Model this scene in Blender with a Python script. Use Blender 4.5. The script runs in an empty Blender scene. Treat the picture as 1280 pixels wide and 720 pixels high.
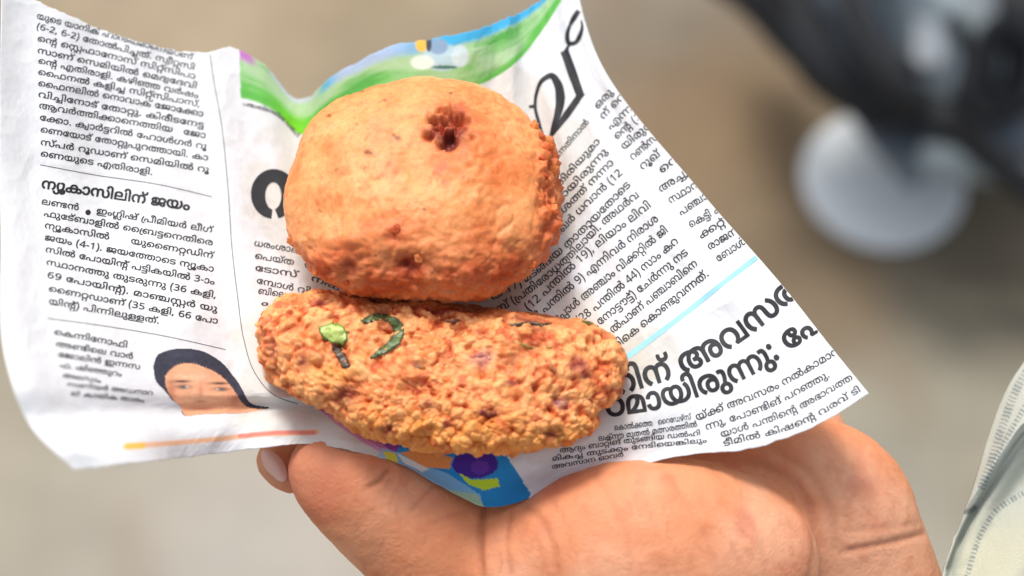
import bpy, bmesh, math
import numpy as np
from mathutils import Vector, Matrix
from mathutils.bvhtree import BVHTree
from mathutils.geometry import delaunay_2d_cdt
R = math.radians
SC = bpy.context.scene
COL = SC.collection

# ------------------------------------------------------------------ camera
LENS, DIST, PITCH = 63.0, 0.45, 60.0
cam_d = bpy.data.cameras.new('camera')
cam = bpy.data.objects.new('camera', cam_d)
COL.objects.link(cam)
cam.location = (0.0, 0.0, 1.40)
cam.rotation_euler = (R(90 - PITCH), 0, 0)
cam_d.lens = LENS; cam_d.sensor_width = 36.0
cam_d.clip_start = 0.01; cam_d.clip_end = 200
cam_d.dof.use_dof = True
cam_d.dof.focus_distance = 0.452
cam_d.dof.aperture_fstop = 6.0
SC.camera = cam
SC.render.resolution_x = 1024; SC.render.resolution_y = 576

# ------------------------------------------------------------------ light
SUN_EL, SUN_AZ = 57.0, -20.0      # azimuth measured from +Y (away from the camera) towards +X
world = bpy.data.worlds.new('World'); SC.world = world
world.use_nodes = True
nt = world.node_tree; nt.nodes.clear()
sky = nt.nodes.new('ShaderNodeTexSky'); sky.sky_type = 'NISHITA'; sky.sun_disc = False
sky.sun_elevation = R(SUN_EL); sky.sun_rotation = R(SUN_AZ)
sky.air_density = 1.0; sky.dust_density = 4.0
hs = nt.nodes.new('ShaderNodeHueSaturation'); hs.inputs['Saturation'].default_value = 0.35
bg = nt.nodes.new('ShaderNodeBackground'); bg.inputs['Strength'].default_value = 0.122
wo = nt.nodes.new('ShaderNodeOutputWorld')
nt.links.new(sky.outputs[0], hs.inputs['Color'])
nt.links.new(hs.outputs[0], bg.inputs['Color']); nt.links.new(bg.outputs[0], wo.inputs['Surface'])
sun_d = bpy.data.lights.new('sun', 'SUN'); sun_d.energy = 1.7; sun_d.angle = R(15)
sun_d.color = (1.0, 0.95, 0.88)
sun = bpy.data.objects.new('sun', sun_d); COL.objects.link(sun)
sd = Vector((math.sin(R(SUN_AZ)) * math.cos(R(SUN_EL)), math.cos(R(SUN_AZ)) * math.cos(R(SUN_EL)), math.sin(R(SUN_EL))))
sun.rotation_euler = sd.to_track_quat('Z', 'Y').to_euler(); sun.location = sd * 5
SC.view_settings.view_transform = 'Standard'; SC.view_settings.look = 'None'
SC.view_settings.gamma = 1.0; SC.view_settings.exposure = 0.52
SC.cycles.use_denoising = True

# ------------------------------------------------------------------ helpers
bpy.context.view_layer.update()
CM = np.array(Matrix.Translation(cam.location) @ cam.rotation_euler.to_matrix().to_4x4())
K = 36.0 / LENS / 1280.0          # metres per picture unit at one metre
CAMP = CM[:3, 3].copy(); RX, RY, RZ = CM[:3, 0], CM[:3, 1], CM[:3, 2]

def P(px, py, d):
    """point seen along the sight line (px, py) of the 1280x720 view at distance d along the axis"""
    px, py, d = np.broadcast_arrays(np.asarray(px, float), np.asarray(py, float), np.asarray(d, float))
    x = (px - 640) * K * d; y = -(py - 360) * K * d
    return CAMP + x[..., None] * RX + y[..., None] * RY - d[..., None] * RZ

def pix(w):
    v = np.asarray(w) - CAMP
    z = -(v @ RZ)
    return 640 + (v @ RX) / z / K, 360 - (v @ RY) / z / K, z

def G(px, py, h=0.0):
    """point on the horizontal plane z = h along a sight line"""
    q = P(px, py, 1.0) - CAMP
    return CAMP + q * ((h - CAMP[2]) / q[2])

def hsh(ix, iy, iz, s):
    n = (ix * 374761393 + iy * 668265263 + iz * 2147483647 + s * 1274126177) & 0xffffffff
    n = ((n ^ (n >> 13)) * 1274126177) & 0xffffffff
    n = (n ^ (n >> 16)) & 0xffffffff
    return n / 4294967295.0

def vnoise(p, s=0):
    i = np.floor(p).astype(np.int64); f = p - i; f = f * f * (3 - 2 * f)
    r = 0
    for a in (0, 1):
        for b in (0, 1):
            for c in (0, 1):
                w = (f[:, 0] if a else 1 - f[:, 0]) * (f[:, 1] if b else 1 - f[:, 1]) * (f[:, 2] if c else 1 - f[:, 2])
                r = r + w * hsh(i[:, 0] + a, i[:, 1] + b, i[:, 2] + c, s)
    return r * 2 - 1

def fbm(p, octv=4, s=0, gain=0.5):
    r = 0; a = 1.0; t = 0
    for k in range(octv):
        r = r + a * vnoise(p * 2 ** k, s + k * 7); t += a; a *= gain
    return r / t

def voro(p, s=0):
    """F1, F2 and the cell's random value"""
    i = np.floor(p).astype(np.int64); n = len(p)
    f1 = np.full(n, 9.0); f2 = np.full(n, 9.0); idv = np.zeros(n)
    for a in (-1, 0, 1):
        for b in (-1, 0, 1):
            for c in (-1, 0, 1):
                q = i + np.array([a, b, c])
                cx = q[:, 0] + hsh(q[:, 0], q[:, 1], q[:, 2], s + 1)
                cy = q[:, 1] + hsh(q[:, 0], q[:, 1], q[:, 2], s + 2)
                cz = q[:, 2] + hsh(q[:, 0], q[:, 1], q[:, 2], s + 3)
                d = np.sqrt((p[:, 0] - cx) ** 2 + (p[:, 1] - cy) ** 2 + (p[:, 2] - cz) ** 2)
                h = hsh(q[:, 0], q[:, 1], q[:, 2], s + 4)
                m = d < f1
                f2 = np.where(m, f1, np.minimum(f2, d)); idv = np.where(m, h, idv); f1 = np.where(m, d, f1)
    return f1, f2, idv

def lerp(a, b, t): return a + (b - a) * t
def sst(a, b, x):
    t = np.clip((x - a) / (b - a), 0, 1); return t * t * (3 - 2 * t)
def lin(r, g, b):
    c = np.array([r, g, b], float) / 255
    return np.where(c < 0.04045, c / 12.92, ((c + 0.055) / 1.055) ** 2.4)

def mesh_obj(name, verts, faces, mat, parent=None, smooth=True, col=None):
    me = bpy.data.meshes.new(name)
    if isinstance(faces, np.ndarray):
        k = faces.shape[1]
        me.vertices.add(len(verts)); me.vertices.foreach_set('co', np.asarray(verts, np.float32).ravel())
        me.loops.add(faces.size); me.loops.foreach_set('vertex_index', faces.astype(np.int32).ravel())
        me.polygons.add(len(faces)); me.polygons.foreach_set('loop_start', np.arange(0, faces.size, k, dtype=np.int32))
        me.update(calc_edges=True)
    else:
        me.from_pydata([tuple(v) for v in verts], [], faces); me.update()
    if col is not None:
        at = me.color_attributes.new('paint', 'FLOAT_COLOR', 'POINT')
        c = np.ones((len(verts), 4), np.float32); c[:, :3] = col
        at.data.foreach_set('color', c.ravel())
    if smooth: me.polygons.foreach_set('use_smooth', np.ones(len(me.polygons), bool))
    me.materials.append(mat)
    o = bpy.data.objects.new(name, me); COL.objects.link(o)
    if parent: o.parent = parent
    return o

def tag(o, label, cat, group=None):
    o['label'] = label; o['category'] = cat
    if group: o['group'] = group
    return o

def mat(name, color=(.5, .5, .5), rough=.6, attr=False, spec=.5, sss=0, sssr=(1, .4, .2), nscale=0, nbump=0, cvar=0, metal=0, trans=0, coat=0, cells=0):
    m = bpy.data.materials.new(name); m.use_nodes = True
    t = m.node_tree; b = t.nodes['Principled BSDF']
    b.inputs['Roughness'].default_value = rough; b.inputs['Metallic'].default_value = metal
    b.inputs['Specular IOR Level'].default_value = spec
    b.inputs['Coat Weight'].default_value = coat
    src = None
    if attr:
        a = t.nodes.new('ShaderNodeVertexColor'); a.layer_name = 'paint'; src = a.outputs['Color']
    else:
        a = t.nodes.new('ShaderNodeRGB'); a.outputs[0].default_value = (*color, 1); src = a.outputs[0]
    if nscale:
        tc = t.nodes.new('ShaderNodeTexCoord')
        n = t.nodes.new('ShaderNodeTexNoise'); n.inputs['Scale'].default_value = nscale; n.inputs['Detail'].default_value = 5
        t.links.new(tc.outputs['Object'], n.inputs['Vector'])
        if cvar:
            mr = t.nodes.new('ShaderNodeMapRange'); mr.inputs['To Min'].default_value = 1 - cvar; mr.inputs['To Max'].default_value = 1 + cvar
            t.links.new(n.outputs[0], mr.inputs['Value'])
            mx = t.nodes.new('ShaderNodeVectorMath'); mx.operation = 'SCALE'
            t.links.new(src, mx.inputs[0]); t.links.new(mr.outputs[0], mx.inputs['Scale']); src = mx.outputs[0]
        if nbump:
            bp = t.nodes.new('ShaderNodeBump'); bp.inputs['Strength'].default_value = 1.0; bp.inputs['Distance'].default_value = nbump
            t.links.new(n.outputs[0], bp.inputs['Height']); t.links.new(bp.outputs[0], b.inputs['Normal'])
    if cells:
        vo = t.nodes.new('ShaderNodeTexVoronoi'); vo.feature = 'DISTANCE_TO_EDGE'; vo.inputs['Scale'].default_value = cells
        nz = t.nodes.new('ShaderNodeTexNoise'); nz.inputs['Scale'].default_value = cells * .5
        mp = t.nodes.new('ShaderNodeMixRGB'); mp.inputs[0].default_value = .0012
        t.links.new(tc.outputs['Object'], nz.inputs['Vector']); t.links.new(tc.outputs['Object'], mp.inputs[1]); t.links.new(nz.outputs[1], mp.inputs[2])
        t.links.new(mp.outputs[0], vo.inputs['Vector'])
        b2 = t.nodes.new('ShaderNodeBump'); b2.inputs['Distance'].default_value = .0002; b2.inputs['Strength'].default_value = .7
        t.links.new(vo.outputs['Distance'], b2.inputs['Height']); t.links.new(bp.outputs[0], b2.inputs['Normal']); t.links.new(b2.outputs[0], b.inputs['Normal'])
    t.links.new(src, b.inputs['Base Color'])
    if sss:
        b.inputs['Subsurface Weight'].default_value = sss
        b.inputs['Subsurface Radius'].default_value = sssr; b.inputs['Subsurface Scale'].default_value = 0.004
    if trans:
        tr = t.nodes.new('ShaderNodeBsdfTranslucent'); mxs = t.nodes.new('ShaderNodeMixShader')
        mxs.inputs[0].default_value = trans; t.links.new(src, tr.inputs['Color'])
        t.links.new(b.outputs[0], mxs.inputs[1]); t.links.new(tr.outputs[0], mxs.inputs[2])
        t.links.new(mxs.outputs[0], t.nodes['Material Output'].inputs['Surface'])
    return m

def spline(xs, ys, xq):
    """monotone-ish cubic (Catmull-Rom with non-uniform tangents)"""
    xs = np.asarray(xs, float); ys = np.asarray(ys, float)
    if ys.ndim == 1: ys = ys[:, None]
    dx = np.diff(xs)[:, None]; sl = np.diff(ys, axis=0) / dx
    t = np.vstack([sl[:1], (sl[:-1] * dx[1:] + sl[1:] * dx[:-1]) / (dx[1:] + dx[:-1]), sl[-1:]])
    i = np.clip(np.searchsorted(xs, xq, side='right') - 1, 0, len(xs) - 2)
    h = dx[i]; u = ((xq - xs[i])[:, None]) / h
    return ((2 * u**3 - 3 * u**2 + 1) * ys[i] + (u**3 - 2 * u**2 + u) * h * t[i]
            + (-2 * u**3 + 3 * u**2) * ys[i + 1] + (u**3 - u**2) * h * t[i + 1])

def curve_pts(pts, n):
    pts = np.asarray(pts, float); s = np.r_[0, np.cumsum(np.linalg.norm(np.diff(pts, axis=0), axis=1))]
    return spline(s, pts, np.linspace(0, s[-1], n))

def tube_mesh(pts, rad, seg=12, caps=True):
    pts = np.asarray(pts, float); rad = np.asarray(rad, float) * np.ones(len(pts))
    V = []; up = None
    for i, p in enumerate(pts):
        d = pts[min(i + 1, len(pts) - 1)] - pts[max(i - 1, 0)]; d /= np.linalg.norm(d) + 1e-12
        if up is None: up = np.cross(d, [0.3, 0.5, 0.81]); up /= np.linalg.norm(up)
        up = up - d * (up @ d); up /= np.linalg.norm(up); s = np.cross(d, up)
        for k in range(seg):
            a = 2 * math.pi * k / seg; V.append(p + rad[i] * (math.cos(a) * up + math.sin(a) * s))
    F = []
    for i in range(len(pts) - 1):
        for k in range(seg):
            a = i * seg + k; b = i * seg + (k + 1) % seg
            F.append((a, b, b + seg, a + seg))
    if caps:
        F.append(tuple(range(seg))[::-1]); F.append(tuple((len(pts) - 1) * seg + k for k in range(seg)))
    return V, F

_bm = bmesh.new(); bmesh.ops.create_icosphere(_bm, subdivisions=7, radius=1.0)
_me = bpy.data.meshes.new('tmp'); _bm.to_mesh(_me); _bm.free()
ICO = np.zeros(len(_me.vertices) * 3, np.float32); _me.vertices.foreach_get('co', ICO); ICO = ICO.reshape(-1, 3).astype(float)
ICOF = np.zeros(len(_me.polygons) * 3, np.int32); _me.loops.foreach_get('vertex_index', ICOF); ICOF = ICOF.reshape(-1, 3)
bpy.data.meshes.remove(_me)

# ------------------------------------------------------------------ the ground
m_ground = mat('dusty_ground', attr=True, rough=.95, spec=.1, nscale=18, nbump=.004, cvar=.12)
gn = 260
gx = np.concatenate([np.linspace(-60, -2.5, 20)[:-1], np.linspace(-2.5, 2.5, gn), np.linspace(2.5, 60, 20)[1:]])
gy = np.concatenate([np.linspace(-60, -1.0, 20)[:-1], np.linspace(-1.0, 4.0, gn), np.linspace(4.0, 60, 20)[1:]])
GX, GY = np.meshgrid(gx, gy); gp = np.stack([GX.ravel(), GY.ravel(), np.zeros(GX.size)], 1)
base = lin(168, 156, 136) * np.ones((len(gp), 1))
def blotch(c, px, py, r, col, a, asp=1.0, rot=0.0):
    q = G(px, py); dx = gp[:, 0] - q[0]; dy = gp[:, 1] - q[1]
    cr, sr = math.cos(rot), math.sin(rot)
    u = (dx * cr + dy * sr) / (r * asp); v = (-dx * sr + dy * cr) / r
    w = a * np.exp(-(u * u + v * v)) * (1 + .25 * fbm(gp * 6 + 3.1, 3, 5))
    return lerp(c, col, np.clip(w, 0, 1)[:, None])
base = blotch(base, 60, 640, .40, lin(168, 160, 136), .8)
base = blotch(base, 330, 640, .26, lin(196, 190, 180), .9)
base = blotch(base, 520, 60, .28, lin(176, 158, 126), .8, 1.6)
base = blotch(base, 250, 30, .2, lin(184, 166, 142), .6)
base = blotch(base, 860, 130, .22, lin(150, 134, 116), .8)
base = blotch(base, 930, 50, .10, lin(124, 100, 74), .9)
base = blotch(base, 780, 60, .12, lin(128, 126, 120), .7, 2.0, .5)
base = blotch(base, 960, 260, .16, lin(172, 146, 110), .7)
base = blotch(base, 1090, 380, .20, lin(164, 148, 126), .7, 2.0)
base = blotch(base, 1150, 520, .24, lin(160, 154, 134), .8)
base = blotch(base, 1100, 660, .2, lin(190, 186, 172), .7)
base = blotch(base, 1240, 330, .12, lin(92, 84, 70), .6)
base = base * (.74 + .16 * fbm(gp * 3.3, 4, 9) + .12 * fbm(gp * 14, 3, 10))[:, None]
base = lerp(base, lin(120, 96, 70), (.5 * sst(.1, .5, fbm(gp * np.array([5, 2.5, 1]) + 9, 3, 11)))[:, None])
ny, nx = GX.shape
ii = np.arange(ny * nx).reshape(ny, nx)
gf = np.stack([ii[:-1, :-1], ii[:-1, 1:], ii[1:, 1:], ii[1:, :-1]], -1).reshape(-1, 4)
gp[:, 2] = .004 * fbm(gp * 7, 3, 2) * (np.abs(gp[:, 0]) < 3)
ground = mesh_obj('ground', gp, gf, m_ground, col=base); ground['kind'] = 'structure'

# ------------------------------------------------------------------ the newspaper sheet
m_paper = mat('newsprint', attr=True, rough=.75, spec=.25, trans=.12, nscale=900, nbump=.00003, cvar=.025)
m_ink = mat('black_ink', color=(.018, .019, .024), rough=.6, spec=.3)
ROWS = {
 0.0: [(0,2,-22),(1,110,30),(2.4,250,66),(3,298,61),(3.35,332,82),(3.7,366,122),(3.95,386,121),(4.3,412,98),(4.8,480,62),(5.4,530,50),(6,585,40),(7,635,22),(8.5,676,0),(10,712,-45)],
 .25: [(0,0,130),(1,90,150),(2.4,262,180),(3,310,195),(3.7,370,235),(4.8,480,230),(6,590,180),(7.5,665,140),(9,725,100),(10,757,90)],
 .5:  [(0,1,290),(1,90,300),(2.4,272,335),(3,318,345),(3.7,380,362),(4.8,480,380),(6,620,378),(7.5,720,330),(9,810,268),(10,873,236)],
 .75: [(0,8,455),(1,90,460),(2.4,280,480),(3,330,487),(3.7,400,492),(4.8,510,512),(6,650,500),(7.5,790,460),(9,910,395),(10,984,364)],
 .88: [(0,38,532),(1,115,523),(2.4,290,514),(3,345,510),(3.7,408,512),(4.8,510,550),(6,660,566),(7.5,820,516),(9,960,455),(10,1036,430)],
 1.0: [(0,92,587),(1,170,578),(2.4,262,568),(3,320,560),(3.8,400,556),(4.3,450,566),(4.8,500,580),(5.4,560,612),(5.85,606,633),(6.6,700,610),(7.6,830,574),(8.8,960,555),(9.4,1030,527),(10,1086,492)],
}
NU, NV = 680, 380
uq = np.linspace(0, 10, NU); vq = np.linspace(0, 1, NV)
rk = sorted(ROWS); rowpts = np.stack([spline([a[0] for a in ROWS[k]], [a[1:] for a in ROWS[k]], uq) for k in rk])
PXY = spline(rk, rowpts.reshape(len(rk), -1), vq).reshape(NV, NU, 2)
# small irregularities of the torn edges
_e = np.stack([uq * 9, 0 * uq, 0 * uq], 1)
tear = fbm(_e, 4, 31) * 2.2
for r_ in range(14):
    PXY[r_, :, 1] += tear * (1 - r_ / 14) ** 2
    PXY[NV - 1 - r_, :, 1] += .6 * tear * (1 - r_ / 14) ** 2
X, Y = PXY[..., 0], PXY[..., 1]; VV = np.repeat(vq[:, None], NU, 1); UU = np.repeat(uq[None], NV, 0)
def paper_depth(X, Y, U, V):
    d = .466 - .45 * K * DIST * (Y - 300)
    d = d - .030 * (np.clip((310 - X) / 310, 0, 1.3)) ** 1.7
    d = d - .012 * np.clip((X - 560) / 520, 0, 1.2) ** 1.3
    d = d + .009 * np.exp(-((U - 3.8) / .55) ** 2) * (1 - V) ** 2          # the sharp fold at the top edge
    d = d - .008 * np.exp(-((U - 6.2) / 1.3) ** 2) * (1 - V) ** 3
    d = d + .004 * np.exp(-(((X - 540) / 170) ** 2 + ((Y - 330) / 170) ** 2))  # sagging under the food
    d = d + .0045 * np.exp(-((V - .87) / .05) ** 2) * sst(4.6, 2.6, U)     # crease above the curled lower edge
    d = d + .006 * np.exp(-((V - .98) / .06) ** 2) * np.exp(-((U - 5.9) / .8) ** 2)
    d = d + .007 * sst(.86, 1.0, V) * np.exp(-((U - 6.9) / .9) ** 2)
    d = d + .0010 * np.sin(U * 3.1 + 2 * V) * np.cos(V * 4.2 + U) + .0006 * np.sin(U * 7 - 5 * V)
    return d
D = paper_depth(X, Y, UU, VV)
_q = np.stack([UU.ravel() * 1.1, VV.ravel() * 6, 0 * UU.ravel()], 1)
D = D + (.0007 * fbm(_q, 3, 12)).reshape(NV, NU)
# the print's flat colours
def band_lo(x):   # lower boundary of the green picture strip
    return np.interp(x, [296, 320, 345, 372, 420, 480, 560, 612, 655, 680, 705], [121, 127, 140, 166, 152, 132, 112, 101, 68, 35, 0])
def band_lo(x):
    k = [296, 320, 345, 372, 420, 480, 560, 612, 655, 680, 705]
    return spline(k, [121, 127, 140, 166, 152, 134, 115, 100, 68, 35, -4], np.clip(np.asarray(x).ravel(), 296, 705))[:, 0].reshape(np.shape(x))
def band_hi(x):
    top = PXY[0]; o = np.argsort(top[:, 0]); return np.interp(x, top[o, 0], top[o, 1])
pc = np.ones((NV, NU, 3)) * lin(232, 235, 239)
cast = fbm(np.stack([X.ravel() / 130, Y.ravel() / 130, 0 * X.ravel()], 1), 3, 44).reshape(NV, NU)
pc *= 1 + .035 * cast[..., None]
_r = vnoise(np.stack([UU.ravel() * 26, np.floor(VV.ravel() * 46), 0 * UU.ravel()], 1), 77).reshape(NV, NU) * sst(-.3, .3, np.sin(VV * 46 * 2 * math.pi))
pc *= (1 - .035 * sst(-.2, .3, _r))[..., None]                       # the print of the other side showing through
lo, hi = band_lo(X), band_hi(X)
t = (Y - hi) / np.maximum(lo - hi, 8)
st = fbm(np.stack([t.ravel() * 5 + .5 * np.sin(X.ravel() / 60), X.ravel() / 90, 0 * t.ravel()], 1), 4, 3).reshape(NV, NU)
g1, g2, g3 = lin(104, 190, 84), lin(178, 212, 166), lin(84, 168, 84)
gc = lerp(g2, g1, sst(-.35, .35, st + 1.1 * (t - .55))[..., None]); gc = lerp(gc, g3, (sst(.1, .6, st) * .6)[..., None])
blue = lin(70, 178, 226); bl = sst(.26, .12, t + .05 * st) * sst(392, 412, X)
pale = lin(176, 198, 232); gc = lerp(gc, lerp(blue, pale, sst(560, 470, X)[..., None] * sst(400, 430, X)[..., None]), bl[..., None])
gc = lerp(gc, lin(196, 208, 220), (sst(.2, .05, t) * sst(402, 385, X) * sst(330, 345, X))[..., None])
gc = lerp(gc, lin(190, 120, 190), (sst(.28, .10, t) * sst(325, 310, X))[..., None])
gc = lerp(gc, lin(120, 214, 40), (np.exp(-((X - 372) / 26) ** 2) * sst(.35, .8, t))[..., None])
# pale cartoon-like cloud shapes and a yellow dab inside the strip
for cx, cy, rx_, ry_, cc in [(553, 72, 24, 17, lin(186, 214, 226)), (575, 70, 11, 14, lin(206, 226, 232)), (528, 78, 15, 9, lin(224, 236, 228)), (548, 58, 12, 10, lin(140, 168, 196)), (527, 56, 8, 9, lin(238, 190, 84)), (536, 55, 3.5, 10, lin(70, 80, 90)), (556, 84, 16, 2.2, lin(70, 120, 110))]:
    w = sst(1.15, .85, np.sqrt(((X - cx) / rx_) ** 2 + ((Y - cy) / ry_) ** 2))
    gc = lerp(gc, cc, w[..., None])
mb = sst(1.02, .99, t) * (X > 299 + .03 * (Y - 60)) * (X < 706) * (V_ok := (VV < .3))
pc = lerp(pc, gc, (mb * V_ok)[..., None])
# grease soaked into the paper around the food
_g = fbm(np.stack([X.ravel() / 38, Y.ravel() / 38, 0 * X.ravel()], 1), 3, 55).reshape(NV, NU)
for gx_, gy_, ga_, gb_ in [(532, 240, 215, 180), (550, 470, 275, 136), (812, 440, 40, 34)]:
    q_ = np.sqrt(((X - gx_) / ga_) ** 2 + ((Y - gy_) / gb_) ** 2) + .16 * _g
    pc = lerp(pc, pc * np.array([.86, .82, .74]), (.75 * sst(1.02, .94, q_))[..., None])
# coloured advertisement along the lower edge
def inpoly(X, Y, poly):
    poly = np.asarray(poly, float); r = np.zeros(X.shape, bool); n = len(poly)
    for i in range(n):
        x1, y1 = poly[i]; x2, y2 = poly[(i + 1) % n]
        c = (y1 > Y) != (y2 > Y)
        r ^= c & (X < (x2 - x1) * (Y - y1) / (y2 - y1 + 1e-9) + x1)
    return r
def paint(poly, c, a=1.0):
    m = inpoly(X, Y, poly) & (VV > .7)
    pc[m] = lerp(pc[m], c, a)
paint([(430, 505), (480, 540), (560, 560), (627, 560), (664, 618), (640, 660), (560, 650), (500, 590), (470, 555)], lin(40, 142, 208))
paint([(396, 503), (440, 515), (500, 556), (496, 566), (462, 552), (428, 526), (398, 512)], lin(150, 70, 160))
paint([(396, 509), (430, 524), (470, 549), (492, 566), (484, 570), (452, 552), (420, 530)], lin(224, 140, 190), .8)
paint([(478, 560), (500, 566), (520, 578), (560, 592), (600, 618), (606, 640), (560, 622), (510, 590), (470, 572)], lin(150, 200, 232), .7)
paint([(478, 564), (494, 566), (498, 578), (486, 578)], lin(226, 220, 80))
paint([(500, 566), (520, 562), (566, 572), (562, 586), (530, 584)], lin(236, 150, 80))
paint([(496, 566), (512, 574), (536, 586), (528, 590), (504, 578)], lin(240, 240, 230), .8)
th = np.linspace(0, 2 * math.pi, 24)
paint([(594 + 29 * math.cos(a), 580 + 18 * math.sin(a)) for a in th], lin(74, 40, 150))
paint([(600 + 12 * math.cos(a), 584 + 9 * math.sin(a)) for a in th], lin(120, 66, 180), .5)
paint([(572, 590), (590, 600), (622, 598), (625, 608), (604, 613), (586, 606)], lin(196, 222, 50))
paint([(560, 612), (596, 618), (606, 634), (580, 630)], lin(190, 210, 120), .6)
# coloured rules printed near the curled lower edge on the left
def stroke_paint(pts, w, c, a=1.0, soft=1.5):
    global pc
    pts = curve_pts(pts, 60); dm = np.full(X.shape, 1e9)
    for p0 in pts: dm = np.minimum(dm, (X - p0[0]) ** 2 + (Y - p0[1]) ** 2)
    pc = lerp(pc, c, (a * sst(w + soft, w - soft, np.sqrt(dm)))[..., None])
stroke_paint([(160, 558), (250, 551), (330, 543), (395, 540)], 3.4, lin(240, 180, 130), .85)
stroke_paint([(300, 545), (345, 541), (392, 541)], 2.6, lin(226, 120, 116), .8)
stroke_paint([(158, 558), (178, 557)], 4, lin(236, 196, 70), .9)
_w = np.stack([UU.ravel() * 1.6 + VV.ravel() * 2, VV.ravel() * 9, 0 * UU.ravel()], 1)
D = D + (.0005 * np.abs(vnoise(_w, 91)) ** .7 + .00022 * np.abs(vnoise(_w * 2.7, 92)) + .00005 * vnoise(_w * 14, 93)).reshape(NV, NU)   # crumples
D = D - .034 * sst(.35, .98, VV) * sst(3.0, .5, UU)
pv = P(X, Y, D).reshape(-1, 3)
pi_ = np.arange(NV * NU).reshape(NV, NU)
pf = np.stack([pi_[:-1, :-1], pi_[1:, :-1], pi_[1:, 1:], pi_[:-1, 1:]], -1).reshape(-1, 4)
paper = mesh_obj('newspaper_sheet', pv, pf, m_paper, col=pc.reshape(-1, 3))
sol = paper.modifiers.new('thickness', 'SOLIDIFY'); sol.thickness = .00012; sol.offset = -1
tag(paper, 'torn newspaper sheet with Malayalam columns and a green strip, held open on the palm', 'newspaper')
cs = (slice(None, None, 4), slice(None, None, 4))
Pc = P(X[cs], Y[cs], D[cs]); cn = Pc.shape[:2]; ci = np.arange(cn[0] * cn[1]).reshape(cn)
cf = np.stack([ci[:-1, :-1], ci[1:, :-1], ci[1:, 1:], ci[:-1, 1:]], -1).reshape(-1, 4)
# exact interpolation of a print position (given where it is seen) onto the sheet: dense lookup + ray cast
BV = BVHTree.FromPolygons([tuple(v) for v in pv], [tuple(f) for f in pf.tolist()], all_triangles=False)
def on_paper(px, py, lift):
    q = P(px, py, 1.0) - CAMP; out = np.full(q.shape, np.nan); o = Vector(CAMP)
    for k in range(len(q)):
        dr = Vector(q[k]).normalized(); h = BV.ray_cast(o, dr)
        if h[0] is not None:
            n = h[1] if h[1].dot(dr) < 0 else -h[1]
            out[k] = h[0] + n * lift
    return out

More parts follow.
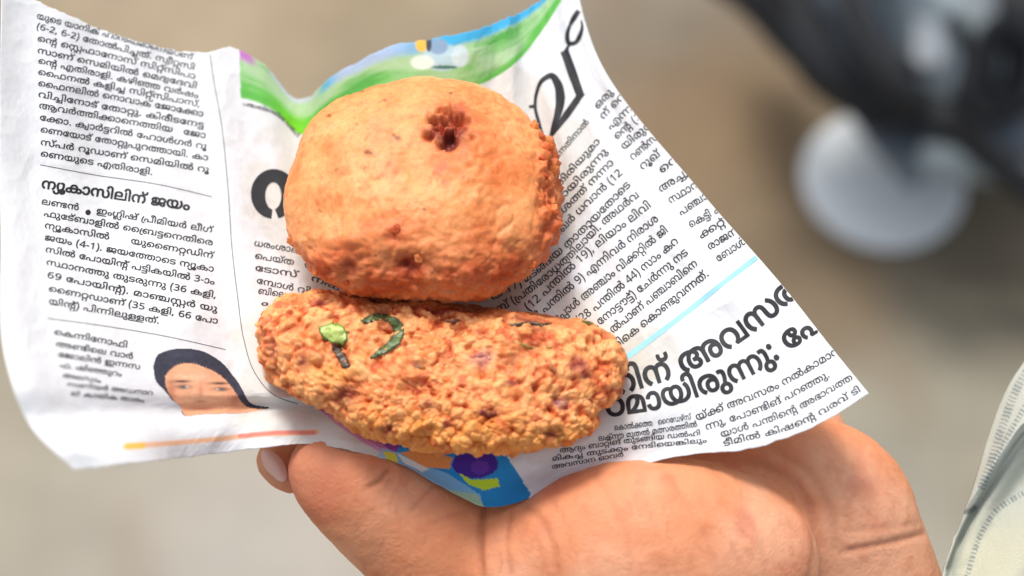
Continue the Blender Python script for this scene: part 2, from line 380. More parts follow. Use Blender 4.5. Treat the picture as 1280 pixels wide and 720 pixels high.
# glyph outlines of the Malayalam letters (quadratic contours, font units) and the lines set from them
GLY = [[1035,[[661,-12,1,621,-12,0,535,6,0,493,29,1,487,32,0,468,40,0,463,43,1,408,82,0,342,176,0,312,282,0,312,338,1,312,378,0,332,446,0,349,473,1,356,484,1,376,511,0,429,547,0,491,566,0,525,566,1,624,566,0,734,439,0,734,332,1,734,242,0,658,97,0,593,53,1,585,47,0,570,38,0,560,33,1,518,9,0,426,-12,0,376,-12,1,296,-12,0,171,40,0,84,133,0,39,260,0,39,335,1,39,405,0,92,508,0,190,566,0,256,566,1,314,566,0,394,525,0,421,490,1,362,431,1,349,457,0,298,496,0,257,496,1,219,496,0,160,460,0,126,387,0,126,333,1,126,261,0,184,135,0,298,56,0,383,56,1,404,56,0,448,61,0,469,66,1,480,70,0,504,78,0,514,82,1,549,100,0,609,169,0,647,269,0,647,332,1,647,392,0,613,464,0,557,496,0,525,496,1,487,496,0,430,458,0,399,385,0,399,332,1,399,279,0,432,178,0,493,100,0,534,78,1,544,74,0,560,73,0,570,69,1,587,64,0,635,56,0,661,56,1,744,56,0,852,124,0,906,240,0,906,312,1,906,371,0,868,477,0,833,519,1,902,566,1,948,512,0,993,383,0,993,314,1,993,243,0,950,123,0,865,36,0,741,-12,0]]],
[332,[[155,-227,1,71,-227,0,-26,-130,0,-26,-53,1,-26,-2,0,20,76,0,102,120,0,154,120,1,208,120,0,289,78,0,335,1,0,335,-53,1,335,-106,0,289,-184,0,208,-227,0],[155,-161,1,196,-161,0,253,-107,0,253,-53,1,253,0,0,197,54,0,154,54,1,112,54,0,56,0,0,56,-54,1,56,-106,0,113,-161,0],[104,566,1,164,566,0,233,521,0,262,445,0,262,400,1,262,339,0,227,172,0,199,84,1,119,99,1,144,185,0,174,330,0,174,395,1,174,437,0,141,494,0,94,494,1,78,494,0,45,489,0,34,486,1,17,555,1,33,560,0,79,566,0]]],
[715,[[237,-12,1,185,-12,0,94,40,0,39,149,0,39,232,1,39,310,0,90,434,0,181,520,0,303,566,0,374,566,1,452,566,0,566,522,0,640,444,0,676,340,0,676,281,1,676,211,0,634,102,0,562,20,0,515,-9,1,466,54,1,499,74,0,554,134,0,587,218,0,587,271,1,587,339,0,537,439,0,440,494,0,370,494,1,298,494,0,185,425,0,120,305,0,120,228,1,120,171,0,150,95,0,204,58,0,240,58,1,265,58,0,303,81,0,325,126,0,325,158,1,325,206,0,272,258,0,231,258,1,192,258,0,122,219,0,93,187,1,77,248,1,107,284,0,196,328,0,245,328,1,294,328,0,367,290,0,408,217,0,408,165,1,408,110,0,366,30,0,289,-12,0]]],
[563,[[269,566,1,358,566,0,487,527,0,536,500,1,489,433,1,449,459,0,339,494,0,268,494,1,217,494,0,153,470,0,122,429,0,122,403,1,122,384,0,132,358,0,142,349,1,162,329,0,244,317,0,299,317,1,307,317,1,386,317,0,475,285,0,500,253,1,515,235,0,528,185,0,528,158,1,528,108,0,476,31,0,370,-12,0,289,-12,1,204,-12,0,79,26,0,20,59,1,66,125,1,96,107,0,165,77,0,246,60,0,293,60,1,346,60,0,411,84,0,441,126,0,441,153,1,441,175,0,428,209,0,412,220,1,396,232,0,336,244,0,280,244,1,270,244,1,201,244,0,92,274,0,65,307,1,50,325,0,35,371,0,35,402,1,35,450,0,85,524,0,189,566,0]]],
[309,[]],[504,[[463,279,1,463,221,0,440,117,0,386,35,0,297,-12,0,231,-12,1,180,-12,0,105,21,0,54,75,0,24,139,0,17,169,1,104,186,1,111,159,0,138,99,0,189,58,0,230,58,1,283,58,0,346,114,0,375,213,0,375,278,1,375,343,0,346,441,0,284,496,0,235,496,1,196,496,0,144,455,0,114,397,0,107,370,1,21,387,1,30,419,0,63,482,0,115,534,0,190,566,0,241,566,1,303,566,0,388,519,0,440,438,0,463,335,0]]],
[911,[[288,566,1,334,566,0,400,539,0,446,494,0,462,465,1,449,466,1,480,518,0,566,566,0,630,566,1,707,566,0,815,493,0,872,369,0,872,292,1,872,226,0,836,120,0,767,31,0,717,-8,1,663,53,1,698,78,0,753,145,0,784,234,0,784,292,1,784,350,0,746,441,0,676,494,0,629,494,1,588,494,0,535,465,0,519,436,1,506,414,0,498,350,0,498,291,1,498,0,1,412,0,1,412,291,1,412,348,0,404,414,0,390,436,1,373,465,0,321,494,0,284,494,1,238,494,0,167,441,0,127,350,0,127,292,1,127,232,0,160,142,0,214,78,0,247,55,1,189,-8,1,146,27,0,78,110,0,39,219,0,39,292,1,39,373,0,100,496,0,212,566,0]]],
[228,[[-34,843,1,4,843,0,61,827,0,83,810,1,111,789,0,143,732,0,157,641,0,157,567,1,157,0,1,71,0,1,71,542,1,71,594,0,66,670,0,53,723,0,41,739,1,29,755,0,-6,773,0,-32,773,1,-54,773,0,-97,754,0,-125,713,0,-125,678,1,-125,669,0,-122,650,0,-121,641,1,-205,626,1,-207,638,0,-211,663,0,-211,674,1,-211,731,0,-162,806,0,-81,843,0]]],
[1038,[[216,-12,1,126,-12,0,32,76,0,32,152,1,32,199,0,74,268,0,109,288,1,133,302,0,192,320,0,275,328,0,333,328,1,716,328,1,802,328,0,905,308,0,942,282,1,971,262,0,1006,199,0,1006,152,1,1006,76,0,916,-12,0,832,-12,1,807,-12,0,754,-7,0,731,0,1,750,67,1,764,63,0,803,58,0,819,58,1,870,58,0,920,105,0,920,151,1,920,180,0,898,217,0,880,229,1,852,247,0,771,258,0,708,258,1,331,258,1,260,258,0,185,247,0,157,229,1,139,218,0,118,180,0,118,154,1,118,121,0,143,78,0,189,58,0,219,58,1,251,58,0,316,79,0,352,106,1,402,52,1,372,30,0,314,2,0,253,-12,0],[523,566,1,603,566,0,706,491,0,756,362,0,756,279,1,756,185,0,700,55,0,596,-12,0,524,-12,1,470,-12,0,383,25,0,352,62,1,321,99,0,288,208,0,288,279,1,288,413,0,414,566,0],[523,496,1,447,496,0,374,388,0,374,278,1,374,204,0,407,106,0,473,58,0,521,58,1,570,58,0,636,105,0,670,203,0,670,278,1,670,353,0,637,450,0,571,496,0]]],
[0,[[-111,591,1,-169,591,0,-250,632,0,-292,704,0,-292,752,1,-292,770,0,-286,806,0,-282,818,1,-208,804,1,-211,794,0,-214,767,0,-214,755,1,-214,720,0,-186,677,0,-139,659,0,-111,659,1,-81,659,0,-35,677,0,-8,720,0,-8,755,1,-8,767,0,-11,794,0,-14,804,1,60,818,1,64,806,0,70,770,0,70,752,1,70,704,0,28,632,0,-53,591,0]]],
[1190,[[229,346,1,297,346,0,384,295,0,427,216,0,427,173,1,427,133,0,401,71,0,382,57,1,357,70,1,676,70,1,691,0,1,328,0,1,299,52,1,319,72,0,343,121,0,343,158,1,343,212,0,285,276,0,229,276,1,194,276,0,143,245,0,116,195,0,116,164,1,116,130,0,144,74,0,175,51,1,129,-7,1,87,24,0,32,109,0,32,166,1,32,219,0,81,300,0,170,346,0],[856,566,1,931,566,0,1042,522,0,1115,444,0,1151,340,0,1151,281,1,1151,211,0,1109,102,0,1037,20,0,990,-9,1,940,54,1,973,74,0,1029,134,0,1062,218,0,1062,271,1,1062,337,0,1013,437,0,921,494,0,854,494,1,788,494,0,694,435,0,644,335,0,644,273,1,644,222,0,671,144,0,722,83,0,757,59,1,719,0,1,686,0,1,638,64,1,617,89,0,579,151,0,555,230,0,555,278,1,555,339,0,594,444,0,671,522,0,783,566,0]]],
[1062,[[288,566,1,332,566,0,400,542,0,452,494,0,472,457,1,498,227,1,498,0,1,412,0,1,412,282,1,412,347,0,404,414,0,390,436,1,373,465,0,321,494,0,284,494,1,238,494,0,167,441,0,127,350,0,127,292,1,127,232,0,160,142,0,214,78,0,247,55,1,189,-8,1,146,27,0,78,110,0,39,219,0,39,292,1,39,373,0,100,496,0,212,566,0],[822,-12,1,758,-12,0,669,41,0,623,144,0,623,217,1,623,275,0,660,374,0,725,462,0,767,501,1,796,532,1,825,558,0,866,616,0,866,651,1,866,678,0,830,720,0,788,720,1,766,720,0,726,714,0,713,709,1,694,778,1,711,783,0,769,792,0,801,792,1,861,792,0,927,749,0,953,691,0,953,668,1,953,616,0,900,534,0,853,491,1,833,464,1,791,429,0,737,348,0,711,261,0,711,215,1,711,154,0,742,85,0,793,58,0,822,58,1,877,58,0,934,137,0,934,215,1,934,267,0,902,368,0,838,450,0,788,473,1,766,484,0,718,494,0,689,494,1,636,494,0,571,472,0,551,452,1,534,435,0,510,389,0,498,320,0,498,266,1,498,100,1,422,100,1,422,292,1,448,451,1,471,489,0,541,540,0,631,566,0,685,566,1,727,566,0,799,550,0,833,533,1,838,531,0,848,525,0,852,523,1,911,490,0,987,391,0,1023,277,0,1023,221,1,1023,112,0,920,-12,0]]],
[1129,[[229,346,1,297,346,0,384,295,0,427,216,0,427,173,1,427,133,0,401,71,0,382,57,1,357,70,1,634,70,1,634,0,1,328,0,1,299,52,1,319,72,0,343,121,0,343,158,1,343,212,0,285,276,0,229,276,1,194,276,0,143,245,0,116,195,0,116,164,1,116,130,0,144,73,0,175,51,1,129,-7,1,86,23,0,32,109,0,32,166,1,32,219,0,81,300,0,170,346,0],[816,566,1,878,566,0,970,532,0,1001,501,1,1035,468,0,1066,370,0,1066,292,1,1066,0,1,573,0,1,573,292,1,573,347,0,587,424,0,616,480,0,638,502,1,669,532,0,758,566,0],[817,494,1,780,494,0,723,471,0,703,451,1,682,429,0,659,354,0,659,279,1,659,70,1,980,70,1,980,271,1,980,345,0,956,429,0,934,451,1,914,471,0,858,494,0]]],
[723,[[354,566,1,433,566,0,546,529,0,583,494,1,611,469,0,646,405,0,663,321,0,663,266,1,663,0,1,60,0,1,60,268,1,60,320,0,77,403,0,112,468,0,138,493,1,175,528,0,280,566,0],[307,495,1,265,495,0,201,453,0,181,418,1,165,390,0,146,309,0,146,249,1,146,68,1,151,68,1,219,119,0,325,231,0,386,347,0,386,402,1,386,430,0,369,471,0,335,495,0],[472,393,1,472,334,0,418,220,0,318,105,0,249,45,1,247,65,1,276,67,0,332,70,0,360,70,1,577,70,1,577,249,1,577,323,0,548,421,0,482,480,0,428,494,1,430,501,1,449,479,0,472,430,0]]],
[1368,[[358,566,1,442,566,0,542,512,0,576,469,1,562,472,1,594,519,0,685,566,0,740,566,1,807,566,0,890,516,0,915,472,1,903,465,1,941,521,0,1027,566,0,1088,566,1,1165,566,0,1273,493,0,1329,369,0,1329,292,1,1329,226,0,1294,119,0,1225,31,0,1174,-9,1,1121,53,1,1156,78,0,1210,145,0,1241,234,0,1241,292,1,1241,350,0,1203,441,0,1134,494,0,1087,494,1,1048,494,0,993,466,0,977,437,1,964,414,0,955,350,0,955,288,1,955,0,1,869,0,1,869,316,1,869,371,0,854,438,0,834,459,1,819,476,0,773,494,0,739,494,1,708,494,0,662,473,0,646,456,1,627,435,0,609,369,0,609,307,1,609,0,1,523,0,1,523,299,1,523,364,0,501,435,0,478,456,1,457,475,0,398,494,0,357,494,1,285,494,0,180,427,0,123,312,0,123,239,1,123,228,1,123,172,0,153,96,0,206,58,0,242,58,1,267,58,0,305,81,0,327,125,0,327,157,1,327,207,0,275,258,0,233,258,1,194,258,0,124,218,0,95,186,1,80,248,1,109,284,0,199,328,0,248,328,1,296,328,0,369,290,0,410,217,0,410,165,1,410,110,0,368,30,0,292,-12,0,240,-12,1,188,-12,0,97,40,0,42,152,0,42,241,1,42,347,0,127,491,0,270,566,0]]],
[301,[[41,283,1,41,379,0,73,563,0,139,730,0,188,800,1,270,800,1,224,727,0,162,557,0,130,375,0,130,282,1,130,189,0,160,5,0,223,-167,0,270,-244,1,188,-244,1,139,-172,0,73,-2,0,41,186,0]]],
[572,[[297,-12,1,233,-12,0,140,39,0,82,128,0,54,242,0,54,305,1,54,389,0,80,523,0,132,624,0,211,691,0,316,725,0,381,725,1,407,725,0,451,721,0,469,716,1,469,641,1,451,647,0,408,653,0,383,653,1,306,653,0,202,591,0,146,463,0,142,363,1,148,363,1,166,391,0,217,428,0,280,447,0,317,447,1,383,447,0,475,392,0,524,294,0,524,229,1,524,158,0,471,49,0,369,-12,0],[296,62,1,364,62,0,437,150,0,437,229,1,437,300,0,367,378,0,299,378,1,253,378,0,183,340,0,143,280,0,143,247,1,143,212,0,164,146,0,203,93,0,260,62,0]]],
[322,[[40,227,1,40,309,1,282,309,1,282,227,1]]],
[572,[[49,0,1,49,73,1,236,262,1,289,316,0,362,400,0,401,481,0,401,529,1,401,567,0,370,621,0,313,650,0,275,650,1,222,650,0,148,615,0,104,582,1,57,641,1,91,669,0,161,706,0,236,725,0,275,725,1,338,725,0,435,682,0,491,597,0,491,534,1,491,478,0,444,379,0,362,283,0,309,231,1,160,84,1,160,80,1,521,80,1,521,0,1]]],
[250,[[177,116,1,184,105,1,175,70,0,147,-11,0,115,-92,0,98,-129,1,31,-129,1,41,-89,0,59,-2,0,75,82,0,80,116,1]]],
[301,[[260,273,1,260,177,0,228,-7,0,163,-173,0,113,-244,1,31,-244,1,77,-170,0,139,-1,0,171,181,0,171,274,1,171,367,0,141,550,0,79,723,0,31,800,1,113,800,1,163,728,0,228,558,0,260,371,0]]],
[595,[[364,-12,1,300,-12,0,183,22,0,92,93,0,39,204,0,39,281,1,39,355,0,93,463,0,186,533,0,303,566,0,366,566,1,432,566,0,517,531,0,558,470,0,558,431,1,558,388,0,520,330,0,457,300,0,421,300,1,368,300,0,304,337,0,277,398,0,277,432,1,277,452,0,288,486,0,294,498,1,387,517,1,368,503,0,348,457,0,348,434,1,348,412,0,379,365,0,417,365,1,450,365,0,480,404,0,480,429,1,480,467,0,425,503,0,389,503,1,375,503,0,349,503,0,335,501,1,270,496,0,177,440,0,128,345,0,128,280,1,128,217,0,178,117,0,270,58,0,332,54,1,344,53,0,369,51,0,380,51,1,406,51,0,449,67,0,475,101,0,475,127,1,475,152,0,445,190,0,411,190,1,373,190,0,342,144,0,342,121,1,342,97,0,362,53,0,381,39,1,289,58,1,282,69,0,271,104,0,271,126,1,271,160,0,299,218,0,361,255,0,412,255,1,450,255,0,514,226,0,553,168,0,553,125,1,553,86,0,512,24,0,428,-12,0]]],
[1014,[[507,-12,1,442,-12,0,350,44,0,303,148,0,303,219,1,303,285,0,347,392,0,423,476,0,471,504,1,486,520,1,530,545,0,623,566,0,678,566,1,753,566,0,864,522,0,938,444,0,975,340,0,975,281,1,975,211,0,933,102,0,861,20,0,814,-9,1,765,54,1,798,74,0,853,133,0,886,216,0,886,271,1,886,337,0,836,439,0,739,497,0,668,497,1,638,497,0,587,491,0,562,482,1,531,467,1,493,449,0,429,379,0,391,282,0,391,221,1,391,157,0,424,86,0,477,58,0,507,58,1,538,58,0,591,85,0,623,156,0,623,221,1,623,277,0,585,377,0,519,453,0,475,473,1,454,483,1,431,491,0,387,497,0,359,497,1,284,497,0,181,439,0,128,338,0,128,273,1,128,221,0,158,139,0,213,77,0,250,54,1,200,-9,1,157,16,0,84,95,0,39,206,0,39,277,1,39,339,0,80,444,0,160,522,0,276,566,0,351,566,1,400,566,0,483,546,0,524,523,1,549,503,1,619,463,0,711,315,0,711,219,1,711,148,0,664,44,0,573,-12,0]]],
[1198,[[731,566,1,775,566,0,856,557,0,930,537,0,961,519,1,984,509,1,1074,463,0,1159,310,0,1159,221,1,1159,112,0,1055,-12,0,957,-12,1,894,-12,0,805,41,0,759,144,0,759,217,1,759,275,0,795,374,0,860,462,0,902,501,1,929,530,1,958,556,0,1002,616,0,1002,651,1,1002,678,0,966,720,0,924,720,1,902,720,0,862,714,0,849,709,1,830,778,1,847,783,0,905,792,0,938,792,1,998,792,0,1063,749,0,1089,691,0,1089,668,1,1089,616,0,1036,534,0,990,491,1,969,464,1,927,429,0,873,348,0,847,261,0,847,215,1,847,154,0,878,85,0,929,58,0,958,58,1,1013,58,0,1070,137,0,1070,215,1,1070,271,0,1037,365,0,971,438,0,919,461,1,902,468,1,867,481,0,781,494,0,730,494,1,684,494,0,595,481,0,554,464,1,535,456,1,471,426,0,391,312,0,391,221,1,391,157,0,424,86,0,477,58,0,507,58,1,538,58,0,591,85,0,623,156,0,623,221,1,623,277,0,585,377,0,519,453,0,475,473,1,454,483,1,431,491,0,387,497,0,359,497,1,284,497,0,181,438,0,128,337,0,128,273,1,128,221,0,158,139,0,213,77,0,250,54,1,200,-9,1,157,16,0,84,95,0,39,206,0,39,277,1,39,339,0,80,444,0,160,522,0,276,566,0,351,566,1,400,566,0,483,547,0,524,524,1,549,503,1,619,463,0,711,315,0,711,219,1,711,148,0,664,44,0,573,-12,0,507,-12,1,442,-12,0,350,44,0,303,148,0,303,219,1,303,284,0,343,388,0,415,469,0,462,498,1,488,513,1,541,542,0,659,566,0]]],
[896,[[229,346,1,297,346,0,384,295,0,427,216,0,427,173,1,427,133,0,401,71,0,382,57,1,357,70,1,739,70,1,739,554,1,825,554,1,825,0,1,328,0,1,299,52,1,319,72,0,343,121,0,343,158,1,343,212,0,285,276,0,229,276,1,194,276,0,143,245,0,116,195,0,116,164,1,116,130,0,144,74,0,175,51,1,129,-7,1,87,24,0,32,109,0,32,166,1,32,219,0,81,300,0,170,346,0]]],
[933,[[862,554,1,862,0,1,698,0,1,632,5,1,600,2,0,534,0,0,502,0,1,17,0,1,17,70,1,448,70,1,394,58,1,414,72,0,455,131,0,455,179,1,455,231,0,402,295,0,351,295,1,300,295,0,247,235,0,247,185,1,247,172,0,249,153,0,250,146,1,167,135,1,165,145,0,161,178,0,161,194,1,161,271,0,266,365,0,354,365,1,404,365,0,474,335,0,518,283,0,539,219,0,539,185,1,539,156,0,524,107,0,499,68,0,485,54,1,460,70,1,776,70,1,776,554,1],[862,125,1,862,-270,1,354,-270,1,316,-201,1,508,-62,1,539,-39,0,633,16,0,673,37,1,754,24,1,519,-144,1,494,-161,0,443,-196,0,417,-213,1,416,-206,1,442,-204,0,523,-201,0,563,-201,1,776,-201,1,776,61,1]]],
[268,[[134,-12,1,108,-12,0,72,20,0,72,56,1,72,94,0,108,124,0,134,124,1,160,124,0,196,94,0,196,56,1,196,20,0,160,-12,0]]],
[1223,[[627,566,1,671,566,0,743,537,0,768,507,1,782,491,0,805,447,0,819,369,0,819,303,1,819,269,1,819,214,0,830,132,0,846,106,1,860,85,0,906,60,0,949,60,1,994,60,0,1060,111,0,1096,204,0,1096,266,1,1096,323,0,1065,412,0,1011,480,0,976,504,1,1029,566,1,1080,527,0,1149,438,0,1184,331,0,1184,263,1,1184,177,0,1126,53,0,1019,-12,0,945,-12,1,888,-12,0,810,21,0,784,51,1,765,73,0,742,126,0,732,197,0,732,246,1,732,295,1,732,365,0,717,439,0,699,460,1,686,477,0,645,494,0,615,494,1,587,494,0,545,474,0,531,457,1,514,436,0,498,371,0,498,309,1,498,0,1,412,0,1,412,292,1,412,348,0,404,414,0,390,436,1,373,465,0,320,494,0,284,494,1,238,494,0,167,441,0,127,350,0,127,292,1,127,232,0,160,142,0,214,78,0,247,55,1,189,-8,1,146,27,0,78,110,0,39,219,0,39,292,1,39,368,0,97,492,0,208,566,0,288,566,1,353,566,0,431,515,0,459,472,1,454,473,1,482,520,0,568,566,0]]],
[228,[[157,554,1,157,-159,1,-185,-159,1,-185,-88,1,71,-88,1,71,554,1]]],
[228,[[-109,843,1,-67,843,0,20,827,0,59,803,1,116,768,0,157,644,0,157,542,1,157,0,1,71,0,1,71,525,1,71,565,0,68,627,0,59,677,0,50,696,1,28,746,0,-53,779,0,-117,779,1,-141,779,0,-183,762,0,-209,730,0,-209,706,1,-209,682,0,-179,645,0,-145,645,1,-107,645,0,-77,686,0,-77,711,1,-77,734,0,-97,777,0,-116,790,1,-24,770,1,-16,760,0,-7,726,0,-7,706,1,-7,672,0,-34,614,0,-96,578,0,-149,578,1,-185,578,0,-248,608,0,-287,666,0,-287,708,1,-287,747,0,-245,808,0,-165,843,0]]],
[674,[[341,566,1,415,566,0,526,524,0,599,450,0,635,351,0,635,295,1,635,229,0,593,126,0,521,49,0,474,21,1,425,83,1,458,102,0,513,158,0,546,236,0,546,286,1,546,347,0,498,441,0,405,494,0,338,494,1,272,494,0,178,439,0,128,345,0,128,287,1,128,214,0,194,113,0,250,81,1,200,21,1,157,44,0,84,119,0,39,225,0,39,292,1,39,350,0,78,450,0,155,524,0,268,566,0],[338,55,1,411,55,0,508,0,0,557,-90,0,557,-145,1,557,-211,0,498,-304,0,454,-337,1,404,-284,1,437,-263,0,477,-197,0,477,-154,1,477,-113,0,445,-49,0,383,-12,0,338,-12,1,271,-12,0,198,-94,0,198,-151,1,198,-196,0,234,-259,0,270,-284,1,220,-337,1,181,-308,0,118,-217,0,118,-147,1,118,-92,0,168,0,0,266,55,0]]],
[1061,[[288,566,1,332,566,0,400,542,0,452,494,0,472,457,1,499,227,1,499,0,1,412,0,1,412,282,1,412,347,0,404,414,0,390,436,1,373,465,0,321,494,0,284,494,1,238,494,0,167,441,0,127,350,0,127,292,1,127,232,0,160,142,0,214,78,0,247,55,1,189,-8,1,146,27,0,78,110,0,39,219,0,39,292,1,39,373,0,100,496,0,212,566,0],[822,-2,1,758,-2,0,669,44,0,623,141,0,623,217,1,623,275,0,660,374,0,725,462,0,767,501,1,796,532,1,825,558,0,866,616,0,866,651,1,866,678,0,830,720,0,788,720,1,766,720,0,726,714,0,713,709,1,694,778,1,711,783,0,769,792,0,801,792,1,861,792,0,927,749,0,953,691,0,953,668,1,953,616,0,900,534,0,853,491,1,833,464,1,791,429,0,737,348,0,711,261,0,711,215,1,711,154,0,742,85,0,793,58,0,822,58,1,877,58,0,934,137,0,934,215,1,934,267,0,902,368,0,838,450,0,788,473,1,766,484,0,718,494,0,689,494,1,636,494,0,571,472,0,551,452,1,534,435,0,510,389,0,499,320,0,499,266,1,499,100,1,422,100,1,422,292,1,448,451,1,471,489,0,541,540,0,631,566,0,685,566,1,727,566,0,799,550,0,833,533,1,838,531,0,848,525,0,852,523,1,911,490,0,987,391,0,1023,277,0,1023,221,1,1023,145,0,977,46,0,887,-2,0],[805,50,1,878,50,0,975,-2,0,1024,-90,0,1024,-145,1,1024,-211,0,965,-304,0,921,-337,1,871,-284,1,904,-263,0,944,-196,0,944,-153,1,944,-87,0,873,-6,0,805,-6,1,738,-6,0,665,-88,0,665,-150,1,665,-195,0,701,-259,0,737,-284,1,687,-337,1,648,-308,0,585,-217,0,585,-147,1,585,-92,0,635,-3,0,733,50,0]]],
[1223,[[627,566,1,671,566,0,743,537,0,768,507,1,782,491,0,805,447,0,819,369,0,819,303,1,819,269,1,819,214,0,830,132,0,846,106,1,860,85,0,906,60,0,949,60,1,994,60,0,1060,111,0,1096,204,0,1096,266,1,1096,323,0,1065,412,0,1011,480,0,976,504,1,1029,566,1,1080,527,0,1149,438,0,1184,331,0,1184,263,1,1184,129,0,1055,-4,0,945,-4,1,893,-4,0,810,23,0,784,53,1,765,75,0,742,127,0,732,197,0,732,246,1,732,295,1,732,365,0,717,439,0,699,460,1,686,477,0,645,494,0,615,494,1,587,494,0,545,474,0,531,457,1,514,436,0,498,371,0,498,309,1,498,0,1,412,0,1,412,292,1,412,348,0,404,414,0,390,436,1,373,465,0,320,494,0,284,494,1,238,494,0,167,441,0,127,350,0,127,292,1,127,232,0,160,142,0,214,78,0,247,55,1,189,-8,1,146,27,0,78,110,0,39,219,0,39,292,1,39,368,0,97,492,0,208,566,0,288,566,1,353,566,0,431,515,0,459,472,1,454,473,1,482,520,0,568,566,0],[456,61,1,529,61,0,626,8,0,675,-85,0,675,-145,1,675,-211,0,616,-304,0,572,-337,1,522,-284,1,555,-263,0,595,-196,0,595,-153,1,595,-109,0,563,-43,0,501,-6,0,456,-6,1,389,-6,0,316,-88,0,316,-150,1,316,-195,0,352,-259,0,388,-284,1,338,-337,1,299,-308,0,236,-217,0,236,-147,1,236,-87,0,286,7,0,384,61,0],[943,50,1,1016,50,0,1113,-2,0,1162,-90,0,1162,-145,1,1162,-211,0,1103,-304,0,1059,-337,1,1009,-284,1,1042,-263,0,1082,-196,0,1082,-153,1,1082,-87,0,1011,-6,0,943,-6,1,876,-6,0,803,-88,0,803,-150,1,803,-195,0,839,-259,0,875,-284,1,825,-337,1,786,-308,0,723,-217,0,723,-147,1,723,-92,0,773,-3,0,871,50,0]]],
[641,[[373,566,1,445,566,0,542,525,0,591,455,0,591,411,1,591,363,0,543,296,0,489,274,1,485,280,1,542,264,0,602,191,0,602,143,1,602,70,0,502,-11,0,413,-11,1,377,-11,0,325,-4,0,305,0,1,323,69,1,345,65,0,385,59,0,406,59,1,458,59,0,515,98,0,515,144,1,515,163,0,501,197,0,485,210,1,469,224,0,421,240,0,368,240,1,322,240,1,322,310,1,367,310,1,405,310,0,463,324,0,480,341,1,492,352,0,504,382,0,504,403,1,504,448,0,434,494,0,371,494,1,290,494,0,188,421,0,140,296,0,140,217,1,140,165,0,152,57,0,165,9,1,83,-4,1,68,45,0,52,167,0,52,219,1,52,322,0,123,478,0,266,566,0]]],
[958,[[341,566,1,415,566,0,526,522,0,599,444,0,635,340,0,635,281,1,635,228,0,609,146,0,567,81,0,541,53,1,517,70,1,801,70,1,801,554,1,887,554,1,887,0,1,467,0,1,433,59,1,462,79,0,514,137,0,546,218,0,546,271,1,546,337,0,498,437,0,405,494,0,337,494,1,271,494,0,178,435,0,128,335,0,128,273,1,128,221,0,158,139,0,213,77,0,250,54,1,200,-9,1,157,16,0,84,95,0,39,206,0,39,277,1,39,339,0,78,444,0,155,522,0,268,566,0]]],
[1273,[[229,346,1,297,346,0,384,295,0,427,216,0,427,173,1,427,133,0,401,71,0,382,57,1,357,70,1,864,70,1,864,0,1,328,0,1,299,52,1,319,72,0,343,121,0,343,158,1,343,212,0,285,276,0,229,276,1,194,276,0,143,246,0,116,195,0,116,164,1,116,130,0,144,73,0,175,51,1,129,-7,1,86,23,0,32,109,0,32,166,1,32,219,0,81,300,0,170,346,0],[903,566,1,980,566,0,1100,516,0,1185,417,0,1229,272,0,1229,176,1,1229,109,0,1198,-35,0,1131,-172,0,1077,-228,1,1014,-178,1,1059,-130,0,1115,-16,0,1141,111,0,1141,178,1,1141,238,0,1117,351,0,1061,441,0,969,494,0,900,494,1,819,494,0,712,406,0,659,245,0,659,137,1,659,114,0,661,71,0,663,51,1,663,46,0,664,37,0,665,32,1,670,-37,0,709,-121,0,764,-159,0,793,-159,1,823,-159,0,836,-139,1,842,-130,0,848,-100,0,848,-75,1,848,406,1,935,406,1,935,-56,1,935,-105,0,918,-166,0,900,-187,1,883,-206,0,832,-228,0,796,-228,1,731,-228,0,629,-147,0,571,19,0,571,144,1,571,239,0,614,395,0,699,506,0,822,566,0]]],
[736,[[364,566,1,447,566,0,572,518,0,655,430,0,697,312,0,697,242,1,697,153,0,641,40,0,545,-12,0,485,-12,1,420,-12,0,334,46,0,291,141,0,291,196,1,291,291,0,393,404,0,479,404,1,535,404,0,618,346,0,666,256,0,668,206,1,643,209,1,636,240,0,597,297,0,536,334,0,496,334,1,433,334,0,375,259,0,375,198,1,375,156,0,397,93,0,446,58,0,485,58,1,526,58,0,583,96,0,614,180,0,614,248,1,614,250,0,611,290,0,607,310,1,606,315,0,606,331,0,604,335,1,595,378,0,535,450,0,435,494,0,364,494,1,292,494,0,186,442,0,128,344,0,128,273,1,128,221,0,158,139,0,213,77,0,250,54,1,200,-9,1,157,16,0,84,95,0,39,206,0,39,277,1,39,333,0,77,437,0,156,519,0,279,566,0]]],
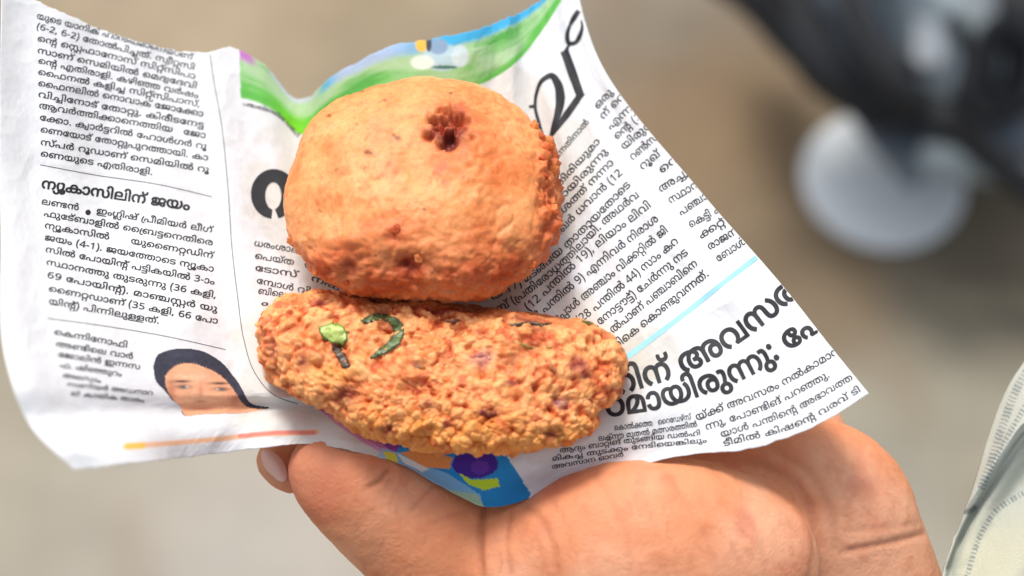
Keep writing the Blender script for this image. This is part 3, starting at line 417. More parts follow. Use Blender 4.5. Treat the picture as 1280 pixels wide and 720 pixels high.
[724,[[398,496,1,340,496,0,248,476,0,179,440,0,133,395,0,122,369,1,121,365,0,124,354,0,123,351,1,120,340,0,117,320,0,117,312,1,117,250,0,162,183,0,209,183,1,254,183,0,295,235,0,295,270,1,295,292,0,279,328,0,243,350,0,214,350,1,168,350,0,109,298,0,89,271,1,66,329,1,82,349,0,129,389,0,191,416,0,229,416,1,281,416,0,347,375,0,378,309,0,378,270,1,378,230,0,342,159,0,268,115,0,210,115,1,159,115,0,82,161,0,40,250,0,40,313,1,40,367,0,87,460,0,179,528,0,313,566,0,399,566,1,494,566,0,615,529,0,673,456,0,673,402,1,673,368,0,646,313,0,588,274,0,541,263,1,447,279,1,447,310,1,454,310,1,489,310,0,537,318,0,554,331,1,572,345,0,586,375,0,586,396,1,586,427,0,549,471,0,467,496,0],[685,144,1,685,113,0,662,60,0,641,42,1,625,28,0,583,9,0,521,0,0,473,0,1,261,0,1,220,0,0,178,-6,0,166,-13,1,150,-20,0,136,-46,0,136,-62,1,136,-77,0,146,-102,0,159,-110,1,172,-119,0,217,-129,0,259,-129,1,667,-129,1,667,-201,1,255,-201,1,203,-201,0,131,-185,0,106,-170,1,78,-153,0,50,-101,0,50,-68,1,50,-33,0,75,22,0,103,40,1,117,50,0,153,63,0,203,70,0,238,70,1,465,70,1,506,70,0,559,80,0,574,93,1,586,103,0,598,132,0,598,154,1,598,174,0,582,206,0,565,218,1,550,228,0,505,240,0,466,240,1,447,240,1,447,293,1,552,285,1,621,272,0,685,196,0]]],
[654,[[263,404,1,263,472,0,353,566,0,441,566,1,505,566,0,582,514,0,617,434,0,617,392,1,617,325,0,552,215,0,433,150,0,351,150,1,330,150,1,230,150,0,100,216,0,37,330,0,37,401,1,37,439,0,61,522,0,91,566,1,158,529,1,136,491,0,123,433,0,123,404,1,123,340,0,176,258,0,270,219,0,332,219,1,351,219,1,409,219,0,489,267,0,531,348,0,531,397,1,531,436,0,492,497,0,439,497,1,407,497,0,366,472,0,347,430,0,347,403,1,347,361,0,374,293,0,408,229,0,435,163,0,435,123,1,435,94,0,410,31,0,340,-12,0,272,-12,1,235,-12,0,153,5,0,112,27,1,143,94,1,170,78,0,235,59,0,271,59,1,321,59,0,352,98,0,352,126,1,352,164,0,325,227,0,290,288,0,263,358,0]]],
[2191,[[240,-12,1,188,-12,0,97,40,0,42,152,0,42,241,1,42,347,0,127,491,0,270,566,0,358,566,1,442,566,0,544,511,0,583,460,1,596,428,1,608,252,1,608,0,1,522,0,1,522,306,1,522,366,0,501,435,0,478,456,1,457,475,0,404,494,0,357,494,1,285,494,0,180,427,0,123,312,0,123,239,1,123,228,1,123,172,0,153,96,0,206,58,0,242,58,1,267,58,0,305,81,0,327,125,0,327,157,1,327,207,0,275,258,0,233,258,1,194,258,0,124,218,0,95,186,1,80,248,1,109,284,0,199,328,0,248,328,1,296,328,0,369,290,0,410,217,0,410,165,1,410,110,0,368,30,0,292,-12,0],[791,566,1,844,566,0,924,547,0,963,524,1,988,504,1,1054,463,0,1143,317,0,1143,219,1,1143,148,0,1096,44,0,1005,-12,0,939,-12,1,874,-12,0,782,44,0,735,148,0,735,219,1,735,285,0,779,392,0,855,476,0,903,504,1,918,520,1,962,545,0,1053,566,0,1093,566,1,1151,566,0,1240,535,0,1304,478,0,1324,439,1,1323,378,1,1354,268,1,1354,0,1,1268,0,1,1268,270,1,1268,349,0,1241,434,0,1207,461,1,1182,481,0,1127,497,0,1087,497,1,1065,497,0,1019,491,0,994,482,1,963,467,1,925,449,0,861,379,0,823,282,0,823,221,1,823,157,0,856,86,0,909,58,0,939,58,1,971,58,0,1023,86,0,1055,157,0,1055,221,1,1055,277,0,1021,375,0,960,450,0,919,472,1,895,482,1,880,488,0,850,494,0,818,497,0,799,497,1,746,497,0,679,471,0,659,450,1,634,425,0,608,352,0,608,289,1,608,30,1,533,30,1,533,277,1,556,454,1,585,492,0,654,541,0,738,566,0],[1536,566,1,1589,566,0,1669,547,0,1708,524,1,1733,504,1,1799,463,0,1888,317,0,1888,219,1,1888,148,0,1841,44,0,1750,-12,0,1684,-12,1,1619,-12,0,1527,44,0,1480,148,0,1480,219,1,1480,285,0,1524,392,0,1600,475,0,1648,504,1,1663,520,1,1707,545,0,1800,566,0,1855,566,1,1930,566,0,2041,522,0,2115,444,0,2152,340,0,2152,281,1,2152,211,0,2110,102,0,2038,20,0,1991,-9,1,1941,54,1,1974,74,0,2029,133,0,2063,216,0,2063,271,1,2063,334,0,2014,437,0,1917,497,0,1845,497,1,1815,497,0,1764,491,0,1739,482,1,1708,467,1,1670,449,0,1606,379,0,1568,282,0,1568,221,1,1568,157,0,1601,86,0,1654,58,0,1684,58,1,1715,58,0,1767,86,0,1800,157,0,1800,221,1,1800,278,0,1766,375,0,1705,450,0,1664,471,1,1640,482,1,1627,487,0,1599,493,0,1566,497,0,1544,497,1,1491,497,0,1424,471,0,1404,450,1,1379,425,0,1354,352,0,1354,289,1,1354,40,1,1277,40,1,1277,209,1,1301,454,1,1326,486,0,1389,537,0,1476,566,0]]],
[736,[[495,-12,1,432,-12,0,343,41,0,297,144,0,297,217,1,297,275,0,333,374,0,398,462,0,440,501,1,469,532,1,498,558,0,540,616,0,540,651,1,540,678,0,504,720,0,462,720,1,440,720,0,400,714,0,387,709,1,368,778,1,385,783,0,443,792,0,475,792,1,535,792,0,601,749,0,627,691,0,627,668,1,627,616,0,574,534,0,527,491,1,507,464,1,465,429,0,411,348,0,385,261,0,385,215,1,385,154,0,416,85,0,467,58,0,496,58,1,551,58,0,608,137,0,608,215,1,608,254,0,590,331,0,554,400,0,499,456,0,462,473,1,438,484,0,384,495,0,352,495,1,280,495,0,180,436,0,128,335,0,128,273,1,128,221,0,158,139,0,213,77,0,250,54,1,200,-9,1,157,16,0,84,95,0,39,206,0,39,277,1,39,339,0,80,444,0,159,522,0,276,566,0,351,566,1,396,566,0,473,550,0,507,533,1,512,531,0,522,526,0,526,523,1,585,490,0,661,391,0,697,277,0,697,221,1,697,112,0,593,-12,0]]],
[1149,[[229,346,1,297,346,0,384,295,0,427,216,0,427,173,1,427,133,0,401,71,0,382,57,1,357,70,1,677,70,1,692,0,1,328,0,1,299,52,1,319,72,0,343,121,0,343,158,1,343,212,0,285,276,0,229,276,1,194,276,0,143,245,0,116,195,0,116,164,1,116,130,0,144,74,0,175,51,1,129,-7,1,87,24,0,32,109,0,32,166,1,32,219,0,81,300,0,170,346,0],[658,0,1,658,381,1,658,411,0,650,459,0,638,473,1,630,483,0,606,496,0,586,496,1,555,496,0,519,457,0,519,418,1,519,388,0,544,336,0,605,304,0,658,304,1,683,304,1,745,304,0,841,348,0,915,421,0,972,509,0,994,554,1,1078,554,1,1078,0,1],[590,566,1,623,566,0,674,551,0,693,536,1,719,516,0,744,447,0,744,386,1,744,70,1,992,70,1,992,329,1,992,346,0,993,392,0,995,434,0,997,445,1,999,443,1,972,378,0,879,285,0,761,235,0,696,235,1,665,235,1,584,235,0,481,284,0,433,367,0,433,417,1,433,455,0,469,523,0,539,566,0]]],
[453,[[226,-12,1,166,-12,0,79,36,0,32,121,0,32,176,1,32,232,0,81,316,0,169,363,0,226,363,1,284,363,0,371,317,0,421,234,0,421,176,1,421,119,0,371,35,0,284,-12,0],[226,295,1,179,295,0,116,236,0,116,175,1,116,115,0,180,56,0,226,56,1,273,56,0,337,115,0,337,176,1,337,236,0,274,295,0]]],
[1430,[[237,-12,1,185,-12,0,94,40,0,39,149,0,39,232,1,39,310,0,90,434,0,181,520,0,303,566,0,374,566,1,452,566,0,566,522,0,640,444,0,676,340,0,676,281,1,676,211,0,634,102,0,562,20,0,515,-9,1,466,54,1,499,74,0,554,134,0,587,218,0,587,271,1,587,339,0,537,439,0,440,494,0,370,494,1,298,494,0,185,425,0,120,305,0,120,228,1,120,171,0,150,95,0,204,58,0,240,58,1,265,58,0,303,81,0,325,126,0,325,158,1,325,206,0,272,258,0,231,258,1,192,258,0,122,219,0,93,187,1,77,248,1,107,284,0,196,328,0,245,328,1,294,328,0,367,290,0,408,217,0,408,165,1,408,110,0,366,30,0,289,-12,0],[952,-12,1,900,-12,0,809,40,0,754,149,0,754,232,1,754,310,0,805,434,0,896,520,0,1018,566,0,1089,566,1,1167,566,0,1281,522,0,1355,444,0,1391,340,0,1391,281,1,1391,211,0,1349,102,0,1277,20,0,1230,-9,1,1181,54,1,1214,74,0,1269,134,0,1302,218,0,1302,271,1,1302,339,0,1252,439,0,1155,494,0,1085,494,1,1013,494,0,900,425,0,835,305,0,835,228,1,835,171,0,865,95,0,919,58,0,955,58,1,980,58,0,1018,81,0,1040,126,0,1040,158,1,1040,206,0,987,258,0,946,258,1,907,258,0,837,219,0,808,187,1,792,248,1,822,284,0,911,328,0,960,328,1,1009,328,0,1082,290,0,1123,217,0,1123,165,1,1123,110,0,1081,30,0,1004,-12,0]]],
[859,[[788,554,1,788,0,1,63,0,1,63,313,1,63,387,0,96,475,0,126,504,1,158,535,0,247,566,0,305,566,1,365,566,0,454,536,0,483,507,1,515,476,0,544,383,0,544,322,1,544,222,1,149,222,1,149,70,1,702,70,1,702,554,1],[304,496,1,223,496,0,149,413,0,149,321,1,149,292,1,458,292,1,458,320,1,458,415,0,384,496,0]]],
[939,[[297,566,1,352,566,0,437,544,0,503,497,0,531,458,1,501,470,1,531,512,0,614,566,0,685,566,1,759,566,0,854,510,0,899,424,0,899,377,1,899,337,0,877,277,0,834,233,0,801,216,1,636,181,1,574,173,1,546,169,0,468,166,0,439,166,1,242,166,1,202,166,0,161,161,0,149,156,1,133,149,0,121,128,0,121,114,1,121,89,0,147,64,0,184,56,0,199,56,1,245,56,0,331,76,0,409,106,0,444,121,1,467,131,0,510,150,0,554,167,0,598,182,0,621,188,1,644,196,0,673,211,0,695,222,0,718,229,0,735,229,1,772,229,0,835,206,0,873,156,0,873,115,1,873,54,0,795,-12,0,726,-12,1,669,-12,0,604,27,0,576,88,0,576,119,1,576,148,0,610,189,0,638,198,1,690,217,1,680,211,0,659,187,0,645,150,0,645,124,1,645,85,0,690,50,0,725,50,1,765,50,0,797,89,0,797,115,1,797,141,0,775,169,0,740,181,0,722,181,1,696,181,0,654,163,0,632,146,1,626,155,1,613,142,0,582,117,0,544,93,0,520,81,1,464,53,0,357,11,0,252,-12,0,199,-12,1,158,-12,0,84,11,0,38,66,0,38,113,1,38,140,0,62,190,0,89,206,1,109,219,0,170,233,0,225,233,1,572,233,1,628,233,0,705,242,0,758,261,0,775,276,1,795,293,0,813,342,0,813,373,1,813,400,0,788,457,0,729,496,0,677,496,1,645,496,0,597,477,0,582,459,1,564,438,0,550,372,0,550,310,1,550,259,1,467,259,1,467,323,1,467,367,0,448,442,0,417,467,1,399,481,0,344,499,0,294,499,1,238,499,0,163,481,0,136,456,1,132,452,0,126,437,0,124,430,1,119,414,0,115,394,0,115,381,1,115,337,0,159,300,0,194,300,1,222,300,0,253,320,0,266,351,0,266,367,1,266,397,0,230,430,0,192,430,1,151,430,0,90,394,0,71,373,1,75,415,1,100,442,0,170,478,0,212,478,1,259,478,0,316,446,0,342,395,0,342,366,1,342,333,0,312,275,0,247,240,0,195,240,1,122,240,0,43,315,0,43,385,1,43,436,0,101,518,0,214,566,0]]],
[1506,[[523,566,1,603,566,0,706,491,0,756,362,0,756,279,1,756,185,0,700,55,0,596,-12,0,524,-12,1,470,-12,0,383,25,0,352,62,1,321,99,0,288,208,0,288,279,1,288,413,0,414,566,0],[523,496,1,447,496,0,374,388,0,374,278,1,374,204,0,407,106,0,473,58,0,521,58,1,570,58,0,636,105,0,670,203,0,670,278,1,670,353,0,637,450,0,571,496,0],[216,-12,1,126,-12,0,32,76,0,32,152,1,32,199,0,74,268,0,109,288,1,133,302,0,192,320,0,275,328,0,333,328,1,961,328,1,1014,328,0,1086,315,0,1137,290,0,1156,271,1,1177,249,0,1199,189,0,1199,151,1,1199,76,0,1107,-12,0,1024,-12,1,968,-12,0,880,35,0,830,131,0,830,204,1,830,225,0,834,269,0,836,288,1,837,293,0,838,302,0,839,307,1,853,370,0,913,466,0,998,532,0,1104,566,0,1165,566,1,1242,566,0,1356,522,0,1430,444,0,1467,340,0,1467,281,1,1467,211,0,1425,102,0,1353,20,0,1306,-9,1,1257,54,1,1290,74,0,1345,134,0,1378,218,0,1378,271,1,1378,337,0,1329,437,0,1233,494,0,1162,494,1,1104,494,0,1007,450,0,938,365,0,922,305,1,921,300,0,920,289,0,918,284,1,915,266,0,911,224,0,911,206,1,911,154,0,938,87,0,989,56,0,1026,56,1,1067,56,0,1116,100,0,1116,148,1,1116,174,0,1101,212,0,1087,225,1,1068,243,0,1005,258,0,946,258,1,331,258,1,260,258,0,185,247,0,157,229,1,139,218,0,118,180,0,118,154,1,118,121,0,143,78,0,189,58,0,219,58,1,251,58,0,316,79,0,352,106,1,402,52,1,372,30,0,314,2,0,253,-12,0]]],
[563,[[269,566,1,358,566,0,487,527,0,536,500,1,489,433,1,449,459,0,339,494,0,268,494,1,217,494,0,153,470,0,122,429,0,122,403,1,122,384,0,132,358,0,142,349,1,162,329,0,244,317,0,299,317,1,313,317,1,384,317,0,473,287,0,498,255,1,513,237,0,528,188,0,528,157,1,528,98,0,464,29,0,362,0,0,305,0,1,42,0,1,42,70,1,270,70,1,323,70,0,392,79,0,413,95,1,426,105,0,441,136,0,441,158,1,441,176,0,428,210,0,412,221,1,396,233,0,341,244,0,293,244,1,270,244,1,201,244,0,92,274,0,65,307,1,50,325,0,35,371,0,35,402,1,35,450,0,85,524,0,189,566,0],[289,-253,1,235,-253,0,142,-236,0,59,-204,0,20,-183,1,66,-115,1,96,-133,0,166,-163,0,248,-180,0,293,-180,1,347,-180,0,413,-156,0,443,-114,0,443,-88,1,443,-57,0,402,-4,0,359,12,1,397,68,1,438,57,0,496,13,0,528,-48,0,528,-87,1,528,-136,0,476,-211,0,370,-253,0]]],
[1647,[[367,566,1,411,566,0,506,550,0,546,533,1,551,531,0,565,520,0,570,518,1,625,504,0,685,456,0,710,399,0,710,368,1,710,344,0,694,302,0,655,268,0,622,253,1,626,256,1,670,242,0,721,180,0,721,136,1,721,97,0,682,29,0,600,-12,0,533,-12,1,457,-12,0,356,54,0,306,166,0,306,235,1,306,291,0,340,393,0,411,481,0,468,515,1,473,518,0,483,524,0,488,527,1,524,545,0,612,566,0,669,566,1,737,566,0,827,532,0,888,477,0,910,444,1,936,247,1,936,0,1,849,0,1,849,281,1,849,355,0,825,431,0,800,454,1,778,474,0,714,499,0,657,499,1,630,499,0,581,492,0,561,486,1,514,472,0,448,416,0,408,344,0,390,271,0,390,239,1,390,151,0,464,55,0,534,55,1,586,55,0,637,97,0,637,138,1,637,175,0,580,218,0,519,218,1,500,218,1,500,288,1,514,288,1,576,288,0,626,332,0,626,369,1,626,416,0,561,473,0,497,484,1,458,494,0,398,497,0,374,497,1,291,497,0,182,438,0,128,337,0,128,273,1,128,221,0,158,139,0,213,77,0,250,54,1,200,-9,1,157,16,0,84,95,0,39,206,0,39,277,1,39,339,0,79,444,0,161,522,0,284,566,0],[1117,566,1,1203,566,0,1329,507,0,1409,401,0,1425,329,1,1431,304,0,1436,252,0,1436,224,1,1436,143,0,1383,38,0,1288,-12,0,1223,-12,1,1158,-12,0,1075,42,0,1036,127,0,1036,171,1,1036,269,0,1175,382,0,1304,382,1,1312,382,0,1333,381,0,1345,379,1,1375,377,1,1451,365,0,1560,286,0,1619,165,0,1619,91,1,1619,23,0,1578,-85,0,1498,-161,0,1381,-201,0,1306,-201,1,1254,-201,0,1168,-183,0,1138,-172,1,1166,-102,1,1194,-114,0,1265,-128,0,1308,-128,1,1370,-128,0,1455,-95,0,1509,-35,0,1533,45,0,1533,92,1,1533,144,0,1506,222,0,1452,278,0,1412,296,1,1374,302,1,1356,308,0,1318,313,0,1301,313,1,1244,313,0,1164,282,0,1122,220,0,1122,171,1,1122,144,0,1142,92,0,1189,58,0,1227,58,1,1289,58,0,1353,142,0,1353,225,1,1353,252,0,1347,307,0,1340,332,1,1335,354,1,1321,394,0,1267,457,0,1181,494,0,1118,494,1,1083,494,0,1014,474,0,988,451,1,972,436,0,949,395,0,936,334,0,936,288,1,936,204,1,880,450,1,907,487,0,976,539,0,1064,566,0]]],
[1759,[[351,566,1,400,566,0,484,545,0,527,522,1,549,503,1,619,463,0,711,315,0,711,219,1,711,148,0,664,44,0,574,-12,0,509,-12,1,443,-12,0,351,44,0,303,148,0,303,219,1,303,285,0,347,392,0,423,476,0,471,504,1,486,520,1,530,545,0,621,566,0,661,566,1,719,566,0,808,535,0,872,478,0,892,439,1,894,407,1,922,278,1,922,0,1,836,0,1,836,270,1,836,349,0,809,434,0,775,461,1,751,481,0,695,497,0,655,497,1,635,497,0,587,491,0,562,482,1,531,467,1,493,449,0,429,379,0,391,282,0,391,221,1,391,157,0,424,86,0,477,58,0,507,58,1,539,58,0,591,85,0,623,156,0,623,221,1,623,277,0,585,377,0,519,453,0,475,473,1,454,483,1,431,491,0,387,497,0,360,497,1,284,497,0,180,438,0,128,337,0,128,273,1,128,221,0,158,139,0,213,77,0,250,54,1,200,-9,1,157,16,0,84,95,0,39,206,0,39,277,1,39,339,0,80,444,0,159,522,0,276,566,0],[1104,566,1,1157,566,0,1237,547,0,1276,524,1,1301,504,1,1367,463,0,1456,317,0,1456,219,1,1456,148,0,1409,44,0,1318,-12,0,1252,-12,1,1187,-12,0,1095,44,0,1048,148,0,1048,219,1,1048,285,0,1092,392,0,1168,475,0,1216,504,1,1231,520,1,1275,545,0,1368,566,0,1423,566,1,1498,566,0,1609,522,0,1683,444,0,1720,340,0,1720,281,1,1720,211,0,1678,102,0,1606,20,0,1559,-9,1,1509,54,1,1542,74,0,1597,133,0,1631,216,0,1631,271,1,1631,334,0,1582,437,0,1485,497,0,1413,497,1,1383,497,0,1332,491,0,1307,482,1,1276,467,1,1238,449,0,1174,379,0,1136,282,0,1136,221,1,1136,157,0,1169,86,0,1222,58,0,1252,58,1,1283,58,0,1335,86,0,1368,157,0,1368,221,1,1368,278,0,1334,375,0,1273,450,0,1232,471,1,1208,482,1,1195,487,0,1167,493,0,1134,497,0,1112,497,1,1059,497,0,992,471,0,972,450,1,947,425,0,922,352,0,922,289,1,922,40,1,845,40,1,845,209,1,869,454,1,894,486,0,957,537,0,1044,566,0]]],
[674,[[341,566,1,415,566,0,526,522,0,599,444,0,635,340,0,635,281,1,635,211,0,593,102,0,521,20,0,474,-9,1,425,54,1,458,74,0,513,134,0,546,218,0,546,271,1,546,337,0,498,437,0,405,494,0,338,494,1,272,494,0,178,435,0,128,335,0,128,273,1,128,221,0,158,139,0,213,77,0,250,54,1,200,-8,1,157,16,0,84,95,0,39,206,0,39,277,1,39,339,0,78,444,0,155,522,0,268,566,0]]],
[1044,[[783,792,1,843,792,0,909,749,0,935,691,0,935,668,1,935,616,0,882,534,0,835,491,1,815,464,1,773,429,0,719,348,0,693,261,0,693,215,1,693,154,0,724,86,0,775,58,0,804,58,1,860,58,0,916,138,0,916,215,1,916,254,0,899,330,0,864,398,0,812,454,0,776,473,1,759,483,0,708,495,0,682,495,1,645,495,0,580,476,0,559,459,1,523,431,0,492,332,0,492,263,1,492,246,1,492,197,0,481,126,0,458,73,0,439,51,1,413,21,0,335,-12,0,278,-12,1,205,-12,0,97,53,0,39,177,0,39,263,1,39,331,0,74,438,0,144,527,0,194,566,1,248,504,1,213,480,0,158,412,0,127,322,0,127,265,1,127,203,0,163,111,0,230,60,0,274,60,1,316,60,0,363,85,0,377,106,1,394,132,0,404,222,0,404,265,1,404,280,1,404,367,0,448,473,0,488,507,1,526,539,0,620,566,0,677,566,1,715,566,0,785,549,0,815,535,1,835,525,1,890,493,0,966,396,0,1005,281,0,1005,220,1,1005,112,0,902,-12,0,804,-12,1,740,-12,0,651,41,0,605,144,0,605,217,1,605,275,0,641,374,0,706,462,0,748,501,1,777,532,1,806,558,0,848,616,0,848,651,1,848,678,0,813,720,0,770,720,1,748,720,0,708,714,0,695,709,1,676,778,1,693,783,0,751,792,0]]],
[897,[[622,566,1,694,566,0,800,498,0,858,376,0,858,293,1,858,227,0,823,120,0,754,31,0,703,-8,1,649,53,1,685,78,0,739,144,0,770,233,0,770,290,1,770,351,0,733,443,0,666,494,0,620,494,1,581,494,0,535,467,0,521,447,1,505,422,0,492,338,0,492,252,1,492,243,1,492,196,0,481,126,0,458,73,0,439,51,1,413,21,0,335,-12,0,278,-12,1,205,-12,0,97,53,0,39,177,0,39,263,1,39,331,0,74,438,0,144,527,0,194,566,1,248,504,1,213,480,0,158,412,0,127,322,0,127,265,1,127,203,0,163,111,0,230,60,0,274,60,1,318,60,0,363,85,0,377,106,1,394,132,0,404,221,0,404,300,1,404,313,1,404,381,0,429,469,0,454,499,1,483,532,0,561,566,0]]],
[332,[[154,-227,1,70,-227,0,-26,-130,0,-26,-53,1,-26,-2,0,20,76,0,101,120,0,154,120,1,207,120,0,289,78,0,335,1,0,335,-53,1,335,-106,0,289,-184,0,207,-227,0],[153,57,1,106,57,0,40,2,0,40,-54,1,40,-109,0,105,-164,0,154,-164,1,201,-164,0,268,-108,0,268,-53,1,268,2,0,201,57,0],[154,-98,1,97,-98,0,41,-33,0,41,19,1,41,36,0,62,74,0,81,97,1,124,68,1,106,61,0,90,33,0,90,21,1,90,5,0,105,-18,0,134,-30,0,155,-30,1,174,-30,0,201,-18,0,217,5,0,217,21,1,217,31,0,202,55,0,185,63,1,228,97,1,249,73,0,269,40,0,269,18,1,269,-11,0,247,-64,0,197,-98,0],[104,566,1,164,566,0,233,521,0,262,445,0,262,400,1,262,339,0,227,172,0,199,84,1,119,99,1,144,185,0,174,330,0,174,395,1,174,437,0,141,494,0,94,494,1,78,494,0,45,489,0,34,486,1,17,555,1,33,560,0,79,566,0]]],
[1223,[[596,-12,1,552,-12,0,480,17,0,455,47,1,442,63,0,418,107,0,404,185,0,404,251,1,404,285,1,404,340,0,394,423,0,377,448,1,364,469,0,318,494,0,274,494,1,230,494,0,163,443,0,127,351,0,127,289,1,127,233,0,158,143,0,212,76,0,247,51,1,194,-11,1,144,29,0,74,117,0,39,225,0,39,292,1,39,378,0,97,501,0,205,566,0,278,566,1,335,566,0,413,533,0,439,503,1,458,481,0,481,428,0,491,358,0,491,308,1,491,259,1,491,189,0,506,115,0,524,94,1,538,78,0,578,60,0,608,60,1,636,60,0,678,80,0,692,97,1,709,118,0,725,184,0,725,245,1,725,554,1,811,554,1,811,262,1,811,206,0,820,141,0,833,118,1,850,89,0,903,60,0,939,60,1,985,60,0,1056,113,0,1096,205,0,1096,263,1,1096,324,0,1064,413,0,1009,478,0,976,500,1,1034,563,1,1077,528,0,1145,445,0,1184,336,0,1184,263,1,1184,187,0,1126,62,0,1015,-12,0,935,-12,1,870,-12,0,792,39,0,764,82,1,769,81,1,741,34,0,655,-12,0]]],
[243,[[-53,-67,1,-54,-74,0,-56,-90,0,-56,-98,1,-56,-121,0,-40,-169,0,4,-200,0,45,-200,1,99,-200,0,148,-144,0,148,-95,1,148,-70,0,138,-21,0,115,42,0,96,88,1,77,135,0,45,239,0,45,300,1,45,365,0,88,499,0,119,554,1,210,554,1,183,507,0,149,425,0,133,347,0,133,305,1,133,248,0,162,152,0,180,106,1,194,73,0,219,6,0,235,-62,0,235,-96,1,235,-185,0,127,-270,0,45,-270,1,-45,-270,0,-144,-174,0,-144,-97,1,-144,-86,0,-142,-67,0,-141,-60,1]]],
[1462,[[358,566,1,442,566,0,542,512,0,576,469,1,562,472,1,594,519,0,685,566,0,740,566,1,806,566,0,904,515,0,939,443,1,933,413,1,955,288,1,955,0,1,869,0,1,869,316,1,869,371,0,854,438,0,834,459,1,819,476,0,773,494,0,739,494,1,708,494,0,662,473,0,646,456,1,627,435,0,609,369,0,609,307,1,609,0,1,523,0,1,523,299,1,523,364,0,501,435,0,478,456,1,457,475,0,398,494,0,357,494,1,285,494,0,180,427,0,123,312,0,123,239,1,123,228,1,123,172,0,153,96,0,206,58,0,242,58,1,267,58,0,305,81,0,327,125,0,327,157,1,327,207,0,275,258,0,233,258,1,194,258,0,124,218,0,95,186,1,80,248,1,109,284,0,199,328,0,248,328,1,296,328,0,369,290,0,410,217,0,410,165,1,410,110,0,368,30,0,292,-12,0,240,-12,1,188,-12,0,97,40,0,42,152,0,42,241,1,42,347,0,127,491,0,270,566,0],[1202,566,1,1268,566,0,1370,534,0,1427,471,0,1427,425,1,1427,402,0,1416,364,0,1404,350,1,1389,331,0,1338,311,0,1285,311,1,1256,311,1,1218,311,0,1182,306,0,1172,301,1,1162,296,0,1154,280,0,1154,270,1,1154,243,0,1207,229,0,1252,229,1,1264,229,1,1312,229,0,1376,212,0,1395,195,1,1412,181,0,1428,140,0,1428,113,1,1428,77,0,1389,20,0,1311,-12,0,1251,-12,1,1217,-12,0,1145,-2,0,1082,15,0,1060,25,1,1091,93,1,1129,76,0,1207,59,0,1249,59,1,1303,59,0,1345,89,0,1345,111,1,1345,141,0,1300,159,0,1262,159,1,1247,159,1,1183,159,0,1111,181,0,1093,203,1,1083,216,0,1072,247,0,1072,268,1,1072,291,0,1088,332,0,1107,346,1,1128,363,0,1195,381,0,1249,381,1,1290,381,1,1318,381,0,1343,398,0,1343,423,1,1343,460,0,1267,494,0,1201,494,1,1140,494,0,1056,463,0,1028,437,1,994,406,0,955,311,0,955,244,1,955,122,1,904,157,1,894,372,1,905,403,0,945,470,0,1014,529,0,1123,566,0]]],
[986,[[331,566,1,392,566,0,476,541,0,533,496,0,552,466,1,534,470,1,568,524,0,653,566,0,711,566,1,772,566,0,861,522,0,919,447,0,947,353,0,947,304,1,947,217,0,895,97,0,847,61,1,819,40,0,749,13,0,652,0,0,584,0,1,263,0,1,220,0,0,178,-6,0,166,-13,1,150,-20,0,136,-46,0,136,-62,1,136,-77,0,146,-102,0,159,-110,1,172,-119,0,217,-129,0,259,-129,1,925,-129,1,925,-201,1,255,-201,1,203,-201,0,131,-185,0,106,-170,1,78,-153,0,50,-101,0,50,-68,1,50,-33,0,75,22,0,103,40,1,117,50,0,153,63,0,203,70,0,238,70,1,572,70,1,648,70,0,739,87,0,794,119,0,813,141,1,840,173,0,859,255,0,859,301,1,859,350,0,827,438,0,761,494,0,709,494,1,676,494,0,631,475,0,615,455,1,598,433,0,584,367,0,584,300,1,584,122,1,498,122,1,498,309,1,498,372,0,475,437,0,453,458,1,434,476,0,376,496,0,329,496,1,285,496,0,217,476,0,167,441,0,133,393,0,122,365,1,121,361,0,124,354,0,123,351,1,120,340,0,117,319,0,117,308,1,117,247,0,162,183,0,209,183,1,254,183,0,295,235,0,295,270,1,295,292,0,279,328,0,243,350,0,214,350,1,168,350,0,109,298,0,89,271,1,66,329,1,82,349,0,129,389,0,191,416,0,229,416,1,281,416,0,347,375,0,378,309,0,378,270,1,378,230,0,342,159,0,268,115,0,210,115,1,159,115,0,82,161,0,40,248,0,40,311,1,40,381,0,108,497,0,238,566,0]]],
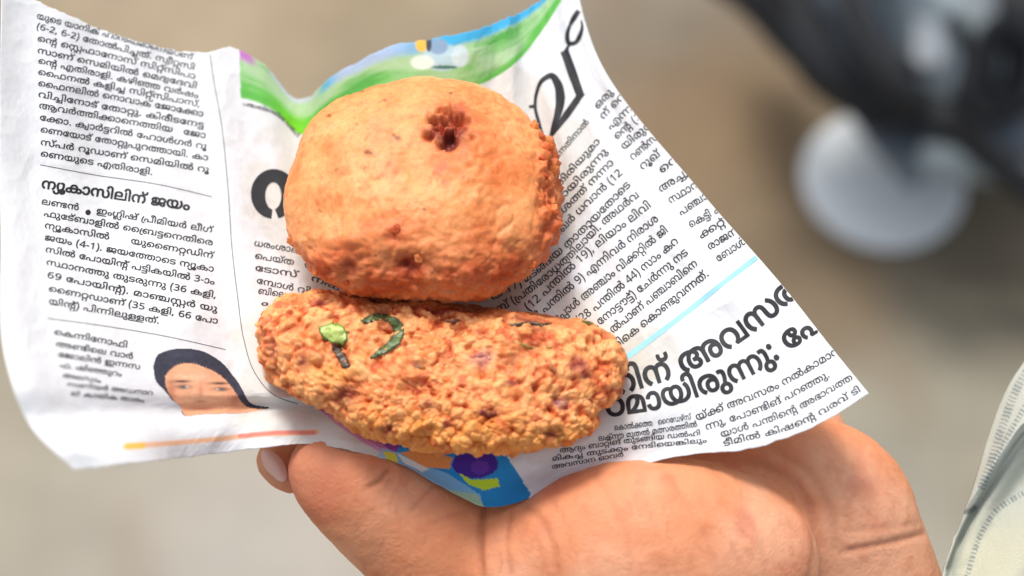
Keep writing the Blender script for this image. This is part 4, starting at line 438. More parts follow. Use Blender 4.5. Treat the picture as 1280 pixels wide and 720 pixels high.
[897,[[622,566,1,694,566,0,800,498,0,858,376,0,858,293,1,858,227,0,823,120,0,755,32,0,704,-7,1,649,53,1,685,78,0,739,144,0,770,233,0,770,290,1,770,351,0,733,443,0,666,494,0,620,494,1,581,494,0,535,467,0,521,447,1,505,422,0,492,338,0,492,252,1,492,243,1,492,196,0,481,126,0,454,73,0,431,50,1,403,22,0,323,-5,0,278,-5,1,203,-5,0,96,54,0,39,174,0,39,263,1,39,331,0,74,438,0,144,527,0,194,566,1,248,504,1,213,480,0,158,412,0,127,322,0,127,265,1,127,203,0,163,111,0,230,60,0,274,60,1,318,60,0,363,85,0,377,106,1,394,132,0,404,221,0,404,300,1,404,313,1,404,381,0,429,469,0,454,499,1,483,532,0,561,566,0],[660,-337,1,614,-337,0,552,-314,0,529,-292,1,507,-270,0,484,-202,0,484,-156,1,484,-153,1,484,-111,0,467,-52,0,450,-34,1,436,-19,0,392,0,0,354,0,1,316,0,0,254,-30,0,214,-85,0,208,-125,1,207,-134,0,206,-151,0,206,-165,1,206,-207,0,227,-256,0,261,-277,0,281,-277,1,313,-277,0,347,-243,0,347,-209,1,347,-177,0,312,-144,0,283,-144,1,252,-144,0,200,-174,0,178,-197,1,166,-148,1,189,-122,0,257,-84,0,295,-84,1,354,-84,0,418,-155,0,418,-210,1,418,-266,0,350,-337,0,280,-337,1,213,-337,0,134,-242,0,134,-162,1,134,-114,0,166,-32,0,225,29,0,305,62,0,352,62,1,384,62,0,437,54,0,479,37,0,496,24,1,532,-3,0,563,-86,0,563,-139,1,563,-145,1,563,-182,0,574,-229,0,587,-243,1,598,-256,0,632,-270,0,661,-270,1,708,-270,0,765,-208,0,765,-153,1,765,-100,0,727,-29,0,698,0,1,746,51,1,775,24,0,818,-33,0,843,-102,0,843,-148,1,843,-203,0,799,-288,0,718,-337,0]]],
[244,[[251,554,1,210,465,0,157,300,0,131,145,0,131,70,1,131,3,0,162,-77,0,226,-112,0,273,-112,1,286,-112,0,315,-109,0,333,-106,1,342,-179,1,315,-183,0,276,-185,0,254,-185,1,182,-185,0,89,-125,0,44,-11,0,44,68,1,44,147,0,72,307,0,124,471,0,160,554,1]]],
[1306,[[358,566,1,442,566,0,542,512,0,576,469,1,596,428,1,608,266,1,608,0,1,522,0,1,522,306,1,522,365,0,501,435,0,478,456,1,457,475,0,402,494,0,357,494,1,285,494,0,180,427,0,123,312,0,123,239,1,123,228,1,123,172,0,153,96,0,206,58,0,242,58,1,267,58,0,305,81,0,327,125,0,327,157,1,327,207,0,275,258,0,233,258,1,194,258,0,124,218,0,95,186,1,80,248,1,109,284,0,199,328,0,248,328,1,296,328,0,369,290,0,410,217,0,410,165,1,410,110,0,368,30,0,292,-12,0,240,-12,1,188,-12,0,97,40,0,42,152,0,42,241,1,42,347,0,127,491,0,270,566,0],[1235,554,1,1235,0,1,821,0,1,785,54,1,813,81,0,862,144,0,894,230,0,894,292,1,894,350,0,856,441,0,787,494,0,740,494,1,699,494,0,647,465,0,630,436,1,618,414,0,608,350,0,608,285,1,608,0,1,522,0,1,522,258,1,571,422,1,566,477,1,596,524,0,680,566,0,741,566,1,818,566,0,926,493,0,982,369,0,982,292,1,982,236,0,958,152,0,920,88,0,897,61,1,877,70,1,1149,70,1,1149,554,1]]],
[572,[[364,0,1,364,162,1,21,162,1,21,237,1,357,718,1,449,718,1,449,241,1,553,241,1,553,162,1,449,162,1,449,0,1],[107,241,1,364,241,1,364,466,1,364,486,0,365,535,0,367,592,0,369,624,1,365,624,1,357,605,0,336,566,0,322,546,1]]],
[572,[[356,0,1,270,0,1,270,499,1,270,540,0,272,601,0,273,622,1,266,615,0,247,597,0,235,587,1,136,505,1,90,564,1,283,714,1,356,714,1]]],
[572,[[242,-12,1,183,-12,0,84,8,0,45,27,1,45,109,1,91,87,0,195,62,0,243,62,1,333,62,0,424,134,0,424,204,1,424,246,0,379,303,0,291,331,0,224,331,1,155,331,1,155,406,1,225,406,1,282,406,0,362,439,0,404,500,0,404,541,1,404,592,0,334,651,0,273,651,1,220,651,0,141,622,0,94,591,1,50,651,1,98,687,0,209,725,0,272,725,1,333,725,0,433,688,0,494,609,0,494,547,1,494,502,0,460,432,0,394,386,0,346,376,1,346,372,1,429,362,0,516,274,0,516,202,1,516,125,0,442,31,0,317,-12,0]]],
[1891,[[1376,0,1,898,0,1,1081,65,1,1097,68,0,1144,70,0,1188,70,0,1201,70,1,1366,70,1],[1578,566,1,1640,566,0,1732,532,0,1763,501,1,1797,468,0,1828,370,0,1828,292,1,1828,0,1,1335,0,1,1335,292,1,1335,347,0,1349,424,0,1378,480,0,1400,502,1,1431,532,0,1520,566,0],[1579,494,1,1542,494,0,1485,471,0,1465,451,1,1444,429,0,1421,354,0,1421,279,1,1421,70,1,1742,70,1,1742,271,1,1742,345,0,1718,429,0,1696,451,1,1676,471,0,1620,494,0],[627,566,1,671,566,0,743,537,0,768,507,1,782,491,0,805,447,0,819,369,0,819,303,1,819,269,1,819,214,0,830,132,0,846,106,1,860,85,0,906,60,0,949,60,1,994,60,0,1060,111,0,1096,204,0,1096,266,1,1096,323,0,1065,412,0,1011,480,0,976,504,1,1029,566,1,1080,527,0,1149,438,0,1184,331,0,1184,263,1,1184,177,0,1126,53,0,1019,-12,0,945,-12,1,888,-12,0,810,21,0,784,51,1,765,73,0,742,126,0,732,197,0,732,246,1,732,295,1,732,365,0,717,439,0,699,460,1,686,477,0,645,494,0,615,494,1,587,494,0,545,474,0,531,457,1,514,436,0,498,371,0,498,309,1,498,0,1,412,0,1,412,292,1,412,348,0,404,414,0,390,436,1,373,465,0,320,494,0,284,494,1,238,494,0,167,441,0,127,350,0,127,292,1,127,232,0,160,142,0,214,78,0,247,55,1,189,-8,1,146,27,0,78,110,0,39,219,0,39,292,1,39,368,0,97,492,0,208,566,0,288,566,1,353,566,0,431,515,0,459,472,1,454,473,1,482,520,0,568,566,0]]],
[1257,[[629,566,1,696,566,0,779,516,0,804,472,1,792,465,1,830,521,0,914,566,0,977,566,1,1054,566,0,1161,493,0,1218,369,0,1218,292,1,1218,226,0,1183,120,0,1114,31,0,1063,-8,1,1010,53,1,1045,78,0,1099,145,0,1130,234,0,1130,292,1,1130,350,0,1092,441,0,1023,494,0,976,494,1,934,494,0,881,465,0,865,436,1,852,413,0,844,351,0,844,292,1,844,0,1,758,0,1,758,316,1,758,368,0,743,438,0,723,459,1,708,476,0,662,494,0,628,494,1,597,494,0,551,473,0,535,456,1,516,435,0,498,369,0,498,307,1,498,0,1,412,0,1,412,292,1,412,349,0,404,414,0,390,436,1,373,465,0,321,494,0,284,494,1,238,494,0,167,441,0,127,350,0,127,292,1,127,232,0,160,142,0,214,78,0,247,55,1,189,-8,1,146,27,0,78,110,0,39,219,0,39,292,1,39,373,0,100,496,0,212,566,0,288,566,1,334,566,0,400,539,0,446,494,0,462,465,1,451,472,1,483,519,0,574,566,0]]],
[572,[[190,-12,1,173,-12,0,117,-6,0,100,-2,1,100,73,1,120,66,0,164,60,0,188,60,1,247,60,0,335,95,0,394,166,0,426,275,0,429,350,1,423,350,1,405,323,0,355,286,0,292,267,0,253,267,1,188,267,0,96,321,0,48,419,0,48,483,1,48,555,0,102,664,0,205,725,0,276,725,1,339,725,0,431,674,0,490,586,0,518,475,0,518,415,1,518,329,0,492,191,0,439,89,0,361,22,0,256,-12,0],[272,337,1,317,337,0,388,374,0,429,433,0,429,467,1,429,501,0,409,567,0,369,620,0,312,651,0,276,651,1,209,651,0,135,563,0,135,484,1,135,413,0,205,337,0]]],
[1637,[[240,-12,1,188,-12,0,97,40,0,42,152,0,42,241,1,42,347,0,127,491,0,270,566,0,358,566,1,442,566,0,544,511,0,583,460,1,596,428,1,608,252,1,608,0,1,522,0,1,522,306,1,522,366,0,501,435,0,478,456,1,457,475,0,404,494,0,357,494,1,285,494,0,180,427,0,123,312,0,123,239,1,123,228,1,123,172,0,153,96,0,206,58,0,242,58,1,267,58,0,305,81,0,327,125,0,327,157,1,327,207,0,275,258,0,233,258,1,194,258,0,124,218,0,95,186,1,80,248,1,109,284,0,199,328,0,248,328,1,296,328,0,369,290,0,410,217,0,410,165,1,410,110,0,368,30,0,292,-12,0],[780,566,1,826,566,0,896,551,0,930,534,1,941,519,1,1004,486,0,1081,373,0,1081,304,1,1081,249,0,1036,171,0,960,131,0,911,131,1,862,131,0,785,171,0,741,249,0,741,304,1,741,369,0,821,487,0,888,521,1,896,532,1,934,552,0,1010,566,0,1040,566,1,1111,566,0,1214,523,0,1280,447,0,1313,346,0,1313,288,1,1313,227,0,1282,134,0,1231,61,0,1200,31,1,1098,44,1,1131,66,0,1189,134,0,1225,227,0,1225,285,1,1225,346,0,1181,441,0,1097,497,0,1037,497,1,1026,497,0,987,494,0,963,486,1,940,480,1,909,468,0,858,419,0,827,351,0,827,308,1,827,268,0,851,221,0,889,201,0,911,201,1,934,201,0,972,220,0,995,267,0,995,308,1,995,350,0,966,419,0,917,468,0,886,481,1,866,486,1,847,492,0,815,497,0,792,497,1,742,497,0,675,469,0,656,448,1,633,423,0,608,350,0,608,282,1,608,20,1,543,20,1,543,278,1,556,454,1,581,487,0,644,537,0,727,566,0],[1566,554,1,1566,0,1,737,0,1,737,70,1,1480,70,1,1480,554,1]]],
[572,[[249,-12,1,191,-12,0,95,8,0,63,27,1,63,110,1,104,87,0,207,63,0,250,63,1,306,63,0,384,99,0,426,169,0,426,218,1,426,291,0,336,364,0,247,364,1,220,364,0,160,357,0,125,349,1,81,377,1,107,714,1,466,714,1,466,634,1,183,634,1,166,427,1,196,433,0,251,438,0,275,438,1,344,438,0,453,391,0,516,297,0,516,227,1,516,148,0,449,41,0,329,-12,0]]],
[1431,[[398,496,1,340,496,0,248,476,0,179,440,0,133,395,0,122,369,1,121,365,0,124,354,0,123,351,1,120,340,0,117,320,0,117,312,1,117,250,0,162,183,0,209,183,1,254,183,0,295,235,0,295,270,1,295,292,0,279,328,0,243,350,0,214,350,1,168,350,0,109,298,0,89,271,1,66,329,1,82,349,0,129,389,0,191,416,0,229,416,1,281,416,0,347,375,0,378,309,0,378,270,1,378,230,0,342,159,0,268,115,0,210,115,1,159,115,0,82,161,0,40,250,0,40,313,1,40,367,0,87,460,0,179,528,0,313,566,0,399,566,1,494,566,0,615,529,0,673,456,0,673,402,1,673,368,0,646,313,0,588,274,0,541,263,1,447,279,1,447,310,1,454,310,1,489,310,0,537,318,0,554,331,1,572,345,0,586,375,0,586,396,1,586,427,0,549,471,0,467,496,0],[685,144,1,685,113,0,662,60,0,641,42,1,625,28,0,583,9,0,521,0,0,473,0,1,261,0,1,220,0,0,178,-6,0,166,-13,1,150,-20,0,136,-46,0,136,-62,1,136,-77,0,146,-102,0,159,-110,1,172,-119,0,217,-129,0,259,-129,1,867,-129,1,979,-201,1,255,-201,1,203,-201,0,131,-185,0,106,-170,1,78,-153,0,50,-101,0,50,-68,1,50,-33,0,75,22,0,103,40,1,117,50,0,153,63,0,203,70,0,238,70,1,465,70,1,506,70,0,559,80,0,574,93,1,586,103,0,598,132,0,598,154,1,598,174,0,582,206,0,565,218,1,550,228,0,505,240,0,466,240,1,447,240,1,447,293,1,552,285,1,621,272,0,685,196,0],[1105,496,1,1047,496,0,955,476,0,886,440,0,840,395,0,829,369,1,828,365,0,831,354,0,830,351,1,827,340,0,824,320,0,824,312,1,824,250,0,869,183,0,916,183,1,961,183,0,1002,235,0,1002,270,1,1002,292,0,986,328,0,950,350,0,921,350,1,875,350,0,816,298,0,796,271,1,773,329,1,789,349,0,836,389,0,898,416,0,936,416,1,988,416,0,1054,375,0,1085,309,0,1085,270,1,1085,230,0,1049,159,0,975,115,0,917,115,1,866,115,0,789,161,0,747,250,0,747,313,1,747,367,0,794,460,0,886,528,0,1020,566,0,1106,566,1,1201,566,0,1322,529,0,1380,456,0,1380,402,1,1380,368,0,1353,313,0,1295,274,0,1248,263,1,1154,279,1,1154,310,1,1161,310,1,1196,310,0,1244,318,0,1261,331,1,1279,345,0,1293,375,0,1293,396,1,1293,427,0,1256,471,0,1174,496,0],[1392,144,1,1392,113,0,1369,60,0,1348,42,1,1332,28,0,1290,9,0,1228,0,0,1180,0,1,968,0,1,927,0,0,885,-6,0,873,-13,1,857,-20,0,843,-46,0,843,-62,1,843,-77,0,853,-102,0,866,-110,1,879,-119,0,924,-129,0,966,-129,1,1374,-129,1,1374,-201,1,962,-201,1,928,-201,0,878,-194,0,840,-180,0,823,-170,1,795,-153,0,757,-101,0,757,-68,1,757,-33,0,782,22,0,810,40,1,824,50,0,860,63,0,910,70,0,945,70,1,1172,70,1,1213,70,0,1266,80,0,1281,93,1,1293,103,0,1305,132,0,1305,154,1,1305,174,0,1289,206,0,1272,218,1,1257,228,0,1212,240,0,1173,240,1,1154,240,1,1154,293,1,1259,285,1,1328,272,0,1392,196,0]]],
[1495,[[367,566,1,411,566,0,506,550,0,546,533,1,551,531,0,565,520,0,570,518,1,625,504,0,685,456,0,710,399,0,710,368,1,710,344,0,694,302,0,655,268,0,622,253,1,626,256,1,670,242,0,721,180,0,721,136,1,721,97,0,682,29,0,600,-12,0,533,-12,1,457,-12,0,356,54,0,306,166,0,306,235,1,306,291,0,340,393,0,411,481,0,468,515,1,473,518,0,483,524,0,488,527,1,524,545,0,612,566,0,669,566,1,737,566,0,827,532,0,888,477,0,910,444,1,936,247,1,936,0,1,849,0,1,849,281,1,849,355,0,825,431,0,800,454,1,778,474,0,714,499,0,657,499,1,630,499,0,581,492,0,561,486,1,514,472,0,448,416,0,408,344,0,390,271,0,390,239,1,390,151,0,464,55,0,534,55,1,586,55,0,637,97,0,637,138,1,637,175,0,580,218,0,519,218,1,500,218,1,500,288,1,514,288,1,576,288,0,626,332,0,626,369,1,626,416,0,561,473,0,497,484,1,458,494,0,398,497,0,374,497,1,291,497,0,182,438,0,128,337,0,128,273,1,128,221,0,158,139,0,213,77,0,250,54,1,200,-9,1,157,16,0,84,95,0,39,206,0,39,277,1,39,339,0,79,444,0,161,522,0,284,566,0],[1243,-12,1,1179,-12,0,1093,46,0,1050,141,0,1050,196,1,1050,291,0,1152,404,0,1238,404,1,1294,404,0,1377,346,0,1425,256,0,1427,206,1,1402,209,1,1395,240,0,1356,297,0,1295,334,0,1255,334,1,1192,334,0,1134,259,0,1134,198,1,1134,157,0,1157,93,0,1205,58,0,1244,58,1,1285,58,0,1342,96,0,1373,180,0,1373,248,1,1373,259,0,1370,284,0,1368,298,1,1367,306,0,1365,326,0,1363,335,1,1355,373,0,1300,446,0,1202,494,0,1127,494,1,1084,494,0,1015,474,0,989,451,1,973,436,0,949,395,0,936,335,0,936,289,1,936,204,1,884,454,1,909,486,0,973,537,0,1063,566,0,1127,566,1,1209,566,0,1332,518,0,1415,431,0,1456,313,0,1456,242,1,1456,153,0,1400,40,0,1304,-12,0]]],
[911,[[623,-12,1,577,-12,0,511,15,0,466,61,0,449,89,1,462,88,1,431,36,0,346,-12,0,281,-12,1,204,-12,0,96,61,0,39,186,0,39,262,1,39,328,0,75,434,0,144,523,0,194,562,1,248,501,1,213,476,0,158,409,0,127,321,0,127,262,1,127,205,0,165,113,0,235,60,0,282,60,1,323,60,0,376,90,0,392,118,1,405,141,0,413,204,0,413,263,1,413,554,1,499,554,1,499,263,1,499,206,0,508,141,0,521,118,1,538,89,0,590,60,0,627,60,1,673,60,0,744,113,0,784,204,0,784,262,1,784,323,0,752,412,0,697,477,0,664,499,1,722,562,1,765,528,0,833,444,0,872,335,0,872,262,1,872,182,0,811,58,0,700,-12,0]]],
[1040,[[684,566,1,759,566,0,876,520,0,958,435,0,1001,316,0,1001,242,1,1001,153,0,945,40,0,849,-12,0,789,-12,1,724,-12,0,638,46,0,595,141,0,595,196,1,595,291,0,697,404,0,783,404,1,839,404,0,922,346,0,970,256,0,973,206,1,947,209,1,940,240,0,901,297,0,840,334,0,800,334,1,737,334,0,679,259,0,679,198,1,679,156,0,702,93,0,750,58,0,789,58,1,830,58,0,887,96,0,918,180,0,918,248,1,918,250,0,915,290,0,911,310,1,910,315,0,913,331,0,911,334,1,900,381,0,837,453,0,745,494,0,689,494,1,646,494,0,581,476,0,559,459,1,522,431,0,492,332,0,492,263,1,492,246,1,492,173,0,468,83,0,439,51,1,413,21,0,335,-12,0,278,-12,1,205,-12,0,97,53,0,39,177,0,39,263,1,39,331,0,74,438,0,144,527,0,194,566,1,248,504,1,213,480,0,158,412,0,127,322,0,127,265,1,127,203,0,163,111,0,230,60,0,274,60,1,316,60,0,363,85,0,377,106,1,394,132,0,404,221,0,404,265,1,404,280,1,404,367,0,447,472,0,488,506,1,527,538,0,623,566,0]]],
[1195,[[288,566,1,334,566,0,400,539,0,446,494,0,462,465,1,449,466,1,480,518,0,566,566,0,630,566,1,707,566,0,815,493,0,872,369,0,872,292,1,872,236,0,848,152,0,810,88,0,787,61,1,791,0,1,711,0,1,675,54,1,703,81,0,752,144,0,784,230,0,784,292,1,784,350,0,746,441,0,676,494,0,629,494,1,588,494,0,535,465,0,519,436,1,506,414,0,498,350,0,498,291,1,498,0,1,412,0,1,412,291,1,412,348,0,404,414,0,390,436,1,373,465,0,321,494,0,284,494,1,238,494,0,167,441,0,127,350,0,127,292,1,127,232,0,160,142,0,214,78,0,247,55,1,189,-8,1,146,27,0,78,110,0,39,219,0,39,292,1,39,373,0,100,496,0,212,566,0],[1124,554,1,1124,0,1,740,0,1,766,70,1,1038,70,1,1038,554,1]]],
[1000,[[374,566,1,452,566,0,566,522,0,640,444,0,676,340,0,676,281,1,676,232,0,654,154,0,617,91,0,592,64,1,585,0,1,512,0,1,476,54,1,505,80,0,556,140,0,587,218,0,587,271,1,587,339,0,535,439,0,438,494,0,370,494,1,298,494,0,185,425,0,120,309,0,120,237,1,120,225,1,120,171,0,150,96,0,203,58,0,239,58,1,265,58,0,303,81,0,325,126,0,325,158,1,325,206,0,272,258,0,231,258,1,197,258,0,135,227,0,109,201,1,113,283,1,141,303,0,210,328,0,245,328,1,294,328,0,367,290,0,408,217,0,408,165,1,408,110,0,366,30,0,289,-12,0,237,-12,1,185,-12,0,94,40,0,39,149,0,39,232,1,39,336,0,128,485,0,280,566,0],[929,554,1,929,0,1,546,0,1,558,70,1,843,70,1,843,554,1]]],
[572,[[137,0,1,430,634,1,44,634,1,44,714,1,523,714,1,523,646,1,233,0,1]]],
[1561,[[481,496,1,362,496,0,201,427,0,120,307,0,120,230,1,120,172,0,152,96,0,207,58,0,240,58,1,265,58,0,303,81,0,325,126,0,325,158,1,325,201,0,279,258,0,232,258,1,192,258,0,122,218,0,93,186,1,77,248,1,107,284,0,197,328,0,246,328,1,295,328,0,367,290,0,408,217,0,408,165,1,408,110,0,366,30,0,289,-12,0,237,-12,1,185,-12,0,94,41,0,39,151,0,39,236,1,39,322,0,106,447,0,226,527,0,386,566,0,479,566,1,556,566,0,661,548,0,710,531,1,715,529,0,729,517,0,734,515,1,789,501,0,851,456,0,878,400,0,878,368,1,878,344,0,862,302,0,823,268,0,790,253,1,794,256,1,838,242,0,889,180,0,889,136,1,889,97,0,850,29,0,767,-12,0,700,-12,1,625,-12,0,524,54,0,474,166,0,474,235,1,474,291,0,507,393,0,578,481,0,635,515,1,640,518,0,650,524,0,656,527,1,692,545,0,779,566,0,836,566,1,904,566,0,994,532,0,1056,477,0,1078,444,1,1104,225,1,1104,0,1,1017,0,1,1017,282,1,1017,355,0,992,431,0,968,454,1,946,474,0,882,499,0,824,499,1,797,499,0,749,492,0,729,486,1,682,472,0,616,416,0,576,344,0,558,271,0,558,239,1,558,151,0,632,55,0,702,55,1,754,55,0,805,97,0,805,138,1,805,175,0,747,218,0,687,218,1,668,218,1,668,288,1,682,288,1,744,288,0,794,332,0,794,369,1,794,414,0,726,468,0,663,479,1,637,486,0,576,493,0,512,496,0],[1299,566,1,1368,566,0,1462,525,0,1511,455,0,1511,411,1,1511,379,0,1490,328,0,1445,289,0,1409,274,1,1405,280,1,1463,264,0,1522,191,0,1522,141,1,1522,70,0,1427,-11,0,1343,-11,1,1312,-11,0,1265,-4,0,1245,0,1,1263,69,1,1283,65,0,1314,59,0,1333,59,1,1383,59,0,1435,98,0,1435,144,1,1435,163,0,1421,197,0,1405,210,1,1389,224,0,1340,240,0,1287,240,1,1262,240,1,1262,310,1,1287,310,1,1325,310,0,1383,324,0,1400,341,1,1412,352,0,1424,383,0,1424,403,1,1424,448,0,1356,494,0,1299,494,1,1251,494,0,1180,465,0,1157,440,1,1141,423,0,1117,376,0,1104,302,0,1104,243,1,1104,80,1,1028,80,1,1028,243,1,1060,438,1,1079,475,0,1147,533,0,1242,566,0]]],
[896,[[157,554,1,157,70,1,386,70,1,386,0,1,71,0,1,71,554,1],[583,566,1,645,566,0,737,532,0,768,501,1,802,468,0,833,370,0,833,292,1,833,0,1,340,0,1,340,292,1,340,347,0,354,424,0,383,480,0,405,502,1,436,532,0,525,566,0],[584,494,1,547,494,0,490,471,0,470,451,1,449,429,0,426,354,0,426,279,1,426,70,1,747,70,1,747,271,1,747,345,0,723,429,0,701,451,1,681,471,0,625,494,0]]],
[1335,[[288,566,1,332,566,0,396,542,0,446,496,0,466,464,1,498,268,1,498,0,1,412,0,1,412,292,1,412,349,0,404,414,0,390,436,1,373,465,0,321,494,0,284,494,1,238,494,0,167,441,0,127,350,0,127,292,1,127,232,0,160,142,0,214,78,0,247,55,1,189,-8,1,146,27,0,78,110,0,39,219,0,39,292,1,39,373,0,100,496,0,212,566,0],[680,566,1,733,566,0,813,547,0,852,524,1,877,504,1,943,463,0,1032,317,0,1032,219,1,1032,148,0,985,44,0,894,-12,0,828,-12,1,763,-12,0,671,44,0,624,148,0,624,219,1,624,285,0,668,392,0,744,475,0,792,504,1,807,520,1,851,545,0,944,566,0,999,566,1,1074,566,0,1185,522,0,1259,444,0,1296,340,0,1296,281,1,1296,211,0,1254,102,0,1182,20,0,1135,-9,1,1085,54,1,1118,74,0,1173,133,0,1207,216,0,1207,271,1,1207,334,0,1158,437,0,1061,497,0,989,497,1,959,497,0,908,491,0,883,482,1,852,467,1,814,449,0,750,379,0,712,282,0,712,221,1,712,157,0,745,86,0,798,58,0,828,58,1,859,58,0,911,86,0,944,157,0,944,221,1,944,278,0,910,375,0,849,450,0,808,471,1,784,482,1,771,487,0,743,493,0,710,497,0,688,497,1,635,497,0,568,471,0,548,450,1,523,425,0,498,352,0,498,289,1,498,40,1,421,40,1,421,209,1,445,454,1,470,486,0,533,537,0,620,566,0]]],
[572,[[289,-12,1,222,-12,0,114,27,0,50,112,0,50,181,1,50,222,0,83,292,0,149,351,0,198,373,1,155,398,0,99,453,0,73,518,0,73,555,1,73,614,0,133,689,0,231,725,0,286,725,1,342,725,0,440,689,0,500,614,0,500,554,1,500,518,0,471,456,0,411,402,0,364,378,1,408,356,0,479,303,0,522,233,0,522,184,1,522,119,0,458,31,0,353,-12,0],[287,59,1,349,59,0,436,119,0,436,183,1,436,214,0,407,265,0,343,310,0,290,330,1,271,337,1,224,317,0,164,270,0,136,215,0,136,180,1,136,125,0,214,59,0],[290,412,1,334,430,0,388,472,0,414,521,0,414,551,1,414,605,0,337,654,0,285,654,1,227,654,0,159,598,0,159,551,1,159,513,0,193,464,0,252,430,0]]],
[896,[[335,-57,1,389,-57,0,458,-95,0,490,-153,0,490,-185,1,490,-208,0,478,-247,0,469,-259,1,439,-249,1,739,-249,1,739,68,1,825,68,1,825,-318,1,409,-318,1,387,-266,1,399,-253,0,417,-222,0,417,-196,1,417,-164,0,376,-123,0,335,-123,1,295,-123,0,253,-164,0,253,-192,1,253,-216,0,275,-255,0,297,-271,1,251,-320,1,221,-297,0,180,-235,0,180,-192,1,180,-152,0,218,-92,0,287,-57,0],[229,346,1,297,346,0,384,295,0,427,216,0,427,173,1,427,133,0,401,71,0,382,57,1,357,70,1,739,70,1,739,554,1,825,554,1,825,0,1,328,0,1,299,52,1,319,72,0,343,121,0,343,158,1,343,212,0,285,276,0,229,276,1,194,276,0,143,245,0,116,195,0,116,164,1,116,130,0,144,74,0,175,51,1,129,-7,1,87,24,0,32,109,0,32,166,1,32,219,0,81,300,0,170,346,0]]],
[759,[[515,566,1,580,566,0,671,501,0,720,383,0,720,305,1,720,204,0,657,62,0,535,-12,0,447,-12,1,375,-12,0,274,15,0,224,40,1,267,108,1,305,86,0,385,60,0,442,60,1,515,60,0,598,125,0,632,236,0,632,305,1,632,404,0,567,494,0,513,494,1,482,494,0,440,471,0,428,450,1,418,433,0,413,384,0,413,340,1,413,258,1,327,258,1,327,333,1,327,374,0,319,434,0,308,451,1,295,474,0,254,494,0,228,494,1,175,494,0,122,425,0,122,372,1,122,339,0,130,292,0,137,271,1,56,254,1,46,282,0,36,350,0,36,378,1,36,429,0,77,515,0,162,566,0,226,566,1,279,566,0,350,521,0,374,480,1,361,481,1,390,526,0,465,566,0]]],
[933,[[862,554,1,862,0,1,17,0,1,17,70,1,448,70,1,394,58,1,414,72,0,455,131,0,455,179,1,455,231,0,402,295,0,351,295,1,300,295,0,247,235,0,247,185,1,247,172,0,249,153,0,250,146,1,167,135,1,165,145,0,161,178,0,161,194,1,161,271,0,266,365,0,354,365,1,404,365,0,474,335,0,518,283,0,539,219,0,539,185,1,539,156,0,524,107,0,499,68,0,485,54,1,460,70,1,776,70,1,776,554,1]]],
[757,[[448,566,1,544,566,0,657,524,0,707,451,0,707,404,1,707,376,0,686,327,0,641,288,0,605,274,1,601,280,1,658,264,0,718,190,0,718,140,1,718,69,0,623,-11,0,539,-11,1,511,-11,0,460,-4,0,441,0,1,459,69,1,477,65,0,510,59,0,529,59,1,579,59,0,631,98,0,631,144,1,631,163,0,617,197,0,601,210,1,585,224,0,538,240,0,490,240,1,468,240,1,468,310,1,492,310,1,523,310,0,580,325,0,597,341,1,609,352,0,620,380,0,620,399,1,620,441,0,540,494,0,445,494,1,370,494,0,249,454,0,165,384,0,120,289,0,120,233,1,120,225,1,120,171,0,150,96,0,203,58,0,239,58,1,265,58,0,303,81,0,325,126,0,325,157,1,325,206,0,272,258,0,231,258,1,197,258,0,135,227,0,109,201,1,113,283,1,141,303,0,210,328,0,245,328,1,294,328,0,367,290,0,408,217,0,408,165,1,408,110,0,366,30,0,289,-12,0,237,-12,1,185,-12,0,94,40,0,39,147,0,39,229,1,39,304,0,94,428,0,200,518,0,352,566,0]]],
[1519,[[358,566,1,442,566,0,542,512,0,576,469,1,562,472,1,594,519,0,685,566,0,740,566,1,807,566,0,892,515,0,924,465,1,911,443,1,955,288,1,955,0,1,869,0,1,869,316,1,869,371,0,854,438,0,834,459,1,819,476,0,773,494,0,739,494,1,708,494,0,662,473,0,646,456,1,627,435,0,609,369,0,609,307,1,609,0,1,523,0,1,523,299,1,523,364,0,501,435,0,478,456,1,457,475,0,398,494,0,357,494,1,285,494,0,180,427,0,123,312,0,123,239,1,123,228,1,123,172,0,153,96,0,206,58,0,242,58,1,267,58,0,305,81,0,327,125,0,327,157,1,327,207,0,275,258,0,233,258,1,194,258,0,124,218,0,95,186,1,80,248,1,109,284,0,199,328,0,248,328,1,296,328,0,369,290,0,410,217,0,410,165,1,410,110,0,368,30,0,292,-12,0,240,-12,1,188,-12,0,97,40,0,42,152,0,42,241,1,42,347,0,127,491,0,270,566,0],[1279,-12,1,1215,-12,0,1126,41,0,1080,144,0,1080,217,1,1080,275,0,1117,374,0,1182,462,0,1224,501,1,1253,532,1,1282,558,0,1323,616,0,1323,651,1,1323,678,0,1287,720,0,1245,720,1,1223,720,0,1183,714,0,1170,709,1,1151,778,1,1168,783,0,1226,792,0,1258,792,1,1318,792,0,1384,749,0,1410,691,0,1410,668,1,1410,616,0,1357,534,0,1310,491,1,1290,464,1,1248,429,0,1194,348,0,1168,261,0,1168,215,1,1168,154,0,1199,85,0,1250,58,0,1279,58,1,1334,58,0,1391,137,0,1391,215,1,1391,267,0,1359,368,0,1295,450,0,1245,473,1,1223,484,0,1175,494,0,1146,494,1,1093,494,0,1028,472,0,1008,452,1,991,435,0,967,389,0,955,320,0,955,266,1,955,100,1,879,100,1,879,292,1,905,451,1,928,489,0,998,540,0,1088,566,0,1142,566,1,1184,566,0,1256,550,0,1290,533,1,1295,531,0,1305,525,0,1309,523,1,1368,490,0,1444,391,0,1480,277,0,1480,221,1,1480,112,0,1377,-12,0]]],
[655,[[326,566,1,416,566,0,546,496,0,616,366,0,616,276,1,616,189,0,546,60,0,417,-12,0,327,-12,1,229,-12,0,101,69,0,39,202,0,39,279,1,39,366,0,109,495,0,238,566,0],[327,60,1,394,60,0,482,116,0,527,215,0,527,278,1,527,340,0,482,438,0,394,494,0,328,494,1,233,494,0,128,377,0,128,278,1,128,180,0,231,60,0]]],
